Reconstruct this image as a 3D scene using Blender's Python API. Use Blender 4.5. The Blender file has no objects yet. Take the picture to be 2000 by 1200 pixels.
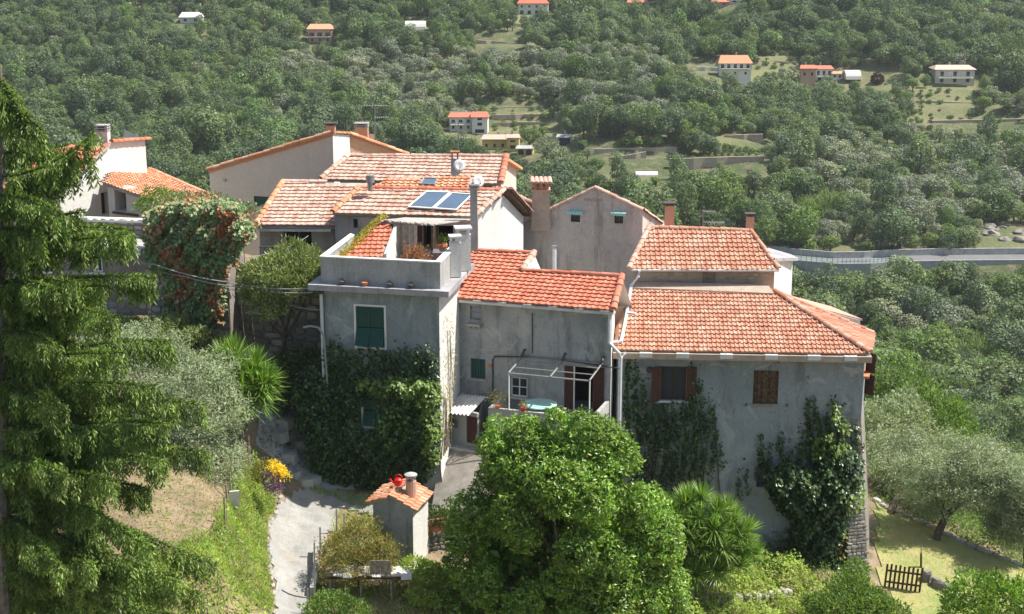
import bpy, math, random
import numpy as np
from mathutils import Vector, Matrix
random.seed(7); rng = np.random.default_rng(7)
S = bpy.context.scene; COL = S.collection
R = math.radians
# ---------------------------------------------------------------- camera, sky, sun, exposure
H = 22.0; PITCH = R(14.0); F = 2900.0
cam = bpy.data.cameras.new('camera'); camo = bpy.data.objects.new('camera', cam); COL.objects.link(camo)
camo.location = (0, 0, H); camo.rotation_euler = (math.pi/2 - PITCH, 0, 0)
cam.sensor_width = 36; cam.lens = 36*F/2000; cam.clip_start = 0.5; cam.clip_end = 4000
S.camera = camo
w = bpy.data.worlds.new('World'); S.world = w; w.use_nodes = True
nt = w.node_tree; bg = nt.nodes['Background']
sky = nt.nodes.new('ShaderNodeTexSky'); sky.sky_type = 'NISHITA'; sky.sun_disc = False
SUN_AZ = R(6.0); SUN_EL = R(56.0)          # azimuth measured from +x towards +y
sky.sun_elevation = SUN_EL; sky.sun_rotation = math.pi/2 - SUN_AZ; sky.air_density = 1.2; sky.dust_density = 1.5
nt.links.new(sky.outputs[0], bg.inputs[0]); bg.inputs[1].default_value = 0.085
sl = bpy.data.lights.new('sun', 'SUN'); sl.energy = 5.0; sl.angle = R(0.53); sl.color = (1, .95, .86)
so = bpy.data.objects.new('sun', sl); COL.objects.link(so)
sd = Vector((math.cos(SUN_EL)*math.cos(SUN_AZ), math.cos(SUN_EL)*math.sin(SUN_AZ), math.sin(SUN_EL)))
so.rotation_euler = sd.to_track_quat('Z', 'Y').to_euler(); so.location = (60, 0, 80)
S.view_settings.view_transform = 'Standard'; S.view_settings.look = 'None'
S.view_settings.gamma = 1; S.view_settings.use_curve_mapping = False
S.view_settings.exposure = 0.72
S.render.engine = 'CYCLES'
S.cycles.volume_step_rate = 4; S.cycles.volume_max_steps = 64
S.cycles.max_bounces = 7; S.cycles.transparent_max_bounces = 4; S.cycles.volume_bounces = 1

# ---------------------------------------------------------------- measuring helpers (photo pixel -> place in the world)
cP, sP = math.cos(PITCH), math.sin(PITCH)
def ray(px, py):
    a = (px-1000)/F; b = (600-py)/F
    return Vector((a, cP + b*sP, -sP + b*cP))
O = Vector((0, 0, H))
def W(px, py, Y):
    d = ray(px, py); return O + d*(Y/d.y)
def onz(px, py, z):
    d = ray(px, py); return O + d*((z-H)/d.z)
def onp(px, py, p, n):
    d = ray(px, py); return O + d*((p-O).dot(n)/d.dot(n))
def proj(x, y, z):
    zz = z-H; dep = y*cP - zz*sP; up = y*sP + zz*cP
    return 1000 + F*x/dep, 600 - F*up/dep, dep
class Plane:
    """vertical wall plane running A->B (xy); outward side faces the camera side"""
    def __init__(s, A, B):
        s.A = Vector((A[0], A[1], 0)); s.B = Vector((B[0], B[1], 0)); d = s.B-s.A
        s.L = d.length; s.d = d/s.L; s.n = Vector((s.d.y, -s.d.x, 0))
    def hit(s, px, py):
        p = onp(px, py, s.A, s.n); return (p-s.A).dot(s.d), p.z
    def pt(s, u, z, off=0.0):
        p = s.A + s.d*u + s.n*off; return Vector((p.x, p.y, z))
    def rect(s, x0, y0, x1, y1):
        xc, yc = (x0+x1)/2, (y0+y1)/2
        return (s.hit(x0, yc)[0], s.hit(xc, y1)[1], s.hit(x1, yc)[0], s.hit(xc, y0)[1])   # u0,z0,u1,z1

# ---------------------------------------------------------------- mesh builder
class MB:
    def __init__(s): s.v = []; s.f = []; s.n = 0
    def add(s, V, Fs, mi=0):
        V = np.asarray([tuple(p) for p in V] if not isinstance(V, np.ndarray) else V, dtype=np.float32).reshape(-1, 3)
        s.v.append(V)
        if isinstance(Fs, np.ndarray): s.f.append((Fs+s.n, mi))
        else:
            by = {}
            for f in Fs: by.setdefault(len(f), []).append(f)
            for k, l in by.items(): s.f.append((np.array(l, dtype=np.int32)+s.n, mi))
        s.n += len(V); return s
    def quads(s, Q, mi=0):
        n = len(Q); return s.add(Q.reshape(-1, 3).astype(np.float32), np.arange(n*4, dtype=np.int32).reshape(n, 4), mi)
    def quad(s, a, b, c, d, mi=0): return s.add([a, b, c, d], [(0, 1, 2, 3)], mi)
    def poly(s, pts, mi=0): return s.add(pts, [tuple(range(len(pts)))], mi)
    def hexa(s, p, mi=0):   # 8 points: bottom 4, top 4
        return s.add(p, [(3, 2, 1, 0), (4, 5, 6, 7), (0, 1, 5, 4), (1, 2, 6, 5), (2, 3, 7, 6), (3, 0, 4, 7)], mi)
    def box(s, c, size, X=None, Y=None, mi=0):
        c = Vector(c); X = Vector(X) if X is not None else Vector((1, 0, 0)); X = X.normalized()
        Y = Vector(Y) if Y is not None else Vector((-X.y, X.x, 0)); Y = Y.normalized(); Z = X.cross(Y).normalized(); Y = Z.cross(X)
        a, b, h = size[0]/2, size[1]/2, size[2]/2
        P = [c+X*i*a+Y*j*b+Z*k*h for k in (-1, 1) for i, j in ((-1, -1), (1, -1), (1, 1), (-1, 1))]
        return s.hexa(P, mi)
    def prism(s, base, top, mi=0):
        n = len(base); f = [tuple(range(n))[::-1], tuple(range(n, 2*n))]
        f += [(i, (i+1) % n, n+(i+1) % n, n+i) for i in range(n)]
        return s.add(list(base)+list(top), f, mi)
    def slab(s, pts, t, n=None, mi=0):   # polygon thickened downwards along -n
        n = Vector(n) if n is not None else Vector((0, 0, 1))
        return s.prism([p-n*t for p in pts], pts, mi)
    def tube(s, pts, r, k=6, mi=0, r2=None):
        pts = [Vector(p) for p in pts]; V = []; n = len(pts)
        for i, p in enumerate(pts):
            t = (pts[min(i+1, n-1)]-pts[max(i-1, 0)]).normalized()
            a = t.cross(Vector((0.13, 0.31, 1)) if abs(t.z) < .95 else Vector((1, 0.1, 0))).normalized(); b = t.cross(a)
            rr = r if r2 is None else r+(r2-r)*i/(n-1)
            V += [p+(a*math.cos(q)+b*math.sin(q))*rr for q in [2*math.pi*j/k for j in range(k)]]
        f = [(i*k+j, i*k+(j+1) % k, (i+1)*k+(j+1) % k, (i+1)*k+j) for i in range(n-1) for j in range(k)]
        f += [tuple(range(k))[::-1], tuple(range((n-1)*k, n*k))]
        return s.add(V, f, mi)
    def lathe(s, c, prof, k=12, mi=0):
        c = Vector(c); V = [c+Vector((r*math.cos(2*math.pi*j/k), r*math.sin(2*math.pi*j/k), z)) for r, z in prof for j in range(k)]
        n = len(prof)
        f = [(i*k+j, i*k+(j+1) % k, (i+1)*k+(j+1) % k, (i+1)*k+j) for i in range(n-1) for j in range(k)]
        f += [tuple(range(k))[::-1], tuple(range((n-1)*k, n*k))]
        return s.add(V, f, mi)
    def ico(s, c, r, mi=0, sc=(1, 1, 1), jit=.15, seed=0):
        g = random.Random(seed); V = []; k = 8; m = 5
        for i in range(m+1):
            th = math.pi*i/m
            for j in range(k):
                q = r*(1+g.uniform(-jit, jit)) if 0 < i < m else r
                V.append((c[0]+sc[0]*q*math.sin(th)*math.cos(2*math.pi*j/k), c[1]+sc[1]*q*math.sin(th)*math.sin(2*math.pi*j/k), c[2]+sc[2]*q*math.cos(th)))
        f = [(i*k+j, (i+1)*k+j, (i+1)*k+(j+1) % k, i*k+(j+1) % k) for i in range(m) for j in range(k)]
        return s.add(V, f, mi)
    def mesh(s, name, mats, off=None, smooth=False):
        V = np.concatenate(s.v) if s.v else np.zeros((0, 3), np.float32)
        if off is not None: V = V - np.array(tuple(off), dtype=np.float32)
        me = bpy.data.meshes.new(name)
        me.vertices.add(len(V)); me.vertices.foreach_set('co', V.astype(np.float32).ravel())
        li = np.concatenate([f.ravel() for f, m in s.f]).astype(np.int32)
        tot = np.concatenate([np.full(len(f), f.shape[1]) for f, m in s.f]).astype(np.int32)
        mi = np.concatenate([np.full(len(f), m) for f, m in s.f]).astype(np.int32)
        st = np.concatenate([[0], np.cumsum(tot)[:-1]]).astype(np.int32)
        me.loops.add(len(li)); me.loops.foreach_set('vertex_index', li)
        me.polygons.add(len(tot)); me.polygons.foreach_set('loop_start', st); me.polygons.foreach_set('loop_total', tot)
        me.polygons.foreach_set('material_index', mi)
        me.polygons.foreach_set('use_smooth', np.full(len(tot), bool(smooth)))
        for m in (mats if isinstance(mats, (list, tuple)) else [mats]): me.materials.append(m)
        me.update(calc_edges=True)
        return me
WLOC = {}
def link(o, parent=None):
    COL.objects.link(o)
    if parent is not None: o.parent = parent
    return o
def tag(o, label=None, cat=None, group=None, kind=None):
    if label: o['label'] = label
    if cat: o['category'] = cat
    if group: o['group'] = group
    if kind: o['kind'] = kind
    return o
def thing(name, label, cat, loc, group=None):
    o = bpy.data.objects.new(name, None); link(o); o.location = loc; o.empty_display_size = .3
    WLOC[o] = Vector(loc); return tag(o, label, cat, group)
def part(name, mb, mats, parent, label=None, kind=None, smooth=False):
    wl = WLOC[parent]; me = mb.mesh(name, mats, off=wl, smooth=smooth)
    o = bpy.data.objects.new(name, me); link(o, parent); WLOC[o] = wl
    return tag(o, label, kind=kind)
def solo(name, mb, mats, label, cat, loc=None, group=None, smooth=False, kind=None):
    loc = Vector(loc) if loc is not None else Vector((0, 0, 0))
    me = mb.mesh(name, mats, off=loc, smooth=smooth); o = bpy.data.objects.new(name, me); link(o); o.location = loc; WLOC[o] = loc
    return tag(o, label, cat, group, kind)
def struct(name, mb, mats, smooth=False, label=None):
    o = bpy.data.objects.new(name, mb.mesh(name, mats, smooth=smooth)); link(o); WLOC[o] = Vector((0, 0, 0))
    return tag(o, label, kind='structure')
def piece(name, me, parent, M):
    o = bpy.data.objects.new(name, me); link(o, parent); o.matrix_local = Matrix.Translation(-WLOC[parent]) @ M; return o

# ---------------------------------------------------------------- materials
def newmat(name):
    m = bpy.data.materials.new(name); m.use_nodes = True; n = m.node_tree; b = n.nodes['Principled BSDF']; return m, n, b
def noise(n, scale, detail=4, vec=None, rough=.6, dist=0):
    t = n.nodes.new('ShaderNodeTexNoise'); t.inputs['Scale'].default_value = scale; t.inputs['Detail'].default_value = detail
    t.inputs['Roughness'].default_value = rough; t.inputs['Distortion'].default_value = dist
    if vec is not None: n.links.new(vec, t.inputs['Vector'])
    return t
def wpos(n, sc=(1, 1, 1)):
    g = n.nodes.new('ShaderNodeNewGeometry'); mp = n.nodes.new('ShaderNodeMapping'); mp.inputs['Scale'].default_value = sc
    n.links.new(g.outputs['Position'], mp.inputs['Vector']); return mp.outputs[0]
def ramp(n, fac, stops):
    r = n.nodes.new('ShaderNodeValToRGB'); e = r.color_ramp.elements
    while len(e) < len(stops): e.new(.5)
    for i, (p, c) in enumerate(stops):
        e[i].position = p; e[i].color = (*c, 1) if len(c) == 3 else c
    n.links.new(fac, r.inputs[0]); return r.outputs[0]
def mix(n, fac, a, b, mode='MIX'):
    m = n.nodes.new('ShaderNodeMix'); m.data_type = 'RGBA'; m.blend_type = mode
    for s_, v in ((m.inputs[0], fac), (m.inputs[6], a), (m.inputs[7], b)):
        if isinstance(v, (int, float)): s_.default_value = v
        elif isinstance(v, (tuple, list)): s_.default_value = (*v, 1)
        else: n.links.new(v, s_)
    return m.outputs[2]
def bump(n, b, h, strength, dist=.02):
    bp = n.nodes.new('ShaderNodeBump'); bp.inputs['Strength'].default_value = strength; bp.inputs['Distance'].default_value = dist
    n.links.new(h, bp.inputs['Height']); n.links.new(bp.outputs[0], b.inputs['Normal'])
def plaster(name, c1, c2, stain=(.12, .11, .09), amt=.5, sc=.5, sd=0.0, patch=None):
    m, n, b = newmat(name); p = wpos(n)
    base = mix(n, ramp(n, noise(n, sc, 5, p, dist=.4).outputs[0], [(.35, (0, 0, 0)), (.65, (1, 1, 1))]), c1, c2)
    streak = noise(n, 1.0, 5, wpos(n, (2.2, 2.2, .35)), .7)
    f = ramp(n, streak.outputs[0], [(.52, (0, 0, 0)), (.78, (amt,)*3)])
    base = mix(n, f, base, stain)
    blot = noise(n, 3.5, 6, p, .75); f2 = ramp(n, blot.outputs[0], [(.5, (0, 0, 0)), (.8, (amt*.7,)*3)])
    base = mix(n, f2, base, tuple(x*.55 for x in c1))
    fine = noise(n, 16, 5, p, .8); base = mix(n, 1.0, base, ramp(n, fine.outputs[0], [(.3, (.8,)*3), (.7, (1.12,)*3)]), 'MULTIPLY')
    if patch:
        f3 = ramp(n, noise(n, .9, 6, p, .65, 1.).outputs[0], [(.56, (0, 0, 0)), (.62, (.6,)*3)]); base = mix(n, f3, base, patch)
    n.links.new(base, b.inputs['Base Color']); b.inputs['Roughness'].default_value = .93
    bump(n, b, noise(n, 22, 6, p, .75).outputs[0], .7, .05); return m
def plain(name, c, rough=.6, metal=0, var=.25, sc=6, spec=.4):
    m, n, b = newmat(name); p = wpos(n)
    col = mix(n, ramp(n, noise(n, sc, 5, p).outputs[0], [(.3, (0, 0, 0)), (.7, (1, 1, 1))]), tuple(x*(1-var) for x in c), tuple(min(1, x*(1+var)) for x in c))
    n.links.new(col, b.inputs['Base Color']); b.inputs['Roughness'].default_value = rough; b.inputs['Metallic'].default_value = metal
    b.inputs['Specular IOR Level'].default_value = spec
    bump(n, b, noise(n, sc*6, 4, p).outputs[0], .2, .01); return m
def island(n):
    g = n.nodes.new('ShaderNodeNewGeometry'); oi = n.nodes.new('ShaderNodeObjectInfo')
    a = n.nodes.new('ShaderNodeMath'); a.operation = 'ADD'; n.links.new(g.outputs['Random Per Island'], a.inputs[0]); n.links.new(oi.outputs['Random'], a.inputs[1])
    f = n.nodes.new('ShaderNodeMath'); f.operation = 'FRACT'; n.links.new(a.outputs[0], f.inputs[0]); return f.outputs[0]
def tiles(name, stops, lich=(.35, .32, .25), amt=.4):
    m, n, b = newmat(name); p = wpos(n); c = ramp(n, island(n), stops)
    f = ramp(n, noise(n, .9, 6, p, .7).outputs[0], [(.45, (0, 0, 0)), (.75, (amt,)*3)]); c = mix(n, f, c, lich)
    f = ramp(n, noise(n, 14, 5, p, .7).outputs[0], [(.45, (0, 0, 0)), (.8, (.28,)*3)]); c = mix(n, f, c, tuple(x*.45 for x in stops[0][1]))
    n.links.new(c, b.inputs['Base Color']); b.inputs['Roughness'].default_value = .85
    bump(n, b, noise(n, 40, 4, p).outputs[0], .3, .01); return m
def leafmat(name, stops, trans=.35, rough=.5, sc=.8, dark=.55, spec=.35, low=None, objvar=0):
    m, n, b = newmat(name); p = wpos(n); g = n.nodes.new('ShaderNodeNewGeometry')
    c = ramp(n, g.outputs['Random Per Island'], stops)
    f = ramp(n, noise(n, sc, 4, p).outputs[0], [(.35, (dark,)*3), (.65, (1.15,)*3)])
    c = mix(n, 1.0, c, f, 'MULTIPLY')
    if objvar:
        oi = n.nodes.new('ShaderNodeObjectInfo')
        c = mix(n, 1.0, c, ramp(n, oi.outputs['Random'], [(0, (1-objvar, 1-objvar*.8, 1-objvar*.7)), (.5, (1, 1, .95)), (.8, (1+objvar*.9, 1+objvar*.6, 1-objvar*.2)), (1, (1+objvar*.5, 1+objvar, .9))]), 'MULTIPLY')
    n.links.new(c, b.inputs['Base Color']); b.inputs['Roughness'].default_value = rough; b.inputs['Specular IOR Level'].default_value = spec
    t = n.nodes.new('ShaderNodeBsdfTranslucent'); tc = mix(n, 1.0, c, (1.5, 1.6, .6), 'MULTIPLY'); n.links.new(tc, t.inputs[0])
    ms = n.nodes.new('ShaderNodeMixShader'); ms.inputs[0].default_value = trans
    out = n.nodes['Material Output']; n.links.new(b.outputs[0], ms.inputs[1]); n.links.new(t.outputs[0], ms.inputs[2]); n.links.new(ms.outputs[0], out.inputs[0]); return m
def glassmat(name, c=(.02, .025, .03)):
    m, n, b = newmat(name); b.inputs['Base Color'].default_value = (*c, 1); b.inputs['Roughness'].default_value = .12; b.inputs['Specular IOR Level'].default_value = .15; return m

M = {}
M['grey'] = plaster('grey_render', (.28, .295, .305), (.42, .425, .425), (.10, .10, .095), .95, .45, patch=(.50, .49, .47))
M['grey2'] = plaster('grey_render_blue', (.25, .29, .31), (.37, .405, .42), (.12, .13, .125), .9, .35, patch=(.46, .475, .475))
M['gable'] = plaster('old_gable_render', (.56, .51, .47), (.74, .68, .63), (.15, .12, .075), .85, .35)
M['cream'] = plaster('cream_render', (.62, .57, .50), (.68, .62, .55), (.4, .36, .3), .2, .2)
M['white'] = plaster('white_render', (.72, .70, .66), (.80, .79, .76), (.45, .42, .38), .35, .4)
M['salmon'] = plaster('salmon_render', (.62, .36, .22), (.7, .42, .27), (.45, .3, .22), .3, .4)
M['yellow'] = plaster('yellow_render', (.62, .45, .16), (.68, .5, .2), (.4, .3, .15), .2, .4)
M['pinkwall'] = plaster('pink_render', (.55, .33, .24), (.6, .38, .28), (.4, .3, .2), .2, .4)
M['concrete'] = plaster('concrete', (.36, .36, .35), (.50, .49, .47), (.13, .12, .10), .6, .8)
M['slabtop'] = plaster('lichened_slab', (.34, .33, .35), (.48, .46, .47), (.12, .12, .11), .8, 1.2)
M['path'] = plaster('path_concrete', (.30, .295, .28), (.40, .39, .37), (.18, .15, .11), .6, 1.3, patch=(.34, .30, .25))
M['mortar'] = plaster('wall_mortar', (.22, .20, .175), (.33, .30, .26), (.1, .09, .07), .6, 1.2)
M['pinkstone'] = plaster('stone_core', (.42, .33, .26), (.52, .42, .33), (.2, .15, .11), .6, 1.5)
M['tileA'] = tiles('roof_tile_faded', [(0, (.42, .17, .10)), (.4, (.51, .235, .15)), (.8, (.55, .295, .20)), (1, (.58, .38, .28))], amt=.3)
M['tileB'] = tiles('roof_tile_red', [(0, (.47, .13, .07)), (.5, (.56, .18, .105)), (1, (.60, .24, .155))], amt=.15)
M['tileC'] = tiles('roof_tile_pale', [(0, (.45, .25, .185)), (.5, (.55, .36, .28)), (1, (.61, .45, .37))], lich=(.45, .35, .28), amt=.25)
M['tileD'] = tiles('roof_tile_orange', [(0, (.5, .20, .10)), (.5, (.60, .28, .15)), (1, (.66, .40, .26))], amt=.3)
M['stone'] = tiles('wall_stone', [(0, (.17, .16, .15)), (.4, (.27, .25, .22)), (.8, (.38, .35, .30)), (1, (.46, .43, .38))], lich=(.15, .14, .12), amt=.4)
M['rock'] = tiles('pale_rock', [(0, (.33, .30, .26)), (1, (.55, .52, .47))], lich=(.2, .18, .14), amt=.4)
M['metal'] = plain('grey_metal', (.30, .31, .32), .45, .6, .15)
M['rust'] = plain('dark_iron', (.09, .08, .075), .7, .3, .3)
M['whitepipe'] = plain('pale_drainpipe', (.60, .63, .66), .5, 0, .1)
M['gutter'] = plain('pale_gutter', (.62, .60, .57), .6, 0, .25, 2)
M['frame'] = plain('white_frame', (.72, .72, .70), .6, 0, .08)
M['green'] = plain('green_shutter', (.015, .075, .062), .55, 0, .15)
M['brown'] = plain('brown_shutter', (.075, .026, .018), .65, 0, .35, 9)
M['oldwood'] = plain('weathered_wood', (.085, .05, .03), .85, 0, .8, 7)
M['oldwood2'] = plain('faded_wood', (.13, .08, .048), .85, 0, .7, 9)
M['greywood'] = plain('grey_wood', (.26, .22, .18), .9, 0, .4, 9)
M['glass'] = glassmat('dark_glass', (.03, .042, .048)); M['panel'] = glassmat('solar_glass', (.02, .05, .11))
M['solar'] = plain('solar_absorber', (.10, .15, .22), .25, .0, .1, 2, .8)
M['red'] = plain('red_plastic', (.6, .015, .015), .35, 0, .1)
M['terracotta'] = plain('terracotta', (.5, .2, .1), .8, 0, .25)
M['cable'] = plain('cable', (.28, .28, .29), .6, 0, .1)
M['awning'] = plain('green_awning', (.35, .6, .55), .8, 0, .1)
M['cloth'] = plain('pale_canvas', (.6, .58, .54), .9, 0, .2)
M['reed'] = plain('reed_mat', (.45, .42, .38), .9, 0, .4, 20)
M['bark'] = plain('bark', (.11, .085, .065), .95, 0, .5, 8)
M['barkp'] = plain('pale_bark', (.2, .17, .14), .95, 0, .5, 8)
M['asphalt'] = plain('asphalt', (.16, .16, .165), .9, 0, .12, .5)
M['dark'] = plain('interior_shade_black', (.02, .018, .016), .9, 0, .2)  # near-black colour stands in for the shade inside open doorways
M['oak'] = leafmat('oak_leaves', [(0, (.065, .11, .06)), (.5, (.13, .185, .10)), (1, (.23, .29, .155))], .3, .6, .35, .7, objvar=.33)
M['olive'] = leafmat('olive_leaves_far', [(0, (.17, .205, .15)), (.5, (.25, .28, .21)), (1, (.35, .37, .30))], .2, .6, .35, .65, objvar=.2)
M['light'] = leafmat('light_leaves', [(0, (.08, .14, .045)), (.5, (.13, .20, .065)), (1, (.20, .27, .095))], .35, .55, .4, .7, objvar=.25)
M['pine'] = leafmat('pine_needles', [(0, (.05, .105, .018)), (1, (.11, .18, .035))], .3, .6, .5, .7)
M['cane'] = leafmat('cane_leaves', [(0, (.13, .20, .07)), (1, (.26, .33, .15))], .35, .6, .3, .7)
M['redtree'] = leafmat('plum_leaves', [(0, (.06, .03, .03)), (1, (.12, .05, .045))], .2)
M['spruce'] = leafmat('spruce_needles', [(0, (.08, .15, .03)), (.5, (.17, .27, .05)), (1, (.36, .45, .13))], 0.2, .5, 1.2, .6)
M['laurel'] = leafmat('laurel_leaves', [(0, (.09, .20, .025)), (.45, (.17, .32, .04)), (.85, (.30, .44, .065)), (1, (.48, .54, .15))], 0.28, .38, 1.0, .55, .5)
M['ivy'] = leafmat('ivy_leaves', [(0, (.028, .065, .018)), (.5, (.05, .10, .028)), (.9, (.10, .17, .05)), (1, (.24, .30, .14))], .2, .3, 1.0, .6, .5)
M['ivylit'] = leafmat('ivy_leaves_painted_lit', [(0, (.12, .20, .04)), (.6, (.20, .30, .065)), (1, (.34, .42, .14))], .35, .4, 1.0, .65, .5)  # brighter ivy copy, sunlight put into its colour; the hedge shares it
M['creeper'] = leafmat('creeper_leaves_red_green', [(0, (.14, .25, .09)), (.6, (.28, .40, .17)), (.9, (.42, .48, .26)), (1, (.55, .48, .3))], .3, .5, 1.1, .6)
M['olivenear'] = leafmat('olive_leaves', [(0, (.20, .26, .15)), (.5, (.30, .355, .22)), (1, (.42, .47, .33))], .25, .5, .8, .7)
M['loquat'] = leafmat('loquat_leaves', [(0, (.13, .19, .06)), (.5, (.23, .29, .10)), (1, (.38, .40, .2))], .3, .45, 1, .6)
M['yucca'] = leafmat('yucca_leaves', [(0, (.09, .19, .035)), (.6, (.19, .33, .055)), (1, (.36, .46, .13))], .3, .4, 1., .8)
M['ground'] = leafmat('ground_cover', [(0, (.22, .33, .07)), (.5, (.36, .47, .10)), (.85, (.48, .55, .16)), (1, (.55, .53, .30))], .4, .6, .9, .65)
M['lawnblade'] = leafmat('grass_blades', [(0, (.22, .25, .08)), (.6, (.38, .36, .15)), (1, (.52, .46, .26))], .4, .7, .5, .8)
M['weed'] = leafmat('weed_leaves', [(0, (.09, .17, .035)), (.7, (.17, .27, .06)), (1, (.26, .34, .11))], .35, .5, 1, .65)
M['autumn'] = leafmat('shrub_leaves_bronze', [(0, (.14, .18, .04)), (.5, (.27, .28, .07)), (.8, (.36, .26, .1)), (1, (.44, .24, .14))], .35, .5, 1.2, .7)
M['yflower'] = leafmat('yellow_petals', [(0, (.72, .52, .03)), (1, (.80, .64, .08))], .3, .6, 1, .9)
M['pflower'] = leafmat('purple_petals', [(0, (.12, .06, .15)), (1, (.25, .14, .27))], .3, .6, 1, .9)
M['pinkflower'] = leafmat('pink_petals', [(0, (.35, .09, .09)), (.5, (.42, .17, .14)), (1, (.22, .25, .09))], .3, .6, 1, .9)
M['moss'] = leafmat('yellow_moss', [(0, (.25, .25, .03)), (1, (.5, .45, .06))], .2, .7, 1, .9)
m = M['creeper']; n = m.node_tree; bs = n.nodes['Principled BSDF']; g_ = n.nodes.new('ShaderNodeNewGeometry')
red = ramp(n, g_.outputs['Random Per Island'], [(0, (.42, .12, .06)), (.5, (.60, .23, .11)), (1, (.65, .36, .2))]); old = bs.inputs[0].links[0].from_socket
pf = ramp(n, noise(n, 1.5, 5, wpos(n), .7).outputs[0], [(.51, (0, 0, 0)), (.57, (.85,)*3)]); nc = mix(n, pf, old, red); n.links.new(nc, bs.inputs[0])
for nd in n.nodes:
    if nd.type == 'BSDF_TRANSLUCENT': n.links.new(nc, nd.inputs[0])
m, n, b = newmat('near_soil'); p = wpos(n)
c = mix(n, ramp(n, noise(n, .8, 6, p).outputs[0], [(.4, (0, 0, 0)), (.6, (1, 1, 1))]), (.24, .17, .11), (.36, .27, .18))
c = mix(n, ramp(n, noise(n, 1.7, 6, p, .7).outputs[0], [(.5, (0, 0, 0)), (.62, (.85,)*3)]), c, (.12, .15, .045))
n.links.new(c, b.inputs[0]); b.inputs['Roughness'].default_value = 1; bump(n, b, noise(n, 9, 8, p, .7).outputs[0], .9, .12); M['soil'] = m
m, n, b = newmat('lawn'); p = wpos(n)
c = mix(n, ramp(n, noise(n, .6, 6, p).outputs[0], [(.4, (0, 0, 0)), (.6, (1, 1, 1))]), (.36, .34, .14), (.22, .29, .08))
c = mix(n, ramp(n, noise(n, 5, 6, p, .7).outputs[0], [(.5, (0, 0, 0)), (.7, (.6,)*3)]), c, (.46, .38, .22))
n.links.new(c, b.inputs[0]); b.inputs['Roughness'].default_value = 1; bump(n, b, noise(n, 25, 6, p, .7).outputs[0], .7, .05); M['lawn'] = m
m, n, b = newmat('hillside'); p = wpos(n)
c = mix(n, ramp(n, noise(n, .035, 6, p).outputs[0], [(.42, (0, 0, 0)), (.6, (1, 1, 1))]), (.08, .105, .04), (.17, .18, .08))
c = mix(n, ramp(n, noise(n, .25, 6, wpos(n, (1, 1, 3)), .7).outputs[0], [(.5, (0, 0, 0)), (.66, (.8,)*3)]), c, (.24, .19, .12))
n.links.new(c, b.inputs[0]); b.inputs['Roughness'].default_value = 1; bump(n, b, noise(n, 1.2, 6, p, .7).outputs[0], .8, .5); M['hill'] = m

# ---------------------------------------------------------------- leaf tools
def nrm(a): return a/np.maximum(np.linalg.norm(a, axis=-1, keepdims=True), 1e-6)
def rdir(n): return nrm(rng.normal(size=(n, 3)))
def leaves(P, D, size, asp=.45, jit=.35, fold=.12, face=None, fj=.5):
    """rhombus leaves: base P, axis D; with face the blades lie across that direction"""
    n = len(P); D = nrm(D + rng.normal(size=(n, 3))*jit)
    if face is None: Sd = nrm(np.cross(D, rdir(n)))
    else:
        Fn = nrm(face+rng.normal(size=(n, 3))*fj); D = nrm(D-Fn*(D*Fn).sum(1, keepdims=True)); Sd = nrm(np.cross(Fn, D))
    N = np.cross(D, Sd)
    l = size*(rng.uniform(.65, 1.35, (n, 1)) if np.isscalar(size) else 1)
    if not np.isscalar(size): l = np.asarray(size).reshape(n, 1)*rng.uniform(.65, 1.35, (n, 1))
    w = l*asp/2
    Q = np.stack([P, P+D*l*.5+Sd*w+N*l*fold, P+D*l, P+D*l*.5-Sd*w+N*l*fold], axis=1); return Q
def blobpts(blobs, n, shell=(.72, 1.03), lump=.18, freq=1.7):
    """points near the surface of ellipsoid blobs, lumpy; returns P and outward normals"""
    B = np.array([(*c, *(r if hasattr(r, '__len__') else (r, r, r))) for c, r in blobs], float)
    area = (B[:, 3]*B[:, 4]+B[:, 4]*B[:, 5]+B[:, 3]*B[:, 5]); idx = rng.choice(len(B), n, p=area/area.sum()); b = B[idx]
    d = rdir(n); ph = rng.uniform(0, 6, 6)
    l = 1+lump*np.sin(d[:, 0]*freq*3+ph[0]+idx)*np.sin(d[:, 1]*freq*3+ph[1]+idx*2)+lump*.8*np.sin(d[:, 2]*freq*4+ph[2]+idx*3)
    r = rng.uniform(shell[0], shell[1], n)*l
    P = b[:, :3]+b[:, 3:6]*d*r[:, None]; N = nrm(d/b[:, 3:6])
    # drop points deep inside another blob
    keep = np.ones(n, bool)
    for j in range(len(B)):
        q = (P-B[j, :3])/B[j, 3:6]; keep &= ~(((q**2).sum(1) < .42) & (idx != j))
    return P[keep], N[keep]
def crown(mb, blobs, n, size, asp=.5, mi=0, up=.25, shell=(.72, 1.03), clump=1, cr=.25, lump=.18, jit=.6, face=None):
    """foliage: clumps of leaves on lumpy blobs"""
    P, N = blobpts(blobs, max(1, n//clump), shell, lump)
    if clump > 1:
        C = np.repeat(P, clump, 0); NN = np.repeat(N, clump, 0); d = rdir(len(C)); d = nrm(d+NN*.6)
        P = C+d*cr*rng.uniform(.2, 1, (len(C), 1)); N = nrm(d+NN*.4)
    N = N.copy(); N[:, 2] += up; F0 = N.copy()
    if face is None: mb.quads(leaves(P, N, size, asp, jit), mi)
    else: mb.quads(leaves(P-0, rdir(len(P)), size, asp, jit, .05, F0, face), mi)
def limb(mb, a, b, r0, r1, mi=0, bend=.15, k=6, n=5):
    a, b = Vector(a), Vector(b); L = (b-a).length; off = Vector((random.uniform(-1, 1), random.uniform(-1, 1), random.uniform(-.3, .6)))*bend*L
    mb.tube([a.lerp(b, t/n)+off*math.sin(math.pi*t/n) for t in range(n+1)], r0, k, mi, r1)
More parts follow.
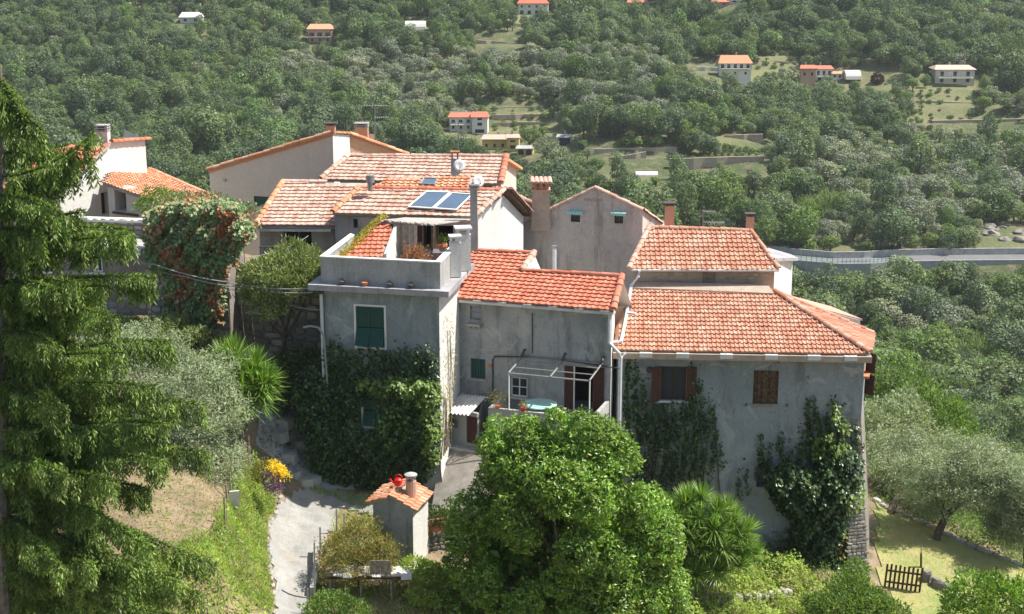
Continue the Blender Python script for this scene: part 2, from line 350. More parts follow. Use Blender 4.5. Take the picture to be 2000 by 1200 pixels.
def ell(g, k, R_, rz, cz):
    """k lobes around a crown of radius R_ and half height rz centred at cz"""
    out = [((0, 0, cz), (R_*.66, R_*.66, rz*.75))]
    for i in range(k):
        a = g.uniform(0, 6.28); e = g.uniform(-.5, 1); q = g.uniform(.28, .55)
        out.append(((math.cos(a)*R_*.6*math.cos(e*.9), math.sin(a)*R_*.6*math.cos(e*.9), cz+rz*.65*e), (R_*q, R_*q, rz*q*.9)))
    return out
def far_tree(name, kind, R_, Ht, n, leaf, mat, seed, lobes=9):
    g = random.Random(seed); mb = MB(); rz = Ht*.43; cz = Ht-rz*.95
    bl = ell(g, lobes, R_, rz, cz)
    crown(mb, bl, n, leaf, .75, 1, .3, (.82, 1.05), lump=.14, face=.45)
    mb.tube([(0, 0, -1.5), (0, 0, Ht*.35), (g.uniform(-.3, .3), g.uniform(-.3, .3), Ht*.7)], .28, 5, 0, .12)
    return mb.mesh(name, [M['bark'], mat])
FT = {'oak': [], 'olive': [], 'light': [], 'cane': [], 'shrub': [], 'tall': []}
for i in range(4): FT['oak'].append(far_tree('oak_tree', 'oak', 3.0, 6.2, 2300, .36, M['oak'], 10+i))
for i in range(3): FT['olive'].append(far_tree('olive_tree_far', 'olive', 2.3, 4.4, 1900, .28, M['olive'], 20+i, 7))
for i in range(2): FT['light'].append(far_tree('broadleaf_tree', 'light', 2.6, 5.6, 2000, .36, M['light'], 30+i, 8))
for i in range(2): FT['tall'].append(far_tree('tall_tree', 'tall', 2.2, 8.5, 2000, .34, M['oak'], 36+i, 8))
FT['noak'] = [far_tree('oak_tree', 'oak', 3.0, 6.2, 7500, .19, M['oak'], 60+i, 12) for i in range(2)]
FT['nolive'] = [far_tree('olive_tree', 'olive', 2.3, 4.4, 6500, .16, M['olive'], 64, 10)]
FT['nlight'] = [far_tree('broadleaf_tree', 'light', 2.6, 5.6, 6500, .19, M['light'], 66, 11)]
for i in range(2): FT['shrub'].append(far_tree('shrub', 'shrub', 1.3, 1.7, 380, .32, M['light'], 40+i, 5))
mb = MB(); P = rng.uniform((-2.2, -1.6, 0), (2.2, 1.6, 0), (420, 3)); P[:, 2] = rng.uniform(0, 2.6, 420)
D = np.tile([0, 0, 1.], (420, 1)); mb.quads(leaves(P, D, 1.2, .12, .35)); FT['cane'].append(mb.mesh('cane_clump', [M['cane'], M['cane']]))

# ---------------------------------------------------------------- terrain
CP = []
for px, py, z in [(600, 1200, 2.0), (560, 1200, 2.0), (650, 1200, 2.0), (600, 1080, 2.5), (545, 1080, 2.5), (660, 1080, 2.4), (620, 970, 3.0), (560, 985, 3.0), (680, 960, 3.0), (560, 880, 4.1), (540, 800, 5.6), (600, 900, 3.8),
                  (790, 1110, 2.4), (840, 1080, 2.5), (740, 1180, 1.9), (820, 1200, 1.7), (720, 1050, 2.6), (870, 1060, 2.3), (900, 950, 3.2),
                  (1400, 1112, .2), (1550, 1118, -.1), (1650, 1128, -.6), (1722, 1148, -1.3), (1350, 1200, -.2), (1500, 1200, -.7), (1650, 1200, -1.4), (1280, 1120, .8),
                  (1800, 1050, -.7), (1720, 995, -.2), (1850, 1075, -.8), (1900, 1120, -1.2), (1990, 1125, -1.3), (1800, 1150, -1.3), (1800, 1200, -1.7), (1950, 1200, -2.0), (1760, 1020, -.4),
                  (350, 1020, 5.0), (420, 975, 5.0), (300, 1080, 4.9), (380, 1090, 4.8), (200, 1050, 5), (440, 1010, 4.95), (460, 930, 5.1), (400, 1075, 4.9),
                  (532, 1100, 2.7), (538, 1190, 2.1), (524, 1010, 3.1), (545, 960, 3.4), (480, 1190, 3.0), (420, 1195, 3.6), (200, 1200, 3.8),
                  (300, 640, 7.5), (100, 640, 7.5), (400, 700, 6.8), (450, 780, 6.0), (350, 820, 6)]:
    p = onz(px, py, z); CP.append((p.x, p.y, p.z))
CP += [(-5, 50, 3.3), (-3, 52, 3.6), (0, 52.5, 3.8), (-6, 54, 5), (3, 52, 2.5), (2, 43, 1.0), (4, 46, .8), (0, 60, 6), (-8, 62, 8), (-15, 66, 9), (-22, 60, 8.5), (-25, 50, 7), (10, 60, 3), (14, 62, .2), (20, 58, -2.2), (24, 52, -3.4),
       (26, 45, -4), (0, 35, -.5), (-15, 30, 1), (15, 35, -3.2), (0, 18, -2), (-25, 20, 0), (25, 20, -6), (-28, 38, 5), (9, 54, -.2), (0, 70, 3), (-15, 74, 5), (16, 70, -5), (30, 65, -9), (-30, 70, 6), (5, 39, -.3), (-10, 37, 1.6), (-3, 39, .8)]
CP = np.array(CP); _n = len(CP)
_A = np.linalg.norm(CP[:, None, :2]-CP[None, :, :2], axis=2); _K = np.zeros((_n+3, _n+3)); _K[:_n, :_n] = _A
_K[:_n, _n:] = np.c_[CP[:, :2], np.ones(_n)]; _K[_n:, :_n] = _K[:_n, _n:].T
_K[:_n, :_n] -= np.eye(_n)*.15
_w = np.linalg.solve(_K, np.r_[CP[:, 2], 0, 0, 0])
FY = [60, 75, 95, 130, 180, 235, 262, 293, 297, 303, 330, 385, 430, 510, 650, 900, 1400]
FZ = [2, -5, -16, -30, -45, -53, -51, -47.8, -42.4, -42.3, -37.5, -27.7, -18.7, .2, 38, 110, 240]
def sstep(a, b, t): t = np.clip((t-a)/(b-a), 0, 1); return t*t*(3-2*t)
def HZ(x, y):
    x = np.asarray(x, float); y = np.asarray(y, float); sh = x.shape; xx, yy = x.ravel(), y.ravel()
    far = np.interp(yy, FY, FZ)
    am = sstep(300, 360, yy)
    far = far + am*(3.2*np.sin(xx*.028+1.2)*np.sin(yy*.02)+2.2*np.sin(xx*.055+yy*.03)+1.1*np.sin(xx*.11-yy*.06+2))
    st = 3.4; zt = far/st; fr = zt-np.floor(zt); ter = (np.floor(zt)+sstep(.55, .95, fr))*st
    reg = am*sstep(-90, -50, xx); far = far*(1-.75*reg)+ter*.75*reg
    near = np.zeros_like(xx); msk = (yy < 90) & (np.abs(xx) < 60)
    if msk.any():
        d = np.linalg.norm(np.c_[xx, yy][msk][:, None, :]-CP[None, :, :2], axis=2)
        near[msk] = d@_w[:_n]+xx[msk]*_w[_n]+yy[msk]*_w[_n+1]+_w[_n+2]
    near += np.where(msk, .025*np.sin(xx*2.1)*np.sin(yy*1.7)+.008*np.sin(xx*6.3+yy*5), 0)
    f = sstep(64, 80, yy); g = sstep(34, 55, np.abs(xx)); side = np.interp(yy, [0, 60], [-6, -3])+np.where(xx < 0, 8, -4)
    nr = near*(1-g)+side*g
    return (nr*(1-f)+far*f).reshape(sh)
def hz(x, y): return float(HZ(np.array([x]), np.array([y]))[0])
def hit(px, py, y0=30, y1=900, extra=0):
    """where the sight line of a pixel meets the terrain"""
    Y = np.linspace(y0, y1, 3000); d = ray(px, py); t = Y/d.y; z = H+d.z*t; x = d.x*t; hgt = HZ(x, Y)+extra
    k = np.argmax(z < hgt); return Vector((x[k], Y[k], hgt[k]))
def grid(name, xs, ys, mat, dz=0, skirt=False):
    X, Y = np.meshgrid(xs, ys); Z = HZ(X, Y)+dz; V = np.stack([X, Y, Z], -1).reshape(-1, 3); nx, ny = len(xs), len(ys)
    i = (np.arange(ny-1)[:, None]*nx+np.arange(nx-1)[None, :]).ravel(); Fq = np.stack([i, i+1, i+1+nx, i+nx], 1).astype(np.int32)
    mb = MB(); mb.add(V, Fq); return mb
struct('ground', grid('g', np.arange(-60, 60.1, .4), np.arange(8, 80.1, .4), M['soil']), M['soil'], True)
struct('hillside', grid('h', np.arange(-420, 421, 4.0), np.r_[np.arange(80, 560, 2.5), np.arange(560, 1400, 20)], M['hill']), M['hill'], True)
struct('side_slope', grid('s', np.r_[-420, -300, -200, -120, -60], np.arange(8, 81, 6), M['hill']), M['hill'], True)
struct('side_slope', grid('s', np.r_[60, 120, 200, 300, 420], np.arange(8, 81, 6), M['hill']), M['hill'], True)
def drape(pix, z, dz, step=.25, thick=.12, zig=0):
    """ground patch outlined by pixels, following the terrain, as a raised sheet"""
    pts = [q if isinstance(q, Vector) else hit(*q) for q in pix]; xy = np.array([(p.x, p.y) for p in pts])
    x0, y0 = xy.min(0); x1, y1 = xy.max(0); xs = np.arange(x0, x1+step, step); ys = np.arange(y0, y1+step, step)
    def inside(X, Y):
        c = np.zeros(X.shape, bool); n = len(xy)
        for i in range(n):
            xi, yi = xy[i]; xj, yj = xy[i-1]
            c ^= ((yi > Y) != (yj > Y)) & (X < (xj-xi)*(Y-yi)/(yj-yi+1e-9)+xi)
        return c
    X, Y = np.meshgrid(xs, ys); Z = HZ(X, Y)+dz; nx = len(xs); V = np.stack([X, Y, Z], -1).reshape(-1, 3)
    cx, cy = (X[:-1, :-1]+X[1:, 1:])/2, (Y[:-1, :-1]+Y[1:, 1:])/2; ins = inside(cx, cy)
    i = (np.arange(len(ys)-1)[:, None]*nx+np.arange(nx-1)[None, :]); Fq = np.stack([i, i+1, i+1+nx, i+nx], -1)[ins].astype(np.int32)
    mb = MB(); mb.add(V, Fq)
    e = {}
    for f in Fq:
        for a, b_ in zip(f, np.roll(f, -1)): e[(a, b_)] = 1
    Vb = V.copy(); Vb[:, 2] -= thick; sk = []
    for (a, b_) in e:
        if (b_, a) not in e: sk.append((a, b_))
    if sk:
        sk = np.array(sk); n = len(V); mb.add(np.r_[V, Vb], np.stack([sk[:, 1], sk[:, 0], sk[:, 0]+n, sk[:, 1]+n], 1).astype(np.int32))
    return mb, inside, (x0, y0, x1, y1)
def scatter(inside, bb, n):
    x = rng.uniform(bb[0], bb[2], n); y = rng.uniform(bb[1], bb[3], n); k = inside(x, y); return x[k], y[k]
# ---------------------------------------------------------------- tiles, roofs, walls, windows
def tile_mesh(name, w_, l_, mat, roll=.045):
    pr = [(0, 0), (.5, roll*.1), (.64, roll), (.86, roll), (1.02, .004)]; V = []; L2 = l_*1.16
    for y, dz in ((-.02, .062), (L2, .002)):
        for u, z in pr: V.append((u*w_, y, z+dz))
    for u, z in pr: V.append((u*w_, -.02, z*.6+.0))
    k = 5; f = [(i, i+1, k+i+1, k+i) for i in range(4)]+[(2*k+i, 2*k+i+1, i+1, i) for i in range(4)]+[(0, k, 2*k), (4, 14, 9)]
    return MB().add(V, f), V, f
def cap_mesh(name, r, l_, mat):
    V = []; k = 6
    for y, q in ((0, 1.12), (l_*1.08, .92)):
        for j in range(k+1): a = math.pi*j/k; V.append((math.cos(a)*r*q, y, math.sin(a)*r*q*.85))
    n = k+1; f = [(j, j+1, n+j+1, n+j) for j in range(k)]+[tuple(range(n))[::-1]]
    return MB().add(V, f).mesh(name, mat)
CAPS = {}
def caps(parent, a, b, matk, r=.11, l_=.36):
    """row of ridge tiles from a to b, one object each"""
    key = (matk, r, l_)
    if key not in CAPS: CAPS[key] = cap_mesh('ridge_tile', r, l_, M[matk])
    a, b = Vector(a), Vector(b); d = b-a; L = d.length; d.normalize(); n = max(1, round(L/l_)); s = L/n
    X = d.cross(Vector((0, 0, 1))).normalized(); Z = X.cross(d)
    for i in range(n):
        j = random.uniform(-.012, .012); o = a+d*(s*i)+Z*(.015+j)
        piece('ridge_tile', CAPS[key], parent, Matrix(((X.x, d.x, Z.x, o.x), (X.y, d.y, Z.y, o.y), (X.z, d.z, Z.z, o.z), (0, 0, 0, 1))))
def pin(poly, u, v):
    c = False; n = len(poly)
    for i in range(n):
        a, b = poly[i], poly[i-1]
        if (a[1] > v) != (b[1] > v) and u < (b[0]-a[0])*(v-a[1])/(b[1]-a[1]+1e-9)+a[0]: c = not c
    return c
def roofplane(E0, E1, slope):
    E0, E1 = Vector(E0), Vector(E1); d = (E1-E0).normalized(); h = Vector((-d.y, d.x, 0)).normalized()   # uphill, away from camera
    up = (h+Vector((0, 0, math.tan(slope)))).normalized(); up = (up-d*up.dot(d)).normalized(); n = d.cross(up).normalized()
    return E0, d, up, n
def roof(parent, rp, pix=None, pts=None, matk='tileA', tw=.24, tl=.34, single=0, under='concrete', thick=.09, label=None, over=0.04):
    """tiled roof plane; outline by pixels (cast onto the plane) or by points. 'single' tiles become objects of their own"""
    E0, d, up, n = rp
    P = [onp(px, py, E0, n) for px, py in pix] if pix else [Vector(p) for p in pts]
    uv = [((p-E0).dot(d), (p-E0).dot(up)) for p in P]
    part('roof', MB().slab([p for p in P], thick, n), M[under], parent, label)
    tm, TV, TF = tile_mesh('t', tw, tl, None, {'tileC': .016, 'tileB': .026}.get(matk, .034)); TV = np.array(TV)
    u0 = min(a for a, b in uv); u1 = max(a for a, b in uv); v0 = min(b for a, b in uv); v1 = max(b for a, b in uv)
    cells = []
    nv = int((v1-v0)/tl)+1; nu = int((u1-u0)/tw)+1
    for j in range(nv):
        for i in range(nu):
            u = u0+i*tw; v = v0+j*tl-over
            if pin(uv, u+tw/2, v+tl/2+over*.8): cells.append((u, v))
    X, Y, Z = np.array(d), np.array(up), np.array(n); mb = MB(); o0 = np.array(E0)+Z*.01
    pick = set()
    if single and cells:
        order = sorted(range(len(cells)), key=lambda i: cells[i][1]); pick = set(order[:single])
    me = tm.mesh('tile', M[matk]) if single else None
    for i, (u, v) in enumerate(cells):
        ju, jv, jz = random.uniform(-.008, .008), random.uniform(-.014, .014), random.uniform(-.004, .008); a = random.uniform(-.018, .018)
        ca, sa = math.cos(a), math.sin(a); xa = X*ca+Y*sa; ya = Y*ca-X*sa; o = o0+X*(u+ju)+Y*(v+jv)+Z*jz
        if i in pick:
            piece('tile', me, parent, Matrix(((xa[0], ya[0], Z[0], o[0]), (xa[1], ya[1], Z[1], o[1]), (xa[2], ya[2], Z[2], o[2]), (0, 0, 0, 1))))
        else: mb.add(o+TV[:, :1]*xa+TV[:, 1:2]*ya+TV[:, 2:3]*Z, TF)
    if mb.n: part('roof_tiles', mb, M[matk], parent, kind='stuff')
    return P
def wallmesh(mb, pl, u0, u1, zb, top, holes=(), rev=.2, mi=0, base=None):
    """plane wall u0..u1, bottom zb, top = [(u,z)...] polyline, rectangular holes with reveals"""
    tz = lambda u: float(np.interp(u, [a for a, b in top], [b for a, b in top]))
    us = sorted({round(x, 4) for x in [u0, u1]+[a for a, b in top if u0 < a < u1]+[x for h in holes for x in (h[0], h[2])]})
    for a, b in zip(us[:-1], us[1:]):
        m = (a+b)/2; hs = sorted([h for h in holes if h[0] <= m <= h[2]], key=lambda h: h[1]); z = zb
        for h in hs:
            if h[1] > z: mb.quad(pl.pt(a, z), pl.pt(b, z), pl.pt(b, h[1]), pl.pt(a, h[1]), mi)
            z = h[3]
        mb.quad(pl.pt(a, z), pl.pt(b, z), pl.pt(b, tz(b)), pl.pt(a, tz(a)), mi)
    for h in holes:
        r = h[4] if len(h) > 4 else rev; a, z0, b, z1 = h[:4]
        for (p, q) in (((a, z0), (b, z0)), ((b, z0), (b, z1)), ((b, z1), (a, z1)), ((a, z1), (a, z0))):
            mb.quad(pl.pt(*p), pl.pt(*q), pl.pt(*q, -r), pl.pt(*p, -r), mi)
    return mb
def pbox(mb, pl, u0, z0, u1, z1, o0, o1, mi=0):
    return mb.hexa([pl.pt(u0, z0, o0), pl.pt(u1, z0, o0), pl.pt(u1, z0, o1), pl.pt(u0, z0, o1), pl.pt(u0, z1, o0), pl.pt(u1, z1, o0), pl.pt(u1, z1, o1), pl.pt(u0, z1, o1)][::1], mi)
def window(parent, pl, h, off=-.16, fr=.05, matk='frame', bars=1, cross=0, glass='glass', sill=None):
    u0, z0, u1, z1 = h[:4]; f = MB(); e = .004
    for a, b, c, d_ in ((u0+e, z0+e, u1-e, z0+fr), (u0+e, z1-fr, u1-e, z1-e), (u0+e, z0+fr, u0+fr, z1-fr), (u1-fr, z0+fr, u1-e, z1-fr)): pbox(f, pl, a, b, c, d_, off, off+.05)
    for i in range(bars): uc = u0+(u1-u0)*(i+1)/(bars+1); pbox(f, pl, uc-.02, z0+fr, uc+.02, z1-fr, off+.002, off+.048)
    for i in range(cross): zc = z0+(z1-z0)*(i+1)/(cross+1); pbox(f, pl, u0+fr, zc-.015, u1-fr, zc+.015, off+.004, off+.046)
    o = part('window', f, M[matk], parent)
    g = MB(); pbox(g, pl, u0+e, z0+e, u1-e, z1-e, off+.01, off+.022); part('pane', g, M[glass], o)
    if sill: s = MB(); pbox(s, pl, u0-.1, z0-.07, u1+.1, z0-.005, -.05, .1); part('sill', s, M[sill], o)
    return o
def shutter_mb(mb, pl, u0, z0, u1, z1, off, slats=0, hinge=None, ang=0, th=.04):
    """leaf; hinge 'l'/'r' opens sideways by ang, 't' tilts the foot outwards by ang"""
    def q(u, z, o):
        if hinge == 't': zz = z-z1; return pl.pt(u, z1+zz*math.cos(ang), off+o-zz*math.sin(ang))
        if hinge == 'l': uu = u-u0; return pl.pt(u0-uu*math.cos(ang) if False else u0+uu*math.cos(ang), z, off+o+uu*math.sin(ang))
        if hinge == 'r': uu = u-u1; return pl.pt(u1+uu*math.cos(ang), z, off+o-uu*math.sin(ang))
        return pl.pt(u, z, off+o)
    def bx(a, b, c, d_, o0, o1): mb.hexa([q(a, b, o0), q(c, b, o0), q(c, b, o1), q(a, b, o1), q(a, d_, o0), q(c, d_, o0), q(c, d_, o1), q(a, d_, o1)])
    fr = .06
    if slats:
        bx(u0, z0, u0+fr, z1, 0, th); bx(u1-fr, z0, u1, z1, 0, th); bx(u0+fr, z0, u1-fr, z0+fr, 0, th); bx(u0+fr, z1-fr, u1-fr, z1, 0, th)
        n = slats; h_ = (z1-z0-2*fr)/n
        for i in range(n): bx(u0+fr, z0+fr+i*h_, u1-fr, z0+fr+(i+.82)*h_, .006, th*.6)
        bx(u0+fr, z0+fr, u1-fr, z1-fr, 0, .005)
    else: bx(u0, z0, u1, z1, 0, th)
    return mb
# stones
STN = []
for i in range(5):
    mb = MB(); g = random.Random(i+50); V = []
    k = 7
    for zf, sc in ((-.5, .96), (.32, 1.0), (.5, .74)):
        for j in range(k):
            a = 2*math.pi*(j+.5)/k; q = 1/max(abs(math.cos(a)), abs(math.sin(a)))**.8*.5*sc*g.uniform(.88, 1.02); V.append((math.cos(a)*q, zf*g.uniform(.9, 1.1), math.sin(a)*q))
    f = [(i_*k+j, i_*k+(j+1) % k, (i_+1)*k+(j+1) % k, (i_+1)*k+j) for i_ in range(2) for j in range(k)]+[tuple(range(2*k, 3*k))]
    mb.add(V, f); STN.append(mb)
STM = {}
def stones(parent, f, L, Hh, matk='stone', sw=.34, sh=.2, depth=.1, single=True, skip=None, gap=.03, name='stone'):
    """coursed rubble laid on a surface: f(u,v)->(point, X, N, Z)"""
    if (matk,) not in STM: STM[(matk,)] = [mb.mesh('stone', M[matk]) for mb in STN]
    ms = STM[(matk,)]; v = 0; mbj = MB()
    while v < Hh-.05:
        h_ = sh*random.uniform(.75, 1.3); u = -random.uniform(0, sw*.5)
        while u < L:
            w_ = sw*random.uniform(.6, 1.5)
            uc, vc = u+w_/2, v+h_/2
            if 0 < uc < L and not (skip and skip(uc, vc)):
                p, X, N, Z = f(uc, vc); j = random.randrange(5)
                sx, sy, sz = (w_-gap), depth*random.uniform(.8, 1.5), (h_-gap); a = random.uniform(-.06, .06)
                X2 = X*math.cos(a)+Z*math.sin(a); Z2 = Z*math.cos(a)-X*math.sin(a)
                if random.random() < .5: X2 = -X2; 
                Mx = Matrix(((X2.x*sx, N.x*sy, Z2.x*sz, p.x), (X2.y*sx, N.y*sy, Z2.y*sz, p.y), (X2.z*sx, N.z*sy, Z2.z*sz, p.z), (0, 0, 0, 1)))
                if single: piece(name, ms[j], parent, Mx)
                else:
                    V = np.concatenate(STN[j].v); A = np.array(Mx); V2 = V@A[:3, :3].T+A[:3, 3]
                    for fr_, mi in STN[j].f: mbj.v.append(V2.astype(np.float32)) if fr_ is STN[j].f[0][0] else None
                    for fr_, mi in STN[j].f: mbj.f.append((fr_+mbj.n, 0))
                    mbj.n += len(V2)
            u += w_
        v += h_
    if mbj.n: part(name+'s', mbj, M[matk], parent, kind='stuff')
def onplane_f(pl, u0, z0, off=0.02):
    return lambda u, v: (pl.pt(u0+u, z0+v, off), pl.d, pl.n, Vector((0, 0, 1)))
def xy(p): return (p.x, p.y)
def footwalls(parent, pts, zb, zt, matk, name='wall', label=None):
    """closed run of plain walls through xy points, zt scalar or per point"""
    mb = MB(); n = len(pts); zt = zt if hasattr(zt, '__len__') else [zt]*n
    for i in range(n-1):
        a, b = pts[i], pts[i+1]; mb.quad((a[0], a[1], zb), (b[0], b[1], zb), (b[0], b[1], zt[i+1]), (a[0], a[1], zt[i]))
    return part(name, mb, M[matk], parent, label)

# ================================================================ right house
EA0 = W(1200, 684, 51.4); EA1 = onz(1699, 692, EA0.z)
RPA = roofplane(EA0, EA1, R(20)); nA = RPA[3]
dA = RPA[1]; hA = Vector((-dA.y, dA.x, 0))
A0 = EA0+hA*.3+dA*.12; A1 = EA1+hA*.3-dA*.12
PA = Plane(xy(A0), xy(A1)); uA = lambda px, py: PA.hit(px, py)
hA_ = thing('stone_house', 'long grey rendered house at the right with red hip roof and two brown shuttered windows', 'house', (A0.x, A0.y, 0))
w1 = PA.rect(1290, 716, 1340, 782); w2 = PA.rect(1471, 724, 1520, 789); niche = (*PA.rect(1478, 908, 1512, 952), .5)
wa = MB(); zt = EA0.z-.02
wallmesh(wa, PA, 0, PA.L, -3.2, [(0, zt), (PA.L, zt)], [w1, w2, niche])
pbk = lambda h, r, mi=0: wa.quad(PA.pt(h[0], h[1], -r), PA.pt(h[2], h[1], -r), PA.pt(h[2], h[3], -r), PA.pt(h[0], h[3], -r), mi)
pbk(niche, .5)
A2 = Vector((A1.x+.62, A1.y+2.3, 0)); A3 = Vector((A1.x-3.0, A1.y+8.5, 0)); A4 = Vector((A0.x-.2, A0.y+7.5, 0))
for a, b in ((A1, A2), (A2, A3), (A3, A4), (A4, A0)): wa.quad((a.x, a.y, -3.2), (b.x, b.y, -3.2), (b.x, b.y, zt+.1), (a.x, a.y, zt+.1))
part('wall', wa, M['grey2'], hA_)
# battered corner and stone foot
zc = PA.hit(1690, 900)[1]; zb = -3.2; out = .62
foot = MB(); u1 = PA.L; u0f = PA.hit(1655, 1000)[0]
ba = lambda u, z: PA.pt(u, z, max(0, (zc+1.6-z))*.10+.02)
c1 = A1+(A2-A1).normalized()*0
def corner(z): t = max(0, (zc+1.6-z)); return Vector((A1.x+t*.085, A1.y-t*.06, z))
zs = np.linspace(zb, zc+1.6, 8)
for za, zz in zip(zs[:-1], zs[1:]):
    foot.quad(ba(u0f, za), corner(za), corner(zz), ba(u0f, zz)); s2 = lambda z: Vector((A2.x+max(0, (zc+1.6-z))*.10, A2.y, z))
    foot.quad(corner(za), s2(za), s2(zz), corner(zz)); foot.quad(Vector((*xy(PA.pt(u0f, 0)), za)), ba(u0f, za), ba(u0f, zz), Vector((*xy(PA.pt(u0f, 0)), zz)))
bt = part('buttress', foot, M['mortar'], hA_)
def ff(u, v):
    z = -1.6+v; a = ba(u0f, z); b = corner(z); X = (b-a).normalized(); Z = Vector((0.06, .1, 1)).normalized(); return a.lerp(b, u/Lf), X, X.cross(Z).normalized(), Z
Lf = (corner(-1)-ba(u0f, -1)).length
stones(bt, ff, Lf, 3.6, 'stone', .22, .13, .05, True)
u0s, z0s = PA.hit(1350, 1100); u1s, z1s = PA.hit(1650, 960)
stones(hA_, lambda u, v: (PA.pt(u0s+u, z0s+v, .01), PA.d, PA.n, Vector((0, 0, 1))), u1s-u0s, 2.1, 'stone', .26, .15, .06, True, skip=lambda u, v: v > 1.5+.4*math.sin(u*2.1) or random.random() < .35)
# front slope, side slope
TL = onp(1232, 561, EA0, nA); TR = onp(1513, 571, EA0, nA)
roof(hA_, RPA, pts=[EA0, EA1, TR, TL], matk='tileA', tw=.162, tl=.27, single=300)
e2 = Vector((A2.x+.25, A2.y+.1, EA0.z)); rp2 = roofplane(EA1, e2, R(18)); 
v_ = (TR-EA1); d2 = (e2-EA1).normalized(); n2 = d2.cross(v_).normalized(); up2 = n2.cross(d2)
roof(hA_, (EA1, d2, up2, n2), pts=[EA1, e2, TR], matk='tileA', tw=.2, tl=.3)
bk = Vector((A3.x, A3.y, EA0.z)); b4 = Vector((A4.x, A4.y, EA0.z)); part('back_roof', MB().poly([e2, bk, TR]).poly([bk, b4, TL, TR]).poly([b4, EA0, TL]), M['tileD'], hA_)
caps(hA_, EA1+Vector((0, 0, .05)), TR+Vector((0, 0, .05)), 'tileA', .12, .34); caps(hA_, e2+Vector((0, 0, .04)), TR+Vector((0, 0, .04)), 'tileA', .10, .34)
# flashing stones along the eave
g = MB(); L_ = (EA1-EA0).length; cn = nA
pbox_e = lambda mb, a, b, o0, o1, z0, z1: mb.hexa([EA0+dA*a+hA*-o1+Vector((0, 0, z0)), EA0+dA*b+hA*-o1+Vector((0, 0, z0)), EA0+dA*b+hA*-o0+Vector((0, 0, z0)), EA0+dA*a+hA*-o0+Vector((0, 0, z0)), EA0+dA*a+hA*-o1+Vector((0, 0, z1)), EA0+dA*b+hA*-o1+Vector((0, 0, z1)), EA0+dA*b+hA*-o0+Vector((0, 0, z1)), EA0+dA*a+hA*-o0+Vector((0, 0, z1))])
pbox_e(g, -.05, L_+.05, -.22, .2, -.27, -.055); part('eave_cornice', g, M['pinkstone'], hA_)
k = 0; u = .9
while u < L_-.5:
    g = MB(); pbox_e(g, u, u+.45, -.02, .23, -.2, -.035); part('eave_slab', g, M['white'], hA_); u += random.uniform(1.25, 1.6)
# open-shuttered window
wn = window(hA_, PA, w1, -.12, .05, 'brown', 1, 0, sill='whitepipe')
for s_, hs in ((0, 'l'), (1, 'r')):
    mb = MB(); wv = (w1[2]-w1[0])/2*.78
    if s_ == 0: shutter_mb(mb, PA, w1[0]-wv-.01, w1[1]-.03, w1[0]-.01, w1[3]+.02, .04, 0, 'r', R(28))
    else: shutter_mb(mb, PA, w1[2]+.01, w1[1]-.03, w1[2]+.01+wv, w1[3]+.02, .03, 0, 'l', R(8))
    part('shutter', mb, M['brown'], wn)
# plank shutters, closed
n_ = 5; fw = MB(); e = .02
pbox(fw, PA, w2[0]-.03, w2[1]-.09, w2[2]+.03, w2[1], -.02, .04); 
wd = part('window', fw, M['greywood'], hA_, 'closed plank shutters of weathered wood')
for i in range(n_*2):
    a = w2[0]+(w2[2]-w2[0])*i/(n_*2); b = w2[0]+(w2[2]-w2[0])*(i+1)/(n_*2)-.022; mb = MB(); pbox(mb, PA, a+.004, w2[1]+random.uniform(.01, .05), b, w2[3]-.02, -.07, -.03+random.uniform(-.014, .012)); part('plank', mb, M['oldwood2' if i in (2, 4, 5, 7, 8) else 'oldwood'], wd)
mb = MB(); pbox(mb, PA, w2[0]+.01, w2[1]+.2, w2[2]-.01, w2[1]+.26, -.04, -.012); pbox(mb, PA, w2[0]+.01, w2[3]-.24, w2[2]-.01, w2[3]-.18, -.04, -.012); pbox(mb, PA, w2[0]+.003, w2[1]+.003, w2[2]-.003, w2[3]-.003, -.1, -.075); part('brace', mb, M['oldwood'], wd)
# shutters on the sunlit side wall, seen edge on
PS = Plane(xy(A1), xy(A2)); uS = PS.L
for z0, z1 in ((PA.hit(1697, 738)[1], PA.hit(1697, 700)[1]), (PA.hit(1697, 782)[1], PA.hit(1697, 742)[1])):
    mb = MB(); shutter_mb(mb, PS, .45, z0, .85, z1, .03, 5, 'r', R(52)); part('side_shutter', mb, M['brown'], hA_)
mb = MB(); pbox(mb, PS, .1, PA.hit(1697, 742)[1], 1.6, PA.hit(1697, 737)[1], 0, .2); part('side_sill', mb, M['terracotta'], hA_)
mb = MB()
for px, py in ((1457, 790), (1537, 791)):
    a, z = uA(px, py); pbox(mb, PA, a-.015, z-.06, a+.015, z+.04, .0, .09)
part('shutter_hook', mb, M['rust'], hA_)
a, z = uA(1268, 722); mb = MB(); p = PA.pt(a, z, .04); mb.tube([PA.pt(a, z, 0), PA.pt(a, z, .12)], .11, 10); part('vent_cover', mb, M['rust'], hA_)
a, z = uA(1521, 700); mb = MB(); mb.tube([PA.pt(a, z+.16, .02), PA.pt(a, z, .1), PA.pt(a, z-.16, .03)], .03, 5); part('bracket', mb, M['rust'], hA_)

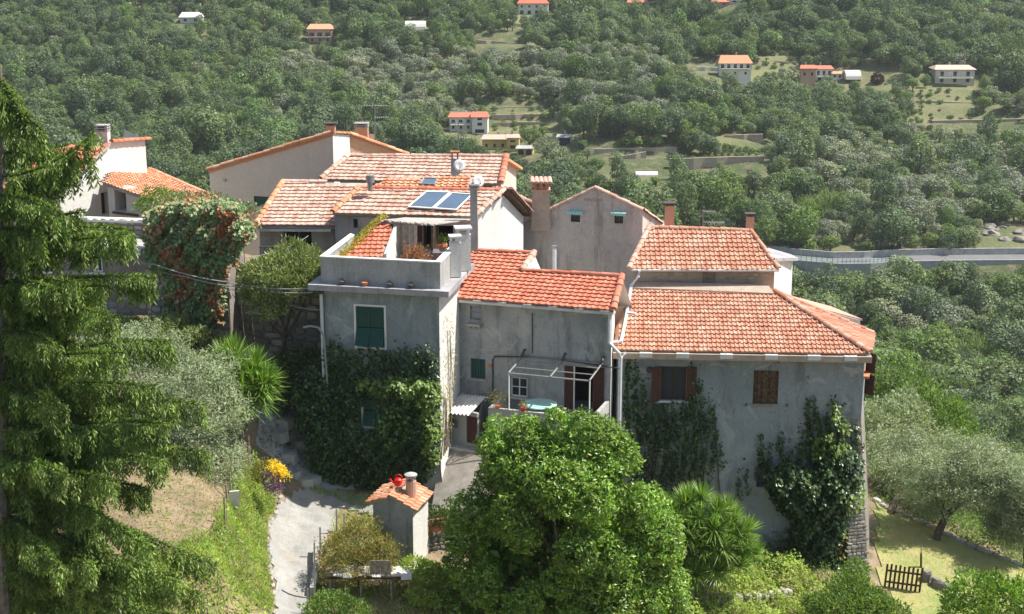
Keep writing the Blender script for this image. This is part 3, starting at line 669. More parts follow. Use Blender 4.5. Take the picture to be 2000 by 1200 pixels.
# ================================================================ upper block of the right house
EB0 = W(1228, 526, 55.2); EB1 = onz(1521, 527, EB0.z); RPB = roofplane(EB0, EB1, R(24)); dB = RPB[1]; hB = Vector((-dB.y, dB.x, 0))
hb = thing('upper_stone_house', 'smaller house behind the long grey one, red roof over a bare stone strip wall', 'house', (EB0.x, EB0.y+.5, 0))
PB = Plane(xy(EB0+hB*.35+dB*.25), xy(EB1+hB*.35-dB*.1)); ztB = EB0.z-.05
wB = PB.rect(1373, 531, 1397, 561)
mb = MB(); wallmesh(mb, PB, 0, PB.L, 4, [(0, ztB), (PB.L, ztB)], [wB]); part('wall', mb, M['pinkstone'], hb)
u0, zz0 = PB.hit(1300, 553); 
stones(hb, onplane_f(PB, .3, PB.hit(1300, 560)[1], .0), PB.L-.4, .5, 'rock', .22, .13, .03, True, skip=lambda u, v: wB[0]-.5 < u+.3 < wB[2]+.1 or random.random() < .45)
mb = MB(); pbox(mb, PB, wB[0]+.003, wB[1], wB[2]-.003, wB[3]-.01, -.08, -.04); part('hatch', mb, M['greywood'], hb)
mb = MB(); fl = [onp(1236, 562, TL+Vector((0, 0, .12)), nA), onp(1512, 573, TL+Vector((0, 0, .12)), nA), onp(1500, 556, TL+Vector((0, 0, .12)), nA), onp(1240, 550, TL+Vector((0, 0, .12)), nA)]
part('flashing', MB().slab(fl, .06), M['pinkstone'], hb)
TBL, TBR = onp(1268, 445, EB0, RPB[3]), onp(1466, 452, EB0, RPB[3])
roof(hb, RPB, pts=[EB0, EB1, TBR, TBL], matk='tileA', tw=.19, tl=.29, single=0)
caps(hb, TBL, TBR, 'tileA', .12, .38); caps(hb, EB0+RPB[3]*.05, TBL+RPB[3]*.05, 'tileC', .10, .34); caps(hb, EB1+RPB[3]*.05, TBR+RPB[3]*.05, 'tileA', .09, .34)
backB = [Vector((p.x, p.y, p.z)) for p in (TBL+hB*4-Vector((0, 0, 1.6)), TBR+hB*4-Vector((0, 0, 1.6)))]
part('back_roof', MB().quad(TBL, TBR, backB[1], backB[0]).poly([TBR, EB1, backB[1]]).poly([TBL, backB[0], EB0]), M['tileD'], hb)
p1 = PB.pt(PB.L, 0); q1 = W(1547, 540, 61.5); q2 = W(1300, 500, 66); q3 = PB.pt(0, 0)
mb = MB(); zr = W(1547, 503, 61.5).z; zl = W(1516, 500, 55.5).z
mb.quad((p1.x, p1.y, 2), (q1.x, q1.y, 2), (q1.x, q1.y, zr), (p1.x, p1.y, zl)).quad((q1.x, q1.y, 2), (q2.x, q2.y, 2), (q2.x, q2.y, zr), (q1.x, q1.y, zr)).quad((q3.x, q3.y, 4), (q2.x, q2.y, 2), (q2.x, q2.y, ztB), (q3.x, q3.y, ztB))
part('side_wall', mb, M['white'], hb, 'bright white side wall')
mb = MB(); mb.slab([W(1490, 497, 58), W(1516, 505, 55.6), W(1559, 504, 61), W(1545, 497, 63), W(1500, 484, 66)], .12); part('flat_roof', mb, M['slabtop'], hb)
mb = MB()
mb.tube([EB0+dB*.1-hB*.06+Vector((0, 0, -.02)), EB1-hB*.06+Vector((0, 0, -.02))], .055, 6); part('gutter', mb, M['gutter'], hb)
onA = lambda px, py, up=.12: onp(px, py, EA0+nA*up, nA)
mb = MB(); mb.tube([W(1249, 529, 55.0), W(1247, 540, 55.), onA(1233, 558), onA(1226, 600), onA(1219, 640), onA(1213, 668), onA(1198, 669)], .062, 8); part('downpipe', mb, M['whitepipe'], hb)
def chimney(name_, px0, px1, py0, py1, Y, matk, label, cap='slab', tap=0, group=None, capm='tileD', dep=1.0):
    """square stack between pixel rows py0(top) and py1(foot)"""
    a, b = W(px0, py1, Y), W(px1, py1, Y); wd = b.x-a.x; zt_ = W(px0, py0, Y).z; z0 = a.z-.5; c = (a+b)/2
    t = thing('chimney', label, 'chimney', (c.x, Y+wd*dep/2, z0), group); mb = MB(); ht = zt_-z0
    ch = min(.5, ht*.22) if cap != 'pot' else .12
    zs_ = zt_-ch; w2_ = wd/2; q = lambda w_, z: [Vector((c.x+i*w_, Y+wd*dep/2+j*w_*dep, z)) for i, j in ((-1, -1), (1, -1), (1, 1), (-1, 1))]
    mb.prism(q(w2_*(1+tap), z0), q(w2_*(1-tap*.2), zs_)); part('stack', mb, M[matk], t)
    if cap == 'slab':
        for i, j in ((-1, -1), (1, -1), (1, 1), (-1, 1)): part('cap_post', MB().box((c.x+i*w2_*.72, Y+wd*dep/2+j*w2_*.72*dep, zs_+ch*.4), (wd*.2, wd*.2, ch*.8)), M[matk], t)
        mb = MB(); mb.box((c.x, Y+wd*dep/2, zt_-ch*.1), (wd*1.2, wd*1.2*dep, ch*.24)); part('cap_slab', mb, M['terracotta' if capm else 'concrete'], t)
    elif cap == 'tiles':
        mb = MB(); mb.box((c.x, Y+wd*dep/2, zs_+.04), (wd*1.12, wd*1.12*dep, .08)); part('collar', mb, M[capm], t)
        for i, j in ((-1, -1), (1, -1), (1, 1), (-1, 1), (0, -1)): part('cap_post', MB().box((c.x+i*w2_*.72, Y+wd*dep/2+j*w2_*.72*dep, zs_+ch*.4), (wd*.2, wd*.2, ch*.72)), M['terracotta'], t)
        for i in range(5):
            x = c.x+(i-2)*wd*.26; caps(t, (x, Y-.12, zt_-ch*.25), (x, Y+wd*dep+.1, zt_-ch*.05), capm, wd*.14, wd*1.2)
    elif cap == 'slots':
        mb = MB()
        for i in range(3): mb.box((c.x, Y+wd*dep/2, zs_+ch*(.12+.33*i)), (wd*1.1, wd*1.1*dep, ch*.14))
        for i, j in ((-1, -1), (1, -1), (1, 1), (-1, 1)): mb.box((c.x+i*w2_*.8, Y+wd*dep/2+j*w2_*.8*dep, zs_+ch*.45), (wd*.2, wd*.2, ch*.88))
        part('cap_slats', mb, M['concrete'], t)
    elif cap == 'pot':
        mb = MB(); mb.box((c.x, Y+wd*dep/2, zt_-.03), (wd*1.5, wd*1.5*dep, .07)); mb.box((c.x, Y+wd*dep/2, zt_-.10), (wd*.7, wd*.7*dep, .1)); part('cap_slab', mb, M['rust'], t)
    return t
chimney('c', 1458, 1472, 418, 462, 58.4, 'pinkwall', 'thin pinkish chimney with flat dark cap at the right end of the upper red roof', 'pot')
chimney('c', 1299, 1316, 397, 447, 60, 'pinkwall', 'square brownish chimney with dark top rising behind the left end of the upper red roof', 'pot', dep=1.)
def antenna(px, py0, py1, Y, arms, label):
    a, b = W(px, py1, Y), W(px, py0, Y); t = thing('antenna', label, 'antenna', a); part('mast', MB().tube([a, b], .022, 5), M['cable'], t)
    mb = MB()
    for (x0, y0, x1, y1, n) in arms:
        p, q = W(x0, y0, Y), W(x1, y1, Y); mb.tube([p, q], .014, 4)
        for i in range(n): c = p.lerp(q, (i+.5)/n); l_ = .28*(1-.4*i/n); mb.tube([c+Vector((0, -l_, -.02)), c+Vector((0, l_, .02))], .008, 4)
    part('aerial', mb, M['cable'], t)
antenna(1373, 412, 447, 58.8, [(1373, 413, 1398, 413, 5), (1374, 434, 1415, 435, 8)], 'television aerial standing on the ridge of the upper red roof')

# ================================================================ grey gable house
YG = 62.5
GL, GR = W(1018, 480, 63.2), W(1254, 480, 62.0); PG = Plane(xy(GL), xy(GR))
gh = thing('gable_house', 'old stained grey gable house with two tiny awning windows', 'house', (GL.x, GL.y, 0))
top = [PG.hit(1018, 437), PG.hit(1163, 368), PG.hit(1254, 411)]; top = [(a, z) for a, z in top]
gw = [PG.rect(1115, 417, 1133, 434), PG.rect(1200, 419, 1217, 437)]
mb = MB(); wallmesh(mb, PG, 0, PG.L, 4, [(0, top[0][1]), top[1], (PG.L, top[2][1])], gw)
g3 = W(1291, 480, 63.6); zg3 = W(1291, 437, 63.6).z; ga = PG.pt(PG.L, 0)
mb.quad((ga.x, ga.y, 4), (g3.x, g3.y, 4), (g3.x, g3.y, zg3), (ga.x, ga.y, top[2][1])); part('wall', mb, M['gable'], gh)
for h in gw:
    window(gh, PG, h, -.12, .06, 'brown', 0, 0)
    mb = MB(); n = 6; a, b = h[0]-.12, h[2]+.16; z = h[3]+.16
    for i in range(n):
        x0, x1 = a+(b-a)*i/n, a+(b-a)*(i+1)/n; xm = (x0+x1)/2
        mb.quad(PG.pt(x0, z, .02), PG.pt(x1, z, .02), PG.pt(x1, z-.06, .28), PG.pt(x0, z-.06, .28))
        mb.add([PG.pt(x0, z-.06, .28), PG.pt(x1, z-.06, .28), PG.pt(x1, z-.15, .28), PG.pt(xm, z-.2, .28), PG.pt(x0, z-.15, .28)], [(0, 1, 2, 3, 4)])
    part('awning', mb, M['awning'], gh)
tp = [PG.pt(0, top[0][1]), PG.pt(*top[1]), PG.pt(PG.L, top[2][1]), Vector((g3.x, g3.y, zg3))]
bk_ = [p+Vector((0, 7, -2.4)) for p in tp]
part('roof', MB().quad(tp[0], tp[1], bk_[1], bk_[0]).quad(tp[1], tp[2], bk_[2], bk_[1]).quad(tp[2], tp[3], bk_[3], bk_[2]), M['tileD'], gh)
for a, b in ((tp[0], tp[1]), (tp[3], tp[2]), (tp[2], tp[1])): caps(gh, a, b, 'tileC', .12, .34)
mb = MB(); u_, z_ = PG.hit(1158, 391); 
for i in range(4): pbox(mb, PG, u_-.38+i*.19, z_-.05, u_-.2+i*.19, z_+.05, 0, .03)
part('filled_vent', mb, M['pinkstone'], gh)
chimney('c', 1040, 1073, 353, 428, 62.6, 'pinkstone', 'broad tapering plaster chimney with scalloped tile top left of the gable house', 'tiles', .18, capm='tileC')
t = thing('flue_pipe', 'thin pale flue pipe rising in front of the gable house wall', 'pipe', W(1083, 545, 57)); part('pipe', MB().tube([W(1083, 548, 57), W(1083, 485, 57)], .075, 8), M['whitepipe'], t); part('cowl', MB().tube([W(1083, 484, 57), W(1083, 480, 57)], .11, 8), M['metal'], t)

# ================================================================ middle house
ED1 = W(1198, 607, 50.3); ED0 = W(903, 583, 52.6); ED0 = onz(903, 583, ED1.z); RPD = roofplane(ED0, ED1, R(20)); dD = RPD[1]; hD = Vector((-dD.y, dD.x, 0)); nD = RPD[3]
mh = thing('middle_house', 'narrow grey rendered house with bright red roof and balcony between tower and right house', 'house', (ED1.x, ED1.y, 0))
PD = Plane(xy(ED0+hD*.25-dD*.6), xy(ED1+hD*.25-dD*.12)); ztD = ED1.z-.03
hs = {'small': PD.rect(918, 598, 940, 625), 'dark': PD.rect(919, 701, 948, 740), 'lamp': PD.rect(997, 738, 1030, 776), 'door': (*PD.rect(1102, 716, 1180, 803), 1.2)}
mb = MB(); wallmesh(mb, PD, 0, PD.L, 1.5, [(0, ztD), (PD.L, ztD)], list(hs.values()))
h = hs['door']; mb.quad(PD.pt(h[0], h[1], -1.2), PD.pt(h[2], h[1], -1.2), PD.pt(h[2], h[3], -1.2), PD.pt(h[0], h[3], -1.2), 1)  # back of the doorway painted near-black for the shade indoors
part('wall', mb, [M['grey'], M['dark']], mh)
d1 = PD.pt(PD.L, 0); d2_ = Vector((d1.x+.35, d1.y+3.2, 0)); zsd = ED1.z
ve = onp(1215, 541, ED1, nD)
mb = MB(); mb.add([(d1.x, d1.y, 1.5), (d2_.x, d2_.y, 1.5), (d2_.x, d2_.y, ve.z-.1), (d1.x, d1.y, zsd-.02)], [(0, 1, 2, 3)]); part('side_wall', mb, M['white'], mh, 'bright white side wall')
polyD = [ED0, ED1, onp(1215, 541, ED1, nD), onp(1020, 531, ED1, nD), onp(1043, 496, ED1, nD), onp(922, 491, ED1, nD)]
polyD[0] = onp(880, 581, ED1, nD); polyD[-1] = onp(905, 491, ED1, nD)
roof(mh, RPD, pts=polyD, matk='tileB', tw=.24, tl=.235, single=300)
caps(mh, polyD[1]+nD*.05, polyD[2]+nD*.05, 'tileB', .12, .36); caps(mh, polyD[3]+nD*.04, polyD[2]+nD*.04, 'tileB', .1, .36); caps(mh, polyD[3]+nD*.05, polyD[4]+nD*.05, 'tileC', .12, .36); caps(mh, polyD[5]+nD*.04, polyD[4]+nD*.04, 'tileB', .1, .36)
bkD = [p+hD*1.6-Vector((0, 0, 1.5)) for p in polyD]
mb = MB()
for i in (2, 3, 4): mb.quad(polyD[i], polyD[i+1], bkD[i+1], bkD[i])
part('back_roof', mb, M['white'], mh)
dn = Vector((0, 0, -1))
mb = MB(); mb.tube([ED0-dD*.1-hD*.03+dn*.1, ED1+dn*.1-hD*.03], .06, 7); part('gutter', mb, M['gutter'], mh)
mb = MB(); L_ = (ED1-ED0).length; a0 = ED0-dD*.5; mb.hexa([a0+hD*.3+dn*.17, ED1+hD*.3+dn*.17, ED1+dn*.15, a0+dn*.15][::-1]+[a0+hD*.3+dn*.09, ED1+hD*.3+dn*.09, ED1+dn*.09, a0+dn*.09][::-1]); part('eave_cornice', mb, M['gutter'], mh)
for i in range(7):
    a = ED0+dD*(.6+i*.95); mb = MB(); mb.box(a-hD*.02+dn*.03, (.3, .2, .05), dD); part('eave_slab', mb, M['whitepipe'], mh)
mb = MB(); mb.tube([ED1-dD*.12+dn*.15-hD*.02, PD.pt(PD.L-.05, ztD-.3, .1), PD.pt(PD.L-.05, PD.hit(1192, 668)[1], .1), W(1209, 690, 50.4), W(1212, 700, 50.5)], .06, 8)
pz = W(1212, 700, 50.6); mb.tube([W(1222, 690, 50.8), pz, Vector((pz.x, pz.y, .5))], .065, 8); part('downpipe', mb, M['whitepipe'], mh)
wi = window(mh, PD, hs['small'], -.1, .045, 'greywood', 0, 1, 'solar')
mb = MB(); a, z = PD.hit(914, 632); b, _ = PD.hit(942, 632); pbox(mb, PD, a, z-.02, b, z+.05, 0, .28)
for i in range(3): x = a+.06+(b-a-.16)*i/2; pbox(mb, PD, x, z-.12, x+.07, z-.021, 0, .16)
part('shelf', mb, M['concrete'], mh)
mb = MB(); h = hs['dark']; shutter_mb(mb, PD, h[0]+.01, h[1]+.01, (h[0]+h[2])/2-.01, h[3]-.01, -.09, 9); shutter_mb(mb, PD, (h[0]+h[2])/2+.01, h[1]+.01, h[2]-.01, h[3]-.01, -.09, 9); part('shutter', mb, M['green'], mh)
mb = MB(); pbox(mb, PD, h[0]-.05, h[1]-.06, h[2]+.05, h[1]-.004, -.05, .06); part('sill', mb, M['concrete'], mh)
wl = window(mh, PD, hs['lamp'], -.12, .05, 'frame', 1, 1, sill='concrete')
mb = MB(); a, z = PD.hit(957, 715); pbox(mb, PD, a-.07, z-.07, a+.07, z+.07, 0, .03); part('vent_cover', mb, M['terracotta'], mh)
h = hs['door']; ds = MB(); wq = (h[2]-h[0])
dr = part('door', MB().tube([PD.pt(h[0]+wq*.25, h[1], .0), PD.pt(h[0]+wq*.25, h[3], .0)], .03, 5), M['frame'], mh)
mb = MB(); shutter_mb(mb, PD, h[0]+.02, h[1]+.02, h[0]+wq*.25-.04, h[3]-.02, -.04, 11); part('shutter', mb, M['brown'], dr)
mb = MB(); shutter_mb(mb, PD, h[2]-wq*.27, h[1]+.02, h[2]-.01, h[3]-.02, .0, 11, 'r', R(14)); part('shutter', mb, M['brown'], dr)
mb = MB(); cdl = [(1040, 612), (1040, 690)]; mb.tube([PD.pt(*PD.hit(*q), .03) for q in cdl], .02, 5)
mb.tube([PD.pt(*PD.hit(*q), .04) for q in [(963, 830), (963, 702), (967, 696), (1040, 697), (1100, 703), (1192, 717), (1210, 719)]], .027, 5); part('conduit', mb, M['rust'], mh)
# balcony
B0 = PD.hit(985, 840)[0]; B1 = PD.L-.02; zf = PD.hit(1090, 812)[1]; dep = 1.75
mb = MB(); pbox(mb, PD, B0, zf-.25, B1, zf, .003, dep); part('balcony_floor', mb, M['concrete'], mh)
zp = zf+.62
mb = MB(); pbox(mb, PD, B0, zf+.003, B0+.12, zp, .003, dep-.12); pbox(mb, PD, B1-.13, zf+.003, B1, zp+.15, .003, dep-.12); pbox(mb, PD, B0, zf+.003, B1, zp, dep-.12, dep); pbox(mb, PD, B0+.3, zf-2.3, B1-.2, zf-.25, .003, dep-.3)
part('balcony_parapet', mb, M['concrete'], mh)
# pergola frame
fz = PD.hit(1180, 702)[1]-.02; qp = lambda px, py: PD.hit(px, py)
PF = Plane(xy(PD.pt(0, 0, dep-.05)), xy(PD.pt(PD.L, 0, dep-.05)))
x0, zfr = PF.hit(994, 729); x1, _ = PF.hit(1152, 729); zbk = zfr+.12
pg = thing('metal_pergola', 'bare grey metal pergola frame standing over the balcony', 'pergola', PD.pt(x0, zf, dep))
mb = MB(); mb.tube([PD.pt(x0, zfr, dep-.05), PD.pt(x1, zfr, dep-.05)], .03, 4); mb.tube([PD.pt(x0+.2, zbk+.02, .5), PD.pt(x1, zbk, .5)], .02, 4); mb.tube([PD.pt(x0, zfr+.05, 1.1), PD.pt(x1, zfr+.05, 1.1)], .02, 4); mb.tube([PD.pt(x0, zbk+.05, .05), PD.pt(x1, zbk+.05, .05)], .025, 4); part('crossbar', mb, M['metal'], pg)
for f_ in (0, .52, 1): u = x0+(x1-x0)*f_; part('rafter', MB().tube([PD.pt(u, zfr+.03, dep), PD.pt(u, zbk+.09, -.0)], .035, 4), M['metal'], pg); part('wall_bracket', MB().tube([PD.pt(u, zbk+.1, .3), PD.pt(u+.03, zbk+.3, .01)], .05, 4), M['rust'], pg)
for u, o in ((x0, dep-.05), (x1, dep-.05)): part('post', MB().tube([PD.pt(u, zf+.5, o), PD.pt(u, zfr, o)], .024, 4), M['frame'], pg)
def pot(name_, p, r, h_, matk, label, cat='pot', plantm=None, n=150, pr=.3, group=None, leaf=.07):
    t = thing(name_, label, cat, p, group); p = Vector(p); part('pot', MB().lathe(p, [(r*.7, 0), (r*.98, h_*.85), (r*1.1, h_*.86), (r*1.1, h_), (r*.9, h_), (r*.85, h_*.8)], 10), M[matk], t)
    if plantm:
        mb = MB(); crown(mb, [((p.x, p.y, p.z+h_+pr*.6), (pr, pr, pr*.8))], n, leaf, .45, 0, .3, (.2, 1)); part('plant', mb, M[plantm], t, kind='stuff')
    return t
pot('flower_pot', PD.pt(B1-.5, zf+.003, dep-.4), .15, .2, 'terracotta', 'terracotta pot of reddish leaves by the right end of the balcony parapet', 'plant pot', 'autumn', 120, .3)
pot('flower_pot', PD.pt(B0+.35, zp+.003-.02, dep-.06), .1, .13, 'terracotta', 'small pot trailing dry pinkish leaves over the left end of the balcony parapet', 'plant pot', 'autumn', 260, .42)
pot('flower_pot', PD.pt(B0+1.3, zp-.017, dep-.06), .1, .13, 'red', 'small red flower pot in the middle of the balcony parapet', 'plant pot', 'autumn', 90, .2)
a = PD.pt(B0+1.7, zp-.06, dep-.7); t = thing('garden_table', 'round pale green topped table on the balcony, its rim seen over the parapet', 'table', (a.x, a.y, zf))
part('table_top', MB().lathe((a.x, a.y, zf+.70), [(.02, 0), (.6, 0), (.62, .02), (.6, .045), (.02, .05)], 20), M['awning'], t); part('leg', MB().tube([(a.x, a.y, zf+.002), (a.x, a.y, zf+.7)], .05, 8), M['metal'], t)

# corrugated lean-to
cs = thing('corrugated_shed', 'little lean-to closet with corrugated roof and dark door at the foot of the middle house', 'shed', W(905, 868, 51))
PC = Plane(xy(W(862, 840, 51.2)), xy(W(933, 840, 50.3))); hdoor = (*PC.rect(911, 806, 932, 867), .12); hwin = PC.rect(876, 818, 894, 834)
zb_ = PC.hit(900, 869)[1]; ztc = PC.hit(890, 807)[1]; mb = MB(); wallmesh(mb, PC, 0, PC.L, zb_-1, [(0, ztc), (PC.L, ztc)], [hdoor, hwin]); a, b = PC.pt(PC.L, 0), PC.pt(0, 0)
mb.quad((a.x, a.y, zb_-1), (a.x+.2, a.y+1.8, zb_-1), (a.x+.2, a.y+1.8, ztc+.35), (a.x, a.y, ztc)).quad((b.x+.1, b.y+1.6, zb_-1), (b.x, b.y, zb_-1), (b.x, b.y, ztc), (b.x+.1, b.y+1.6, ztc+.3)); part('wall', mb, M['concrete'], cs)
mb = MB(); pbox(mb, PC, hdoor[0]+.004, hdoor[1], hdoor[2]-.004, hdoor[3]-.004, -.09, -.04); part('door', mb, M['brown'], cs)
mb = MB(); pbox(mb, PC, hwin[0]+.004, hwin[1]+.004, hwin[2]-.004, hwin[3]-.004, -.1, -.06); part('hatch', mb, M['metal'], cs)
c0, c1, c2, c3 = W(857, 806, 50.6), W(916, 811, 49.9), W(950, 775, 51.5), W(903, 770, 52.2)
n = 48; V = []
for i in range(n+1):
    t_ = i/n; z_ = .035*math.sin(t_*2*math.pi*8)
    V += [c0.lerp(c1, t_)+Vector((0, 0, z_)), c3.lerp(c2, t_)+Vector((0, 0, z_))]
part('corrugated_roof', MB().add(V, [(2*i, 2*i+2, 2*i+3, 2*i+1) for i in range(n)]), M['gutter'], cs, smooth=False)
mb = MB(); pbox(mb, PC, -.15, zb_-.12, PC.L+.1, zb_, 0, .35); part('doorstep', mb, M['concrete'], cs)
# concrete ramp wall below it
mb = MB(); rt = [W(842, 1000, 47.6), W(930, 1000, 47.2), W(960, 872, 50.0), W(862, 872, 50.9)]
lo = [Vector((p.x, p.y, 1)) for p in rt]; mb.prism(lo, rt); struct('ramp', mb, M['mortar'])  # darker mortar colour stands in for shade lying over the ramp

wp = thing('low_extension', 'low white edged roof piece seen beyond the hip roof at the far right', 'extension', W(1630, 640, 56)); a, b = W(1572, 600, 57.5), W(1680, 634, 55.5)
mb = MB(); mb.hexa([a+Vector((0, 0, -3)), b+Vector((0, 0, -3)), b+Vector((-.2, .4, -3)), a+Vector((-.2, .4, -3)), a+Vector((0, 0, .08)), b+Vector((0, 0, .16)), b+Vector((-.2, .4, .16)), a+Vector((-.2, .4, .08))]); part('wall', mb, M['white'], wp)
part('roof', MB().slab([a+Vector((0, .05, .1)), b+Vector((.1, .0, .2)), b+Vector((-.6, 2.5, .1)), a+Vector((-.6, 2.5, .0))], .06), M['tileC'], wp)
# ================================================================ tower house with roof terrace
T1 = W(858, 620, 49.0); T0 = W(634, 620, 49.9); PT = Plane(xy(T0), xy(T1)); nT = PT.n; dT = PT.d
T2 = Vector((T1.x+.60, T1.y+3.7, 0)); T3 = Vector((T0.x+.6, T0.y+3.9, 0)); PT2 = Plane(xy(T1), xy(T2))
th = thing('tower_house', 'square grey tower house whose flat roof terrace has a concrete parapet', 'house', (T0.x, T0.y, 0))
zs = PT.hit(858, 575)[1]; tw1 = (*PT.rect(696, 599, 751, 678), .18); tw2 = (*PT.rect(710, 768, 760, 834), .18)
mb = MB(); wallmesh(mb, PT, 0, PT.L, 1.5, [(0, zs), (PT.L, zs)], [tw1, tw2])
mb.quad((T3.x, T3.y, 1.5), (T0.x, T0.y, 1.5), (T0.x, T0.y, zs), (T3.x, T3.y, zs)).quad((T2.x, T2.y, 1.5), (T3.x, T3.y, 1.5), (T3.x, T3.y, zs), (T2.x, T2.y, zs))
part('wall', mb, M['grey2'], th); mb = MB(); wallmesh(mb, PT2, 0, PT2.L, 1.5, [(0, zs), (PT2.L, zs)]); part('side_wall', mb, M['white'], th, 'side wall coloured paler for the sun on it')  # sun on this side put into the colour: whiter render than the front
def shrink(P0, P1, P2, P3, o):   # quad offset outwards by o (P0 front-left, P1 front-right, P2 back-right, P3 back-left)
    c = (P0+P1+P2+P3)/4; r = []
    for p in (P0, P1, P2, P3): d = (p-c); d.z = 0; r.append(p+d.normalized()*o*1.414)
    return r
def zq(q, z): return [Vector((p.x, p.y, z)) for p in q]
q = [T0, T1, T2, T3]; qs = shrink(*q, .42); zst = zs+.2
part('terrace_slab', MB().prism(zq(qs, zs), zq(qs, zst)), M['slabtop'], th)
qo = shrink(*q, .06); qi = shrink(*q, -.1); zpt = PT.hit(740, 508)[1]
mb = MB()
for i, j in ((0, 1), (1, 2), (3, 0)):
    mb.prism(zq([qo[i], qo[j], qi[j], qi[i]], zst+.002), zq([qo[i], qo[j], qi[j], qi[i]], zpt))
part('parapet', mb, M['concrete'], th)
qc = shrink(*q, .09); qd = shrink(*q, -.13); mb = MB()
for i, j in ((0, 1), (1, 2), (3, 0)):
    mb.prism(zq([qc[i], qc[j], qd[j], qd[i]], zpt+.002), zq([qc[i], qc[j], qd[j], qd[i]], zpt+.05))
part('coping', mb, M['white'], th)
part('terrace_floor', MB().prism(zq(qi, zst+.004), zq(qi, zst+.03)), M['pinkstone'], th)
for k, h in enumerate((tw1, tw2)):
    fr = MB(); e = .07
    for a, b, c, d_ in ((h[0]-e, h[1]-e, h[2]+e, h[1]), (h[0]-e, h[3], h[2]+e, h[3]+e), (h[0]-e, h[1], h[0], h[3]), (h[2], h[1], h[2]+e, h[3])): pbox(fr, PT, a, b, c, d_, -.03, .035)
    wo = part('window', fr, M['frame'], th); um = (h[0]+h[2])/2; zm = h[1]+(h[3]-h[1])*.47
    mb = MB(); pbox(mb, PT, h[0]+.004, h[1]+.004, h[2]-.004, h[3]-.004, -.16, -.14); part('pane', mb, M['glass'], wo)
    for a, b in ((h[0]+.01, um-.01), (um+.01, h[2]-.01)):
        mb = MB(); shutter_mb(mb, PT, a, zm+.02, b, h[3]-.01, -.06, 11); part('shutter', mb, M['green'], wo)
        mb = MB(); shutter_mb(mb, PT, a, h[1]+.04, b, zm, -.02, 9, 't', R(24 if a < um-.1 else 20)); part('shutter_flap', mb, M['green'], wo)
mb = MB(); px_ = [PT.pt(-.06, PT.hit(634, 574)[1], .1), PT.pt(-.06, 3.5, .1)]; mb.tube(px_, .06, 8); part('downpipe', mb, M['whitepipe'], th)
mb = MB(); mb.tube([W(640, 760, 49.7), W(636, 700, 49.6), W(632, 655, 49.6), W(622, 640, 49.6), W(605, 637, 49.6), W(592, 640, 49.6)], .04, 6); part('vent_pipe', mb, M['cable'], th)
for px in (672, 717, 765, 807):
    u = PT.hit(px, 556)[0]; p = PT.pt(u, zst, .22)
    t = thing('pot', {672: 'small dark pot on the terrace slab ledge, leftmost of the four', 717: 'small pinkish pot on the terrace slab ledge, second from the left', 765: 'small dark pot on the slab ledge, third from the left', 807: 'small dark pot on the slab ledge, rightmost of the four'}[px], 'pot', p, 'small pots on the terrace slab ledge')
    mk = 'terracotta' if px == 717 else 'rust'
    part('bowl', MB().lathe(p, [(.06, 0), (.11, .07), (.13, .14), (.10, .15), (.05, .16)], 8), M[mk], t); part('handle', MB().tube([p+dT*-.07+Vector((0, 0, .15)), p+dT*-.03+Vector((0, 0, .23)), p+dT*.03+Vector((0, 0, .23)), p+dT*.07+Vector((0, 0, .15))], .016, 5), M[mk], t)
# red sloping roof on the terrace's left
TS = W(662, 503, 50.4); TSr = onz(760, 503, TS.z); rpS = roofplane(TS, TSr, R(22))
sr = thing('terrace_shed', 'small lean-to roof of red tiles rising behind the left of the terrace parapet', 'shed', (TS.x, TS.y, TS.z-1))
PSs = [TS, onp(748, 503, TS, rpS[3]), onp(768, 448, TS, rpS[3]), onp(742, 425, TS, rpS[3])]
roof(sr, rpS, pts=PSs, matk='tileB', tw=.19, tl=.26)
mb = MB(); a, b, c = PSs[1], PSs[2], PSs[2]; off = Vector((.12, 0, 0)); mb.add([a+Vector((.02, 0, -.9)), b+Vector((.02, 0, -2.4)), b+Vector((.02, 0, .1)), a+Vector((.02, 0, .1)), a+off+Vector((0, 0, -.9)), b+off+Vector((0, 0, -2.4)), b+off+Vector((0, 0, .14)), a+off+Vector((0, 0, .14))], [(0, 1, 2, 3), (7, 6, 5, 4), (3, 2, 6, 7), (0, 3, 7, 4)]); part('side_wall', mb, M['white'], sr)
c0 = TS+Vector((0, 0, -1)); mb = MB(); d_ = PSs[3]; mb.quad((TS.x, TS.y+.06, TS.z-1.2), (PSs[1].x, PSs[1].y+.06, TS.z-1.2), (PSs[1].x, PSs[1].y+.06, PSs[1].z-.1), (TS.x, TS.y+.06, TS.z-.1)); mb.quad((TS.x, TS.y+.06, TS.z-3), (d_.x, d_.y, TS.z-3), (d_.x, d_.y, d_.z-.1), (TS.x, TS.y+.06, TS.z-.1)); part('wall', mb, M['concrete'], sr)
mb = MB(); n = 900; t_ = rng.uniform(0, 1, n)[:, None]; A_, B_ = np.array(PSs[0]), np.array(PSs[3]); P = A_+(B_-A_)*t_+rng.normal(size=(n, 3))*.05+np.array(rpS[3])*.07+np.array(rpS[1])*rng.uniform(0, .3, (n, 1)); mb.quads(leaves(P, np.tile([0, 0, 1.], (n, 1)), .08, .6, .8)); part('moss', mb, M['moss'], sr, kind='stuff')
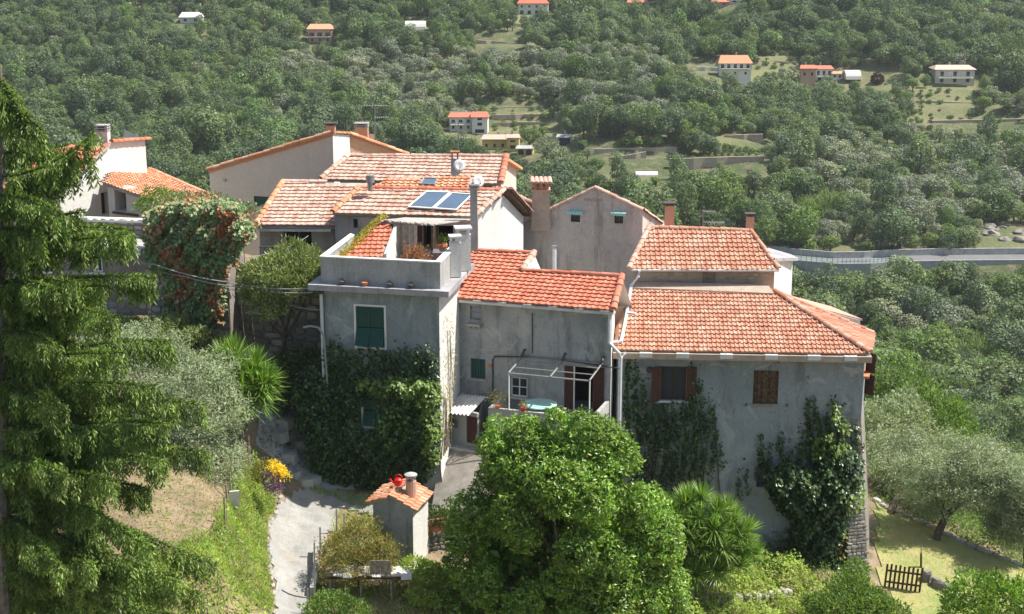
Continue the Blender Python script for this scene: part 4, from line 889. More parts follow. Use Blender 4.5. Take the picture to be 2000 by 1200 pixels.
# terrace shelter with canvas, door and reed roof
FLZ = zst+.03
tp_ = thing('terrace_shelter', 'ragged pale reed and canvas shelter over the terrace doorway', 'shelter', W(830, 500, 52.5))
e0, e1, e2_, e3 = W(742, 432, 52.2), W(850, 441, 51.9), W(925, 430, 53.6), W(790, 427, 54.2)
n = 26; mb = MB()
for i in range(n):
    a = e0.lerp(e1, 0); t0, t1 = i/n, (i+.9)/n
    fa, fb = e0.lerp(e1, t0), e0.lerp(e1, t1); ba_, bb_ = e3.lerp(e2_, t0), e3.lerp(e2_, t1); jz = Vector((0, random.uniform(-.12, .1), random.uniform(-.03, .03)))
    mb.hexa([fa+jz, fb+jz, bb_, ba_, fa+jz+Vector((0, 0, .04)), fb+jz+Vector((0, 0, .04)), bb_+Vector((0, 0, .04)), ba_+Vector((0, 0, .04))])
part('reed_roof', mb, M['reed'], tp_, kind='stuff')
for (px, y0_, y1_, Y_) in ((765, 438, 507, 52.1), (844, 440, 490, 52.0), (742, 432, 470, 53.6)):
    part('post', MB().tube([W(px, y1_, Y_), W(px, y0_, Y_)], .045, 5), M['oldwood'], tp_)
V = []; n = 14
for i in range(n+1):
    px = 768+(815-768)*i/n; o = .09*math.sin(i*1.9)
    V += [W(px, 500+3*math.sin(i*2), 53.3+o), W(px, 440, 53.1+o*.6)]
part('canvas', MB().add(V, [(2*i, 2*i+2, 2*i+3, 2*i+1) for i in range(n)]), M['cloth'], tp_)
bw = thing('terrace_room', 'low white walled room with open doorway at the back of the terrace', 'house', W(850, 500, 54.6))
PR = Plane(xy(W(700, 480, 55.6)), xy(W(934, 480, 55.2))); zr1 = PR.hit(850, 427)[1]; zr0 = FLZ-.1
dd = (*PR.rect(826, 441, 842, 505), 1.0); dw = (*PR.rect(850, 441, 885, 484), 1.0)
mb = MB(); wallmesh(mb, PR, 0, PR.L, 5, [(0, zr1), (PR.L, zr1)], [(dd[0], FLZ, dd[2], dd[3], 1.), dw]); part('wall', mb, M['pinkstone'], bw)
mb = MB(); pbox(mb, PR, dd[0]-.1, FLZ, dw[2]+.1, dd[3]+.1, -1.1, -1.02); part('shade_backing', mb, M['dark'], bw)  # near-black panel painting the shade behind the terrace openings
mb = MB(); pbox(mb, PR, PR.hit(814, 480)[0], FLZ, PR.hit(825, 480)[0], dd[3], 0, .05); part('door_leaf', mb, M['brown'], bw)
# white twin chimneys on the parapet
for x0, x1, y0_, y1_, Y_, lb in ((878, 899, 462, 504, 50.6, 'white boxy terrace chimney with slotted cap, the front one of two'), (890, 918, 446, 503, 51.6, 'white boxy terrace chimney with slotted cap, the taller one behind')):
    a, b = W(x0, y1_, Y_), W(x1, y1_, Y_); z1 = W(x0, y0_, Y_).z; wd = b.x-a.x; c = (a+b)/2; t = thing('chimney', lb, 'chimney', (c.x, Y_+wd/2, FLZ), 'white chimneys on the terrace')
    part('stack', MB().box((c.x, Y_+wd/2, (z1+FLZ)/2-.12), (wd, wd, z1-FLZ-.24), (1, .15, 0)), M['white'], t)
    for i, j in ((-1, -1), (1, -1), (1, 1), (-1, 1)): part('cap_post', MB().box((c.x+i*wd*.36, Y_+wd/2+j*wd*.36, z1-.16), (wd*.22, wd*.22, .2), (1, .15, 0)), M['white'], t)
    part('cap_slab', MB().box((c.x, Y_+wd/2, z1-.03), (wd*1.18, wd*1.18, .07), (1, .15, 0)), M['white'], t)
t = thing('flue', 'tall square pale flue rising past the solar roof above the terrace', 'chimney', W(926, 486, 53.2)); a = W(926, 488, 53.2); b = W(926, 366, 53.2)
part('stack', MB().box((a.x, a.y, (a.z+b.z)/2), (.26, .26, b.z-a.z)), M['concrete'], t); part('cap_slab', MB().box((a.x, a.y, b.z+.06), (.36, .36, .07)), M['metal'], t)
zp0 = zst+.03
def pxpot(px0, px1, Y_, h_, label, cat, mk, plantm, pr, n, leaf=.07):
    a = W((px0+px1)/2, 500, Y_); a.z = FLZ; return pot('flower_pot', a, (W(px1, 500, Y_).x-W(px0, 500, Y_).x)/2, h_, mk, label, cat, plantm, n, pr, leaf=leaf)
pxpot(790, 830, 50.0, .55, 'big tub of pink and bronze leaved plant behind the terrace parapet', 'plant pot', 'terracotta', 'pinkflower', .52, 1100, .1)
pxpot(851, 873, 52.8, .75, 'terracotta planter with small green plant before the terrace window', 'plant pot', 'terracotta', 'light', .25, 200)
a = W(872, 495, 51.6); a.z = FLZ; t = thing('terrace_table', 'low table with grey top behind the parapet near the white chimneys', 'table', a)
part('table_top', MB().box((a.x, a.y, FLZ+.7), (.95, .7, .05)), M['metal'], t); mb = MB(); 
for i, j in ((-1, -1), (1, -1), (1, 1), (-1, 1)): part('leg', MB().box((a.x+i*.4, a.y+j*.28, FLZ+.337), (.05, .05, .674)), M['metal'], t)

# ================================================================ house with solar panels
EG0 = W(650, 417, 57.6); EG1 = onz(928, 424, EG0.z); RPG = roofplane(EG0, EG1, R(21)); dG = RPG[1]; hG = Vector((-dG.y, dG.x, 0)); nG = RPG[3]
sg = thing('solar_house', 'house with pale tiled roof carrying two solar panels and a white gable side', 'house', (EG1.x, EG1.y, 4))
G0, G1 = onp(702, 368, EG0, nG), onp(985, 373, EG0, nG)
roof(sg, RPG, pts=[EG0, EG1, G1, G0], matk='tileC', tw=.27, tl=.3)
caps(sg, G0, G1, 'tileB', .13, .34); caps(sg, EG0+nG*.05, G0+nG*.05, 'tileD', .12, .34); caps(sg, EG1+nG*.05, G1+nG*.05, 'tileC', .11, .34)
PGf = Plane(xy(EG0+hG*.3), xy(EG1+hG*.3-dG*.05)); mb = MB(); zg = EG0.z-.04; gwn = PGf.rect(690, 428, 730, 446)
wallmesh(mb, PGf, 0, PGf.L, 5, [(0, zg), (PGf.L, zg)], [gwn]); part('wall', mb, M['concrete'], sg); window(sg, PGf, gwn, -.1, .05, 'green', 1, 0)
c = PGf.pt(PGf.L, 0); r_ = W(1022, 470, 62.0); ap = G1+Vector((.02, 0, -.18)); zre = W(1026, 418, 62).z
mb = MB(); am = Vector((ap.x, ap.y, 0)); mb.add([(c.x, c.y, 5), (am.x-.05, am.y, 5), (r_.x, r_.y, 5), (r_.x, r_.y, zre-.1), (am.x-.05, am.y, ap.z), (c.x, c.y, zg)], [(0, 1, 4, 5), (1, 2, 3, 4)]); part('gable_wall', mb, M['white'], sg, 'bright white gable wall')
rr = Vector((r_.x+.35, r_.y+.3, zre-.05)); n2_ = (rr-G1).cross(Vector((-2, 6, 0))).normalized()
back = [G1+Vector((.25, -.1, .03)), rr, rr+Vector((-6, 2, .3)), G0+Vector((0, 0, 0))]
part('back_roof', MB().slab(back, .14), M['oldwood'], sg); 
for k in range(4): a = back[0].lerp(back[3], .0)+Vector((-.22*k, .05*k, .05)); b = back[1]+Vector((-.3*k, .1*k, .05)); caps(sg, a, b, 'tileC', .11, .34)
# solar panels
sp = thing('solar_collector', 'pair of blue-grey solar panels in pale frames side by side on the pale tiled roof', 'solar panel', onp(860, 405, EG0, nG))
lift = lambda px, py, h_=.16: onp(px, py, EG0+nG*h_, nG)
def panel(A, B, C, D, nm):
    mb = MB()
    for p, q_ in ((A, B), (B, C), (C, D), (D, A)): mb.tube([p, q_], .035, 4)
    o = part(nm, mb, M['frame'], sp, smooth=False); part('pane', MB().slab([A, B, C, D], .05, nG), M['solar'], o)
panel(lift(797, 404), lift(844, 407), lift(878, 376), lift(832, 375), 'panel'); panel(lift(848, 407), lift(891, 410), lift(922, 380), lift(882, 377), 'panel')
for px, py in ((800, 404), (890, 410), (835, 377), (918, 380)): part('bracket', MB().tube([lift(px, py, .02), lift(px, py, .15)], .03, 4), M['metal'], sp)
def dish(px, py, Y, r, d, label, zfoot):
    c = W(px, py, Y); d = Vector(d).normalized(); X = d.cross(Vector((0, 0, 1))).normalized(); Z = X.cross(d)
    t = thing('satellite_dish', label, 'satellite dish', zfoot); V = []; k = 14
    for rr_, dep_ in ((.02, .0), (.5, .05), (1., .18), (1.0, .2), (.5, .07), (.02, .02)):
        V += [c+(X*math.cos(2*math.pi*j/k)+Z*math.sin(2*math.pi*j/k))*rr_*r+d*(dep_*r if rr_ != 1. else dep_*r) for j in range(k)]
    f = [(i*k+j, i*k+(j+1) % k, (i+1)*k+(j+1) % k, (i+1)*k+j) for i in range(5) for j in range(k)]
    part('dish', MB().add(V, f), M['frame'], t, smooth=True); part('arm', MB().tube([c-Z*r*.9, c+d*r*.8-Z*.1], .012, 4), M['metal'], t); part('receiver', MB().box(c+d*r*.85-Z*.08, (.05, .07, .05)), M['metal'], t)
    part('mast', MB().tube([Vector(zfoot), c-d*.03], .022, 5), M['metal'], t)
c_ = W(926, 362, 53.2)
dish(933, 355, 55, .24, (.5, -1, .25), 'grey satellite dish just right of the tall flue', tuple(W(936, 372, 56)))
dish(897, 324, 59.5, .25, (.15, -1, .3), 'white satellite dish fixed to the chimney of the upper roof', tuple(W(897, 340, 59.6)))
# ---- left lower roof and veranda
EH0 = W(500, 440, 58.2); EH1 = onz(673, 441, EH0.z); RPH = roofplane(EH0, EH1, R(20)); nH = RPH[3]
vh = thing('veranda_house', 'low house with pale pinkish tiled roof and dark glazed veranda at the left', 'house', (EH0.x, EH0.y, 4))
H0, H1, H2 = onp(553, 356, EH0, nH), onp(718, 358, EH0, nH), onp(676, 398, EH0, nH)
roof(vh, RPH, pts=[EH0, EH1, H2, H1+Vector((0, 0, 0)), H0], matk='tileC', tw=.27, tl=.28); caps(vh, H0, onp(640, 356, EH0, nH), 'tileC', .12, .34); caps(vh, EH0+nH*.05, H0+nH*.05, 'tileD', .12, .34)
PH = Plane(xy(EH0+Vector((.05, .45, 0))), xy(EH1+Vector((0.3, .45, 0)))); hv = PH.rect(554, 447, 609, 486)
mb = MB(); wallmesh(mb, PH, 0, PH.L, 5, [(0, EH0.z-.03), (PH.L, EH0.z-.03)], [(*hv, .4)]); a, b = PH.pt(PH.L, 0), PH.pt(0, 0); mb.quad((a.x, a.y, 5), (a.x+.3, a.y+5, 5), (a.x+.3, a.y+5, EH0.z), (a.x, a.y, EH0.z-.03)); part('wall', mb, M['concrete'], vh)
wv = window(vh, PH, hv, -.35, .06, 'metal', 1, 0)
mb = MB(); mb.tube([EH0+Vector((0, -.03, -.08)), EH1+Vector((0, -.03, -.08))], .06, 6); part('gutter', mb, M['metal'], vh)
mb = MB(); a = PH.hit(510, 450); b = PH.hit(650, 450); pbox(mb, PH, a[0], a[1]+.05, b[0], a[1]+.16, .0, .5); part('lintel', mb, M['gutter'], vh)
rl = thing('railing', 'thin metal railing on the veranda edge left of the dark window', 'railing', W(520, 505, 57)); zr = [W(x, 484, 57) for x in (510, 530, 550)]
part('rail', MB().tube([W(506, 482, 57), W(556, 482, 57)], .025, 4), M['rust'], rl)
for x in range(508, 557, 8): part('baluster', MB().tube([W(x, 482, 57), W(x, 500, 57)], .014, 4), M['rust'], rl)
# ---- upper long roof
EI0 = W(626, 351, 64.5); EI1 = onz(978, 360, EI0.z); RPI = roofplane(EI0, EI1, R(20)); nI = RPI[3]
ih = thing('upper_long_house', 'house with the highest long pale tiled roof, dish and chimney on it', 'house', (EI1.x, EI1.y, 4))
I0, I1 = onp(682, 305, EI0, nI), onp(989, 306, EI0, nI)
roof(ih, RPI, pts=[EI0, EI1, I1, I0], matk='tileC', tw=.28, tl=.3); caps(ih, I0, I1, 'tileC', .12, .36); caps(ih, EI0+nI*.05, I0+nI*.05, 'tileC', .12, .36); caps(ih, EI1+nI*.05, I1+nI*.05, 'tileB', .14, .36)
PI = Plane(xy(EI0+Vector((.8, .4, 0))), xy(EI1+Vector((-.25, .4, 0)))); mb = MB(); wallmesh(mb, PI, 0, PI.L, 5, [(0, EI0.z-.03), (PI.L, EI0.z-.03)], [PI.rect(945, 362, 968, 370)]); a = PI.pt(PI.L, 0)
bkI = I1+Vector((.45, 3.2, -1.0)); mb.add([(a.x, a.y, 5), (I1.x-.2, I1.y, 5), (bkI.x, bkI.y, 5), (bkI.x, bkI.y, bkI.z), (I1.x-.2, I1.y, I1.z-.1), (a.x, a.y, EI0.z-.03)], [(0, 1, 4, 5), (1, 2, 3, 4)]); part('wall', mb, M['cream'], ih)
part('back_roof', MB().slab([I1, bkI+Vector((.3, .2, 0)), Vector((I0.x+.5, bkI.y, bkI.z)), I0], .12), M['tileD'], ih)
chimney('c', 881, 896, 297, 343, 59.8+4, 'concrete', 'narrow dark grey chimney on the upper long roof beside the white dish', 'slab', dep=1.)
antenna(895, 232, 300, 64, [(878, 219, 920, 219, 9), (890, 268, 925, 270, 7)], 'tall aerial mast on the chimney of the highest tiled roof')
# ---- small skylight roof
EJ0 = W(732, 364, 61.2); EJ1 = onz(918, 367, EJ0.z); RPJ = roofplane(EJ0, EJ1, R(16)); nJ = RPJ[3]
jh = thing('skylight_roof', 'low strip of speckled tiled roof with a skylight between the two longer roofs', 'roof', (EJ0.x, EJ0.y, EJ0.z-1))
J0, J1 = onp(758, 347, EJ0, nJ), onp(922, 348, EJ0, nJ); roof(jh, RPJ, pts=[EJ0, EJ1, J1, J0], matk='tileD', tw=.26, tl=.26)
mb = MB(); wallmesh(mb, Plane(xy(EJ0+Vector((.2, .2, 0))), xy(EJ1+Vector((0, .2, 0)))), 0, (EJ1-EJ0).length, 5, [(0, EJ0.z-.03), (9, EJ0.z-.03)]); part('wall', mb, M['salmon'], jh)
sk = [onp(px, py, EJ0+nJ*.12, nJ) for px, py in ((820, 359), (848, 360), (853, 349), (828, 348))]; mb = MB()
for i in range(4): mb.tube([sk[i], sk[(i+1) % 4]], .04, 4)
ws = part('skylight', mb, M['metal'], jh); part('pane', MB().slab(sk, .06, nJ), M['solar'], ws)
t = thing('flue_pipe', 'short shiny metal flue with wide cowl left of the skylight roof', 'pipe', W(723, 372, 58.6)); part('pipe', MB().tube([W(723, 372, 58.6), W(723, 355, 58.6)], .1, 10), M['metal'], t); part('cowl', MB().tube([W(723, 357, 58.6), W(723, 343, 58.6)], .17, 12), M['metal'], t)
# stony roof edge right of solar gable
rb = thing('old_stone_house', 'ruined looking rubble wall and old roof edge right of the white gable', 'house', W(1010, 470, 64.5)); a, b = W(985, 380, 66), W(1045, 404, 63.5)
mb = MB(); PO = Plane(xy(a), xy(b)); wallmesh(mb, PO, 0, PO.L, 5, [(0, PO.hit(985, 372)[1]), (PO.L, PO.hit(1045, 400)[1])]); part('wall', mb, M['pinkstone'], rb)
stones(rb, onplane_f(PO, 0, PO.hit(1010, 430)[1]), PO.L, 1.0, 'stone', .3, .18, .06, True); caps(rb, PO.pt(0, PO.hit(985, 372)[1]), PO.pt(PO.L, PO.hit(1045, 400)[1]), 'tileC', .12, .34)

# ================================================================ big cream house
K0, K1 = W(409, 340, 73), W(651, 300, 70.5); PK = Plane(xy(K0), xy(K1)); ck = thing('cream_house', 'large plain cream house with tall blank wall and slanting roof edge', 'house', (K0.x, K0.y, 0))
kt = [PK.hit(409, 334), PK.hit(651, 262)]; kw = PK.rect(496, 384, 528, 404)
mb = MB(); wallmesh(mb, PK, 0, PK.L, 2, [(0, kt[0][1]), (PK.L, kt[1][1])], [kw]); part('wall', mb, M['cream'], ck)
mb = MB(); shutter_mb(mb, PK, kw[0], kw[1], kw[2], kw[3], -.08, 10); part('shutter', mb, M['green'], ck)
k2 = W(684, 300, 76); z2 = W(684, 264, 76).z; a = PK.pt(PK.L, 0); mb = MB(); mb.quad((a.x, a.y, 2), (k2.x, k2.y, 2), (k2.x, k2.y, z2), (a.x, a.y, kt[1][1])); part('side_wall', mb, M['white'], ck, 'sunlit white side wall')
k3 = W(797, 330, 77.5); PK3 = Plane(xy(k2), xy(k3)); mb = MB(); wallmesh(mb, PK3, 0, PK3.L, 2, [(0, z2), (PK3.L, PK3.hit(795, 304)[1])]); part('salmon_wall', mb, M['salmon'], ck, 'salmon painted wall sloping down to the right')
pa, pb_, pc, pd = PK.pt(0, kt[0][1]+.05, .1), PK.pt(PK.L, kt[1][1]+.05, .1), Vector((k2.x, k2.y, z2+.05)), PK3.pt(PK3.L, PK3.hit(795, 304)[1]+.05, .05)
caps(ck, pa, pb_, 'tileD', .15, .42); caps(ck, pb_, pc, 'tileD', .13, .4); caps(ck, pd, pc, 'tileD', .14, .42)
part('roof', MB().slab([pa, pb_, pb_+Vector((-.8, 7, -2.6)), pa+Vector((1, 7, -2.6))], .12).slab([pc, pd, pd+Vector((0, 5, -1.9)), pc+Vector((0, 5, -1.9))], .12), M['tileD'], ck)
mb = MB(); u, z = PK.hit(439, 352); pbox(mb, PK, u-.08, z-.06, u+.08, z+.06, 0, .1); u, z = PK.hit(454, 423); part('vent', mb, M['concrete'], ck)
mb = MB(); u, z = PK3.hit(697, 300); pbox(mb, PK3, u-.3, z-.06, u+.3, z+.06, 0, .08); part('vent', mb, M['concrete'], ck)
chimney('c', 637, 654, 241, 266, 72.5, 'pinkwall', 'plain little chimney at the peak of the cream house, the left one', 'pot', capm=None)
t = chimney('c', 693, 718, 240, 263, 76.5, 'salmon', 'two-tone square chimney with dark open cap right of the cream house peak', 'slots')
mb = MB(); a = W(692, 282, 77.8); mb.hexa([W(690, 285, 77.8), W(731, 285, 77.8), W(731, 285, 79), W(690, 285, 79), W(690, 262, 77.8), W(731, 262, 77.8), W(731, 262, 79), W(690, 262, 79)]); part('chimney_wall', mb, M['cream'], ck)
antenna(732, 205, 282, 77, [(709, 206, 757, 207, 9), (731, 230, 760, 229, 7)], 'tall television aerial beside the cream house chimney')

# ================================================================ white house at the left
PL = Plane(xy(W(118, 400, 63.5)), xy(W(291, 400, 68.5))); lh = thing('white_house', 'bright white house with chimney and red roof partly behind the big conifer', 'house', (PL.A.x, PL.A.y, 5))
ltop = [PL.hit(118, 372), PL.hit(160, 336), PL.hit(214, 288), PL.hit(216, 278), PL.hit(290, 272)]; hl = (*PL.rect(224, 366, 246, 413), .5); hl2 = (*PL.rect(198, 376, 211, 419), .3)
mb = MB(); wallmesh(mb, PL, 0, PL.L, 5, ltop, [hl2]); pe = PL.pt(PL.L, 0); mb.quad((pe.x, pe.y, 5), (pe.x-2, pe.y+4, 5), (pe.x-2, pe.y+4, ltop[-1][1]), (pe.x, pe.y, ltop[-1][1])); part('wall', mb, M['white'], lh)
PL0 = Plane(xy(W(20, 400, 64.6)), xy(W(118, 400, 63.5))); mb = MB(); zz = PL0.hit(60, 363)[1]; lw = PL0.rect(60, 375, 74, 410); wallmesh(mb, PL0, 0, PL0.L, 4, [(0, zz), (PL0.L, zz)], [lw]); part('front_wall', mb, M['cream'], lh); window(lh, PL0, lw, -.1, .05, 'metal', 0, 1)
rpL = roofplane(PL0.pt(-1, zz, .2), PL0.pt(PL0.L+.1, zz, .2), R(24)); roof(lh, rpL, pix=[(0, 368), (124, 366), (214, 284), (110, 288)], matk='tileB', tw=.26, tl=.34)
caps(lh, PL.pt(*ltop[3], .05), PL.pt(*ltop[4], .05), 'tileB', .13, .36); mb = MB(); pbox(mb, PL, hl2[0]+.003, hl2[1]+.003, hl2[2]-.003, hl2[3]-.003, -.25, -.2); part('door', mb, M['brown'], lh)
chimney('c', 188, 211, 243, 288, 66.6, 'gable', 'stout chimney with three slotted cap courses on the white house', 'slots', dep=1.)
# annex
ax = thing('annex', 'low annex with sloping orange tiled roof joined to the white house', 'house', W(240, 430, 62.5)); PX = Plane(xy(W(212, 400, 63.2)), xy(W(300, 400, 61.8)))
xt = [PX.hit(212, 358), PX.hit(300, 391)]; hx = (*PX.rect(224, 367, 246, 413), .6); mb = MB(); wallmesh(mb, PX, 0, PX.L, 5, [(0, xt[0][1]), (PX.L, xt[1][1])], [hx]); pbk2 = [PX.pt(hx[0], hx[1], -.6), PX.pt(hx[2], hx[1], -.6), PX.pt(hx[2], hx[3], -.6), PX.pt(hx[0], hx[3], -.6)]; mb.quad(*pbk2, 1); part('wall', mb, [M['cream'], M['dark']], ax)  # opening backed in near-black, the inner shade put into the colour
mb = MB(); pbox(mb, PX, hx[0]-.1, hx[1]-.12, hx[2]+.7, hx[1]-.03, 0, .1); part('ledge', mb, M['oldwood'], ax)
a, b = PX.pt(-.1, xt[0][1], .15), PX.pt(PX.L+.1, xt[1][1], .15); vup = (W(292, 333, 67.5)-b); d_ = (b-a).normalized(); n_ = d_.cross(W(224, 333, 67.5)-a).normalized(); up_ = n_.cross(d_)
roof(ax, (a, d_, up_, n_), pts=[a, b, onp(440, 398, a, n_), onp(292, 333, a, n_), onp(224, 333, a, n_)], matk='tileD', tw=.2, tl=.34)
caps(ax, onp(440, 398, a, n_)+n_*.05, onp(292, 333, a, n_)+n_*.05, 'tileD', .12, .36)

# ================================================================ stone terrace wall and stone house below
PM = Plane(xy(W(150, 460, 58.6)), xy(W(312, 460, 58.0))); mw = thing('terrace_wall', 'rubble stone parapet wall with pale coping below the white house', 'wall', W(230, 500, 58))
zc0, zc1 = PM.hit(200, 433)[1], PM.hit(200, 482)[1]; mb = MB(); mb.hexa([PM.pt(-.5, zc1-1, 0), PM.pt(PM.L, zc1-1, 0), PM.pt(PM.L, zc1-1, -.5), PM.pt(-.5, zc1-1, -.5), PM.pt(-.5, zc0, 0), PM.pt(PM.L, zc0, 0), PM.pt(PM.L, zc0, -.5), PM.pt(-.5, zc0, -.5)]); part('core', mb, M['mortar'], mw)
stones(mw, onplane_f(PM, -.4, zc1, .01), PM.L+.3, zc0-zc1, 'stone', .38, .24, .09, True); mb = MB(); pbox(mb, PM, -.6, zc0, PM.L+.1, zc0+.08, -.55, .08); part('coping', mb, M['white'], mw)
PN = Plane(xy(W(20, 560, 56.6)), xy(W(318, 560, 56.0))); sm = thing('stone_building', 'old patchy stone building with small white framed windows below the terrace wall', 'house', W(150, 640, 56))
nw = [PN.rect(180, 505, 200, 532), PN.rect(86, 510, 100, 530)]; zn = PN.hit(200, 484)[1]; mb = MB(); wallmesh(mb, PN, -1, PN.L, 5.5, [(-1, zn), (PN.L, zn)], nw); part('wall', mb, M['mortar'], sm)
mb = MB(); mb.quad(PN.pt(-1, zn, .05), PN.pt(PN.L, zn, .05), PN.pt(PN.L, zn, -3), PN.pt(-1, zn, -3)); part('ledge', mb, M['concrete'], sm)
for h in nw: window(sm, PN, h, -.1, .06, 'frame', 1, 0, sill='frame')
stones(sm, onplane_f(PN, PN.hit(120, 500)[0], PN.hit(200, 640)[1], .0), PN.L-PN.hit(120, 500)[0], zn-PN.hit(200, 640)[1]-.1, 'stone', .4, .26, .07, True, skip=lambda u, v: any(h[0]-.15 < u+PN.hit(120, 500)[0] < h[2]+.15 and h[1]-.15 < v+PN.hit(200, 640)[1] < h[3]+.15 for h in nw) or math.sin(u*1.3+1)*math.sin(v*1.7) > .35)
for k, (px, py) in enumerate(((243, 499), (272, 492))): u, z = PN.hit(px, py); t = thing('wall_box', ('white junction box on the stone wall, lower left one' if k == 0 else 'white junction box on the stone wall, upper right one'), 'box', PN.pt(u, z, .1)); mb = MB(); pbox(mb, PN, u-.1, z-.1, u+.1, z+.09, .06, .2); part('case', mb, M['frame'], t); mb = MB(); pbox(mb, PN, u-.12, z+.095, u+.12, z+.12, .05, .22); part('lid', mb, M['frame'], t)
# pillar/tower behind the red creeper, passage walls
PV = Plane(xy(W(292, 560, 55.0)), xy(W(447, 560, 53.6))); rw = thing('retaining_wall', 'tall rubble retaining wall under the red creeper beside the dark passage', 'wall', W(400, 660, 54)); zv = PV.hit(400, 432)[1]
mb = MB(); wallmesh(mb, PV, 0, PV.L, 4, [(0, zv), (PV.L, zv)]); a = PV.pt(PV.L, 0); mb.quad((a.x, a.y, 4), (a.x+.3, a.y+1.6, 4), (a.x+.3, a.y+1.6, zv), (a.x, a.y, zv)); b = PV.pt(0, 0); mb.quad((b.x, b.y, zv), (a.x, a.y, zv), (a.x+.3, a.y+1.6, zv), (b.x, b.y+1.6, zv)); part('core', mb, M['mortar'], rw)
stones(rw, onplane_f(PV, 0, 6), PV.L, zv-6, 'stone', .42, .27, .09, True)
PW_ = Plane(xy(a+Vector((.1, .9, 0))), xy(W(640, 620, 53.4))); zw = PW_.hit(540, 520)[1]; mb = MB(); wallmesh(mb, PW_, 0, PW_.L, 3, [(0, zw), (PW_.L, zw)]); t = thing('passage_wall', 'shaded rubble wall at the back of the dark passage beside the tower', 'wall', W(540, 720, 54)); part('core', mb, M['mortar'], t)
stones(t, onplane_f(PW_, 0, 5.2), PW_.L, zw-5.3, 'stone', .5, .3, .1, True)
# ---------------------------------------------------------------- road on the far bank
def ribbon(mb, pts, w0, w1, dz0=0, dz1=0, mi=0):
    for (a, b) in zip(pts[:-1], pts[1:]):
        mb.quad(a+Vector((0, w0, dz0)), b+Vector((0, w0, dz0)), b+Vector((0, w1, dz1)), a+Vector((0, w1, dz1)), mi)
RZ = -42.2
rd = [onz(px, py, RZ) for px, py in ((1380, 494), (1480, 500), (1560, 509), (1640, 516), (1700, 515), (1760, 511), (1850, 509), (2000, 508), (2200, 508))]
for i, p in enumerate(rd): p.z = RZ
mb = MB(); ribbon(mb, rd, 0, 5.5, 0, 0); struct('road', mb, M['asphalt'])
mb = MB(); ribbon(mb, rd, -.35, 0, 0.1, .1); ribbon(mb, rd, -.35, -.35, -4.2, .1); ribbon(mb, rd, 0, 0, -.0, .1); rwall = thing('road_wall', 'long grey concrete wall carrying the road on the far bank', 'wall', rd[3]); part('wall', mb, M['concrete'], rwall)
mb = MB(); rt = [p for p in rd if p.x > 30]
q = [p+Vector((0, 5.5, 0)) for p in rd]; ribbon(mb, q, 0, .4, 1.3, 1.3); ribbon(mb, q, 0, 0, 0, 1.3); uw = thing('bank_wall', 'pale retaining wall along the upper side of the road', 'wall', q[3]); part('wall', mb, M['concrete'], uw)
rg = thing('guard_rail', 'thin pale blue railing along the edge of the far road', 'railing', rd[2])
mb = MB()
for h_ in (.5, .95): mb.tube([p+Vector((0, -.15, h_)) for p in rd[:6]], .05, 4)
part('rail', mb, M['awning'], rg)
L0 = rd[0]; pm = MB().box((0, 0, .5), (.08, .08, 1.0)).mesh('post', M['metal'])
for i in range(40):
    t_ = i/39*5; k = min(4, int(t_)); p = rd[k].lerp(rd[k+1], t_-k); piece('post', pm, rg, Matrix.Translation(p+Vector((0, -.15, .1))))
# stone terrace walls on the hillside
def field_wall(px0, py0, px1, py1, h_, label, matk='pinkstone', Y=None):
    a, b = hit(px0, py0, 300), hit(px1, py1, 300); ym = (a.y+b.y)/2; a = W(px0, py0, ym); b = W(px1, py1, ym); t = thing('field_wall', label, 'wall', a); n = 8; mb = MB()
    pts = [a.lerp(b, i/n)+Vector((0, random.uniform(-.4, .4), 0)) for i in range(n+1)]
    for p, q_ in zip(pts[:-1], pts[1:]): mb.hexa([p+Vector((0, 0, -2)), q_+Vector((0, 0, -2)), q_+Vector((0, .6, -2)), p+Vector((0, .6, -2)), p+Vector((0, 0, h_)), q_+Vector((0, 0, h_)), q_+Vector((0, .6, h_)), p+Vector((0, .6, h_))])
    part('wall', mb, M[matk], t); return a, b
FW = [(1160, 304, 1322, 300, 1.6, 'long pale stone terrace wall in the middle of the far slope', 'pinkstone'), (1308, 323, 1492, 318, 1.6, 'low grey terrace wall below the vineyard rows', 'pinkstone'), (1180, 318, 1262, 305, 1.0, 'short pinkish wall slanting below the long terrace wall', 'pinkstone'),
      (1415, 275, 1490, 273, 1.4, 'short pale terrace wall above the vineyard', 'pinkstone'), (1360, 138, 1403, 140, 1.2, 'grey wall left of the white house with orange roof', 'gutter'), (930, 82, 1010, 88, .6, 'pale earth wall under the white villa at the top', 'pinkstone'),
      (955, 214, 1060, 211, .5, 'uppermost thin terrace line right of the white house pair', 'pinkstone'), (960, 228, 1085, 226, .5, 'second thin terrace line right of the white house pair', 'pinkstone'), (965, 243, 1075, 242, .5, 'third thin terrace line right of the white house pair', 'pinkstone'), (1790, 200, 1900, 204, .5, 'thin terrace line below the flat roofed house', 'pinkstone'), (1820, 240, 2010, 236, .6, 'long thin terrace line near the right edge', 'pinkstone'), (1480, 122, 1556, 124, .5, 'thin terrace line right of the house with the orange roof', 'pinkstone')]
rects = [(w_[0], w_[1]-14, w_[2], w_[3]+6, hit(w_[0], w_[1], 300).y) for w_ in FW]
for w_ in FW: field_wall(*w_)

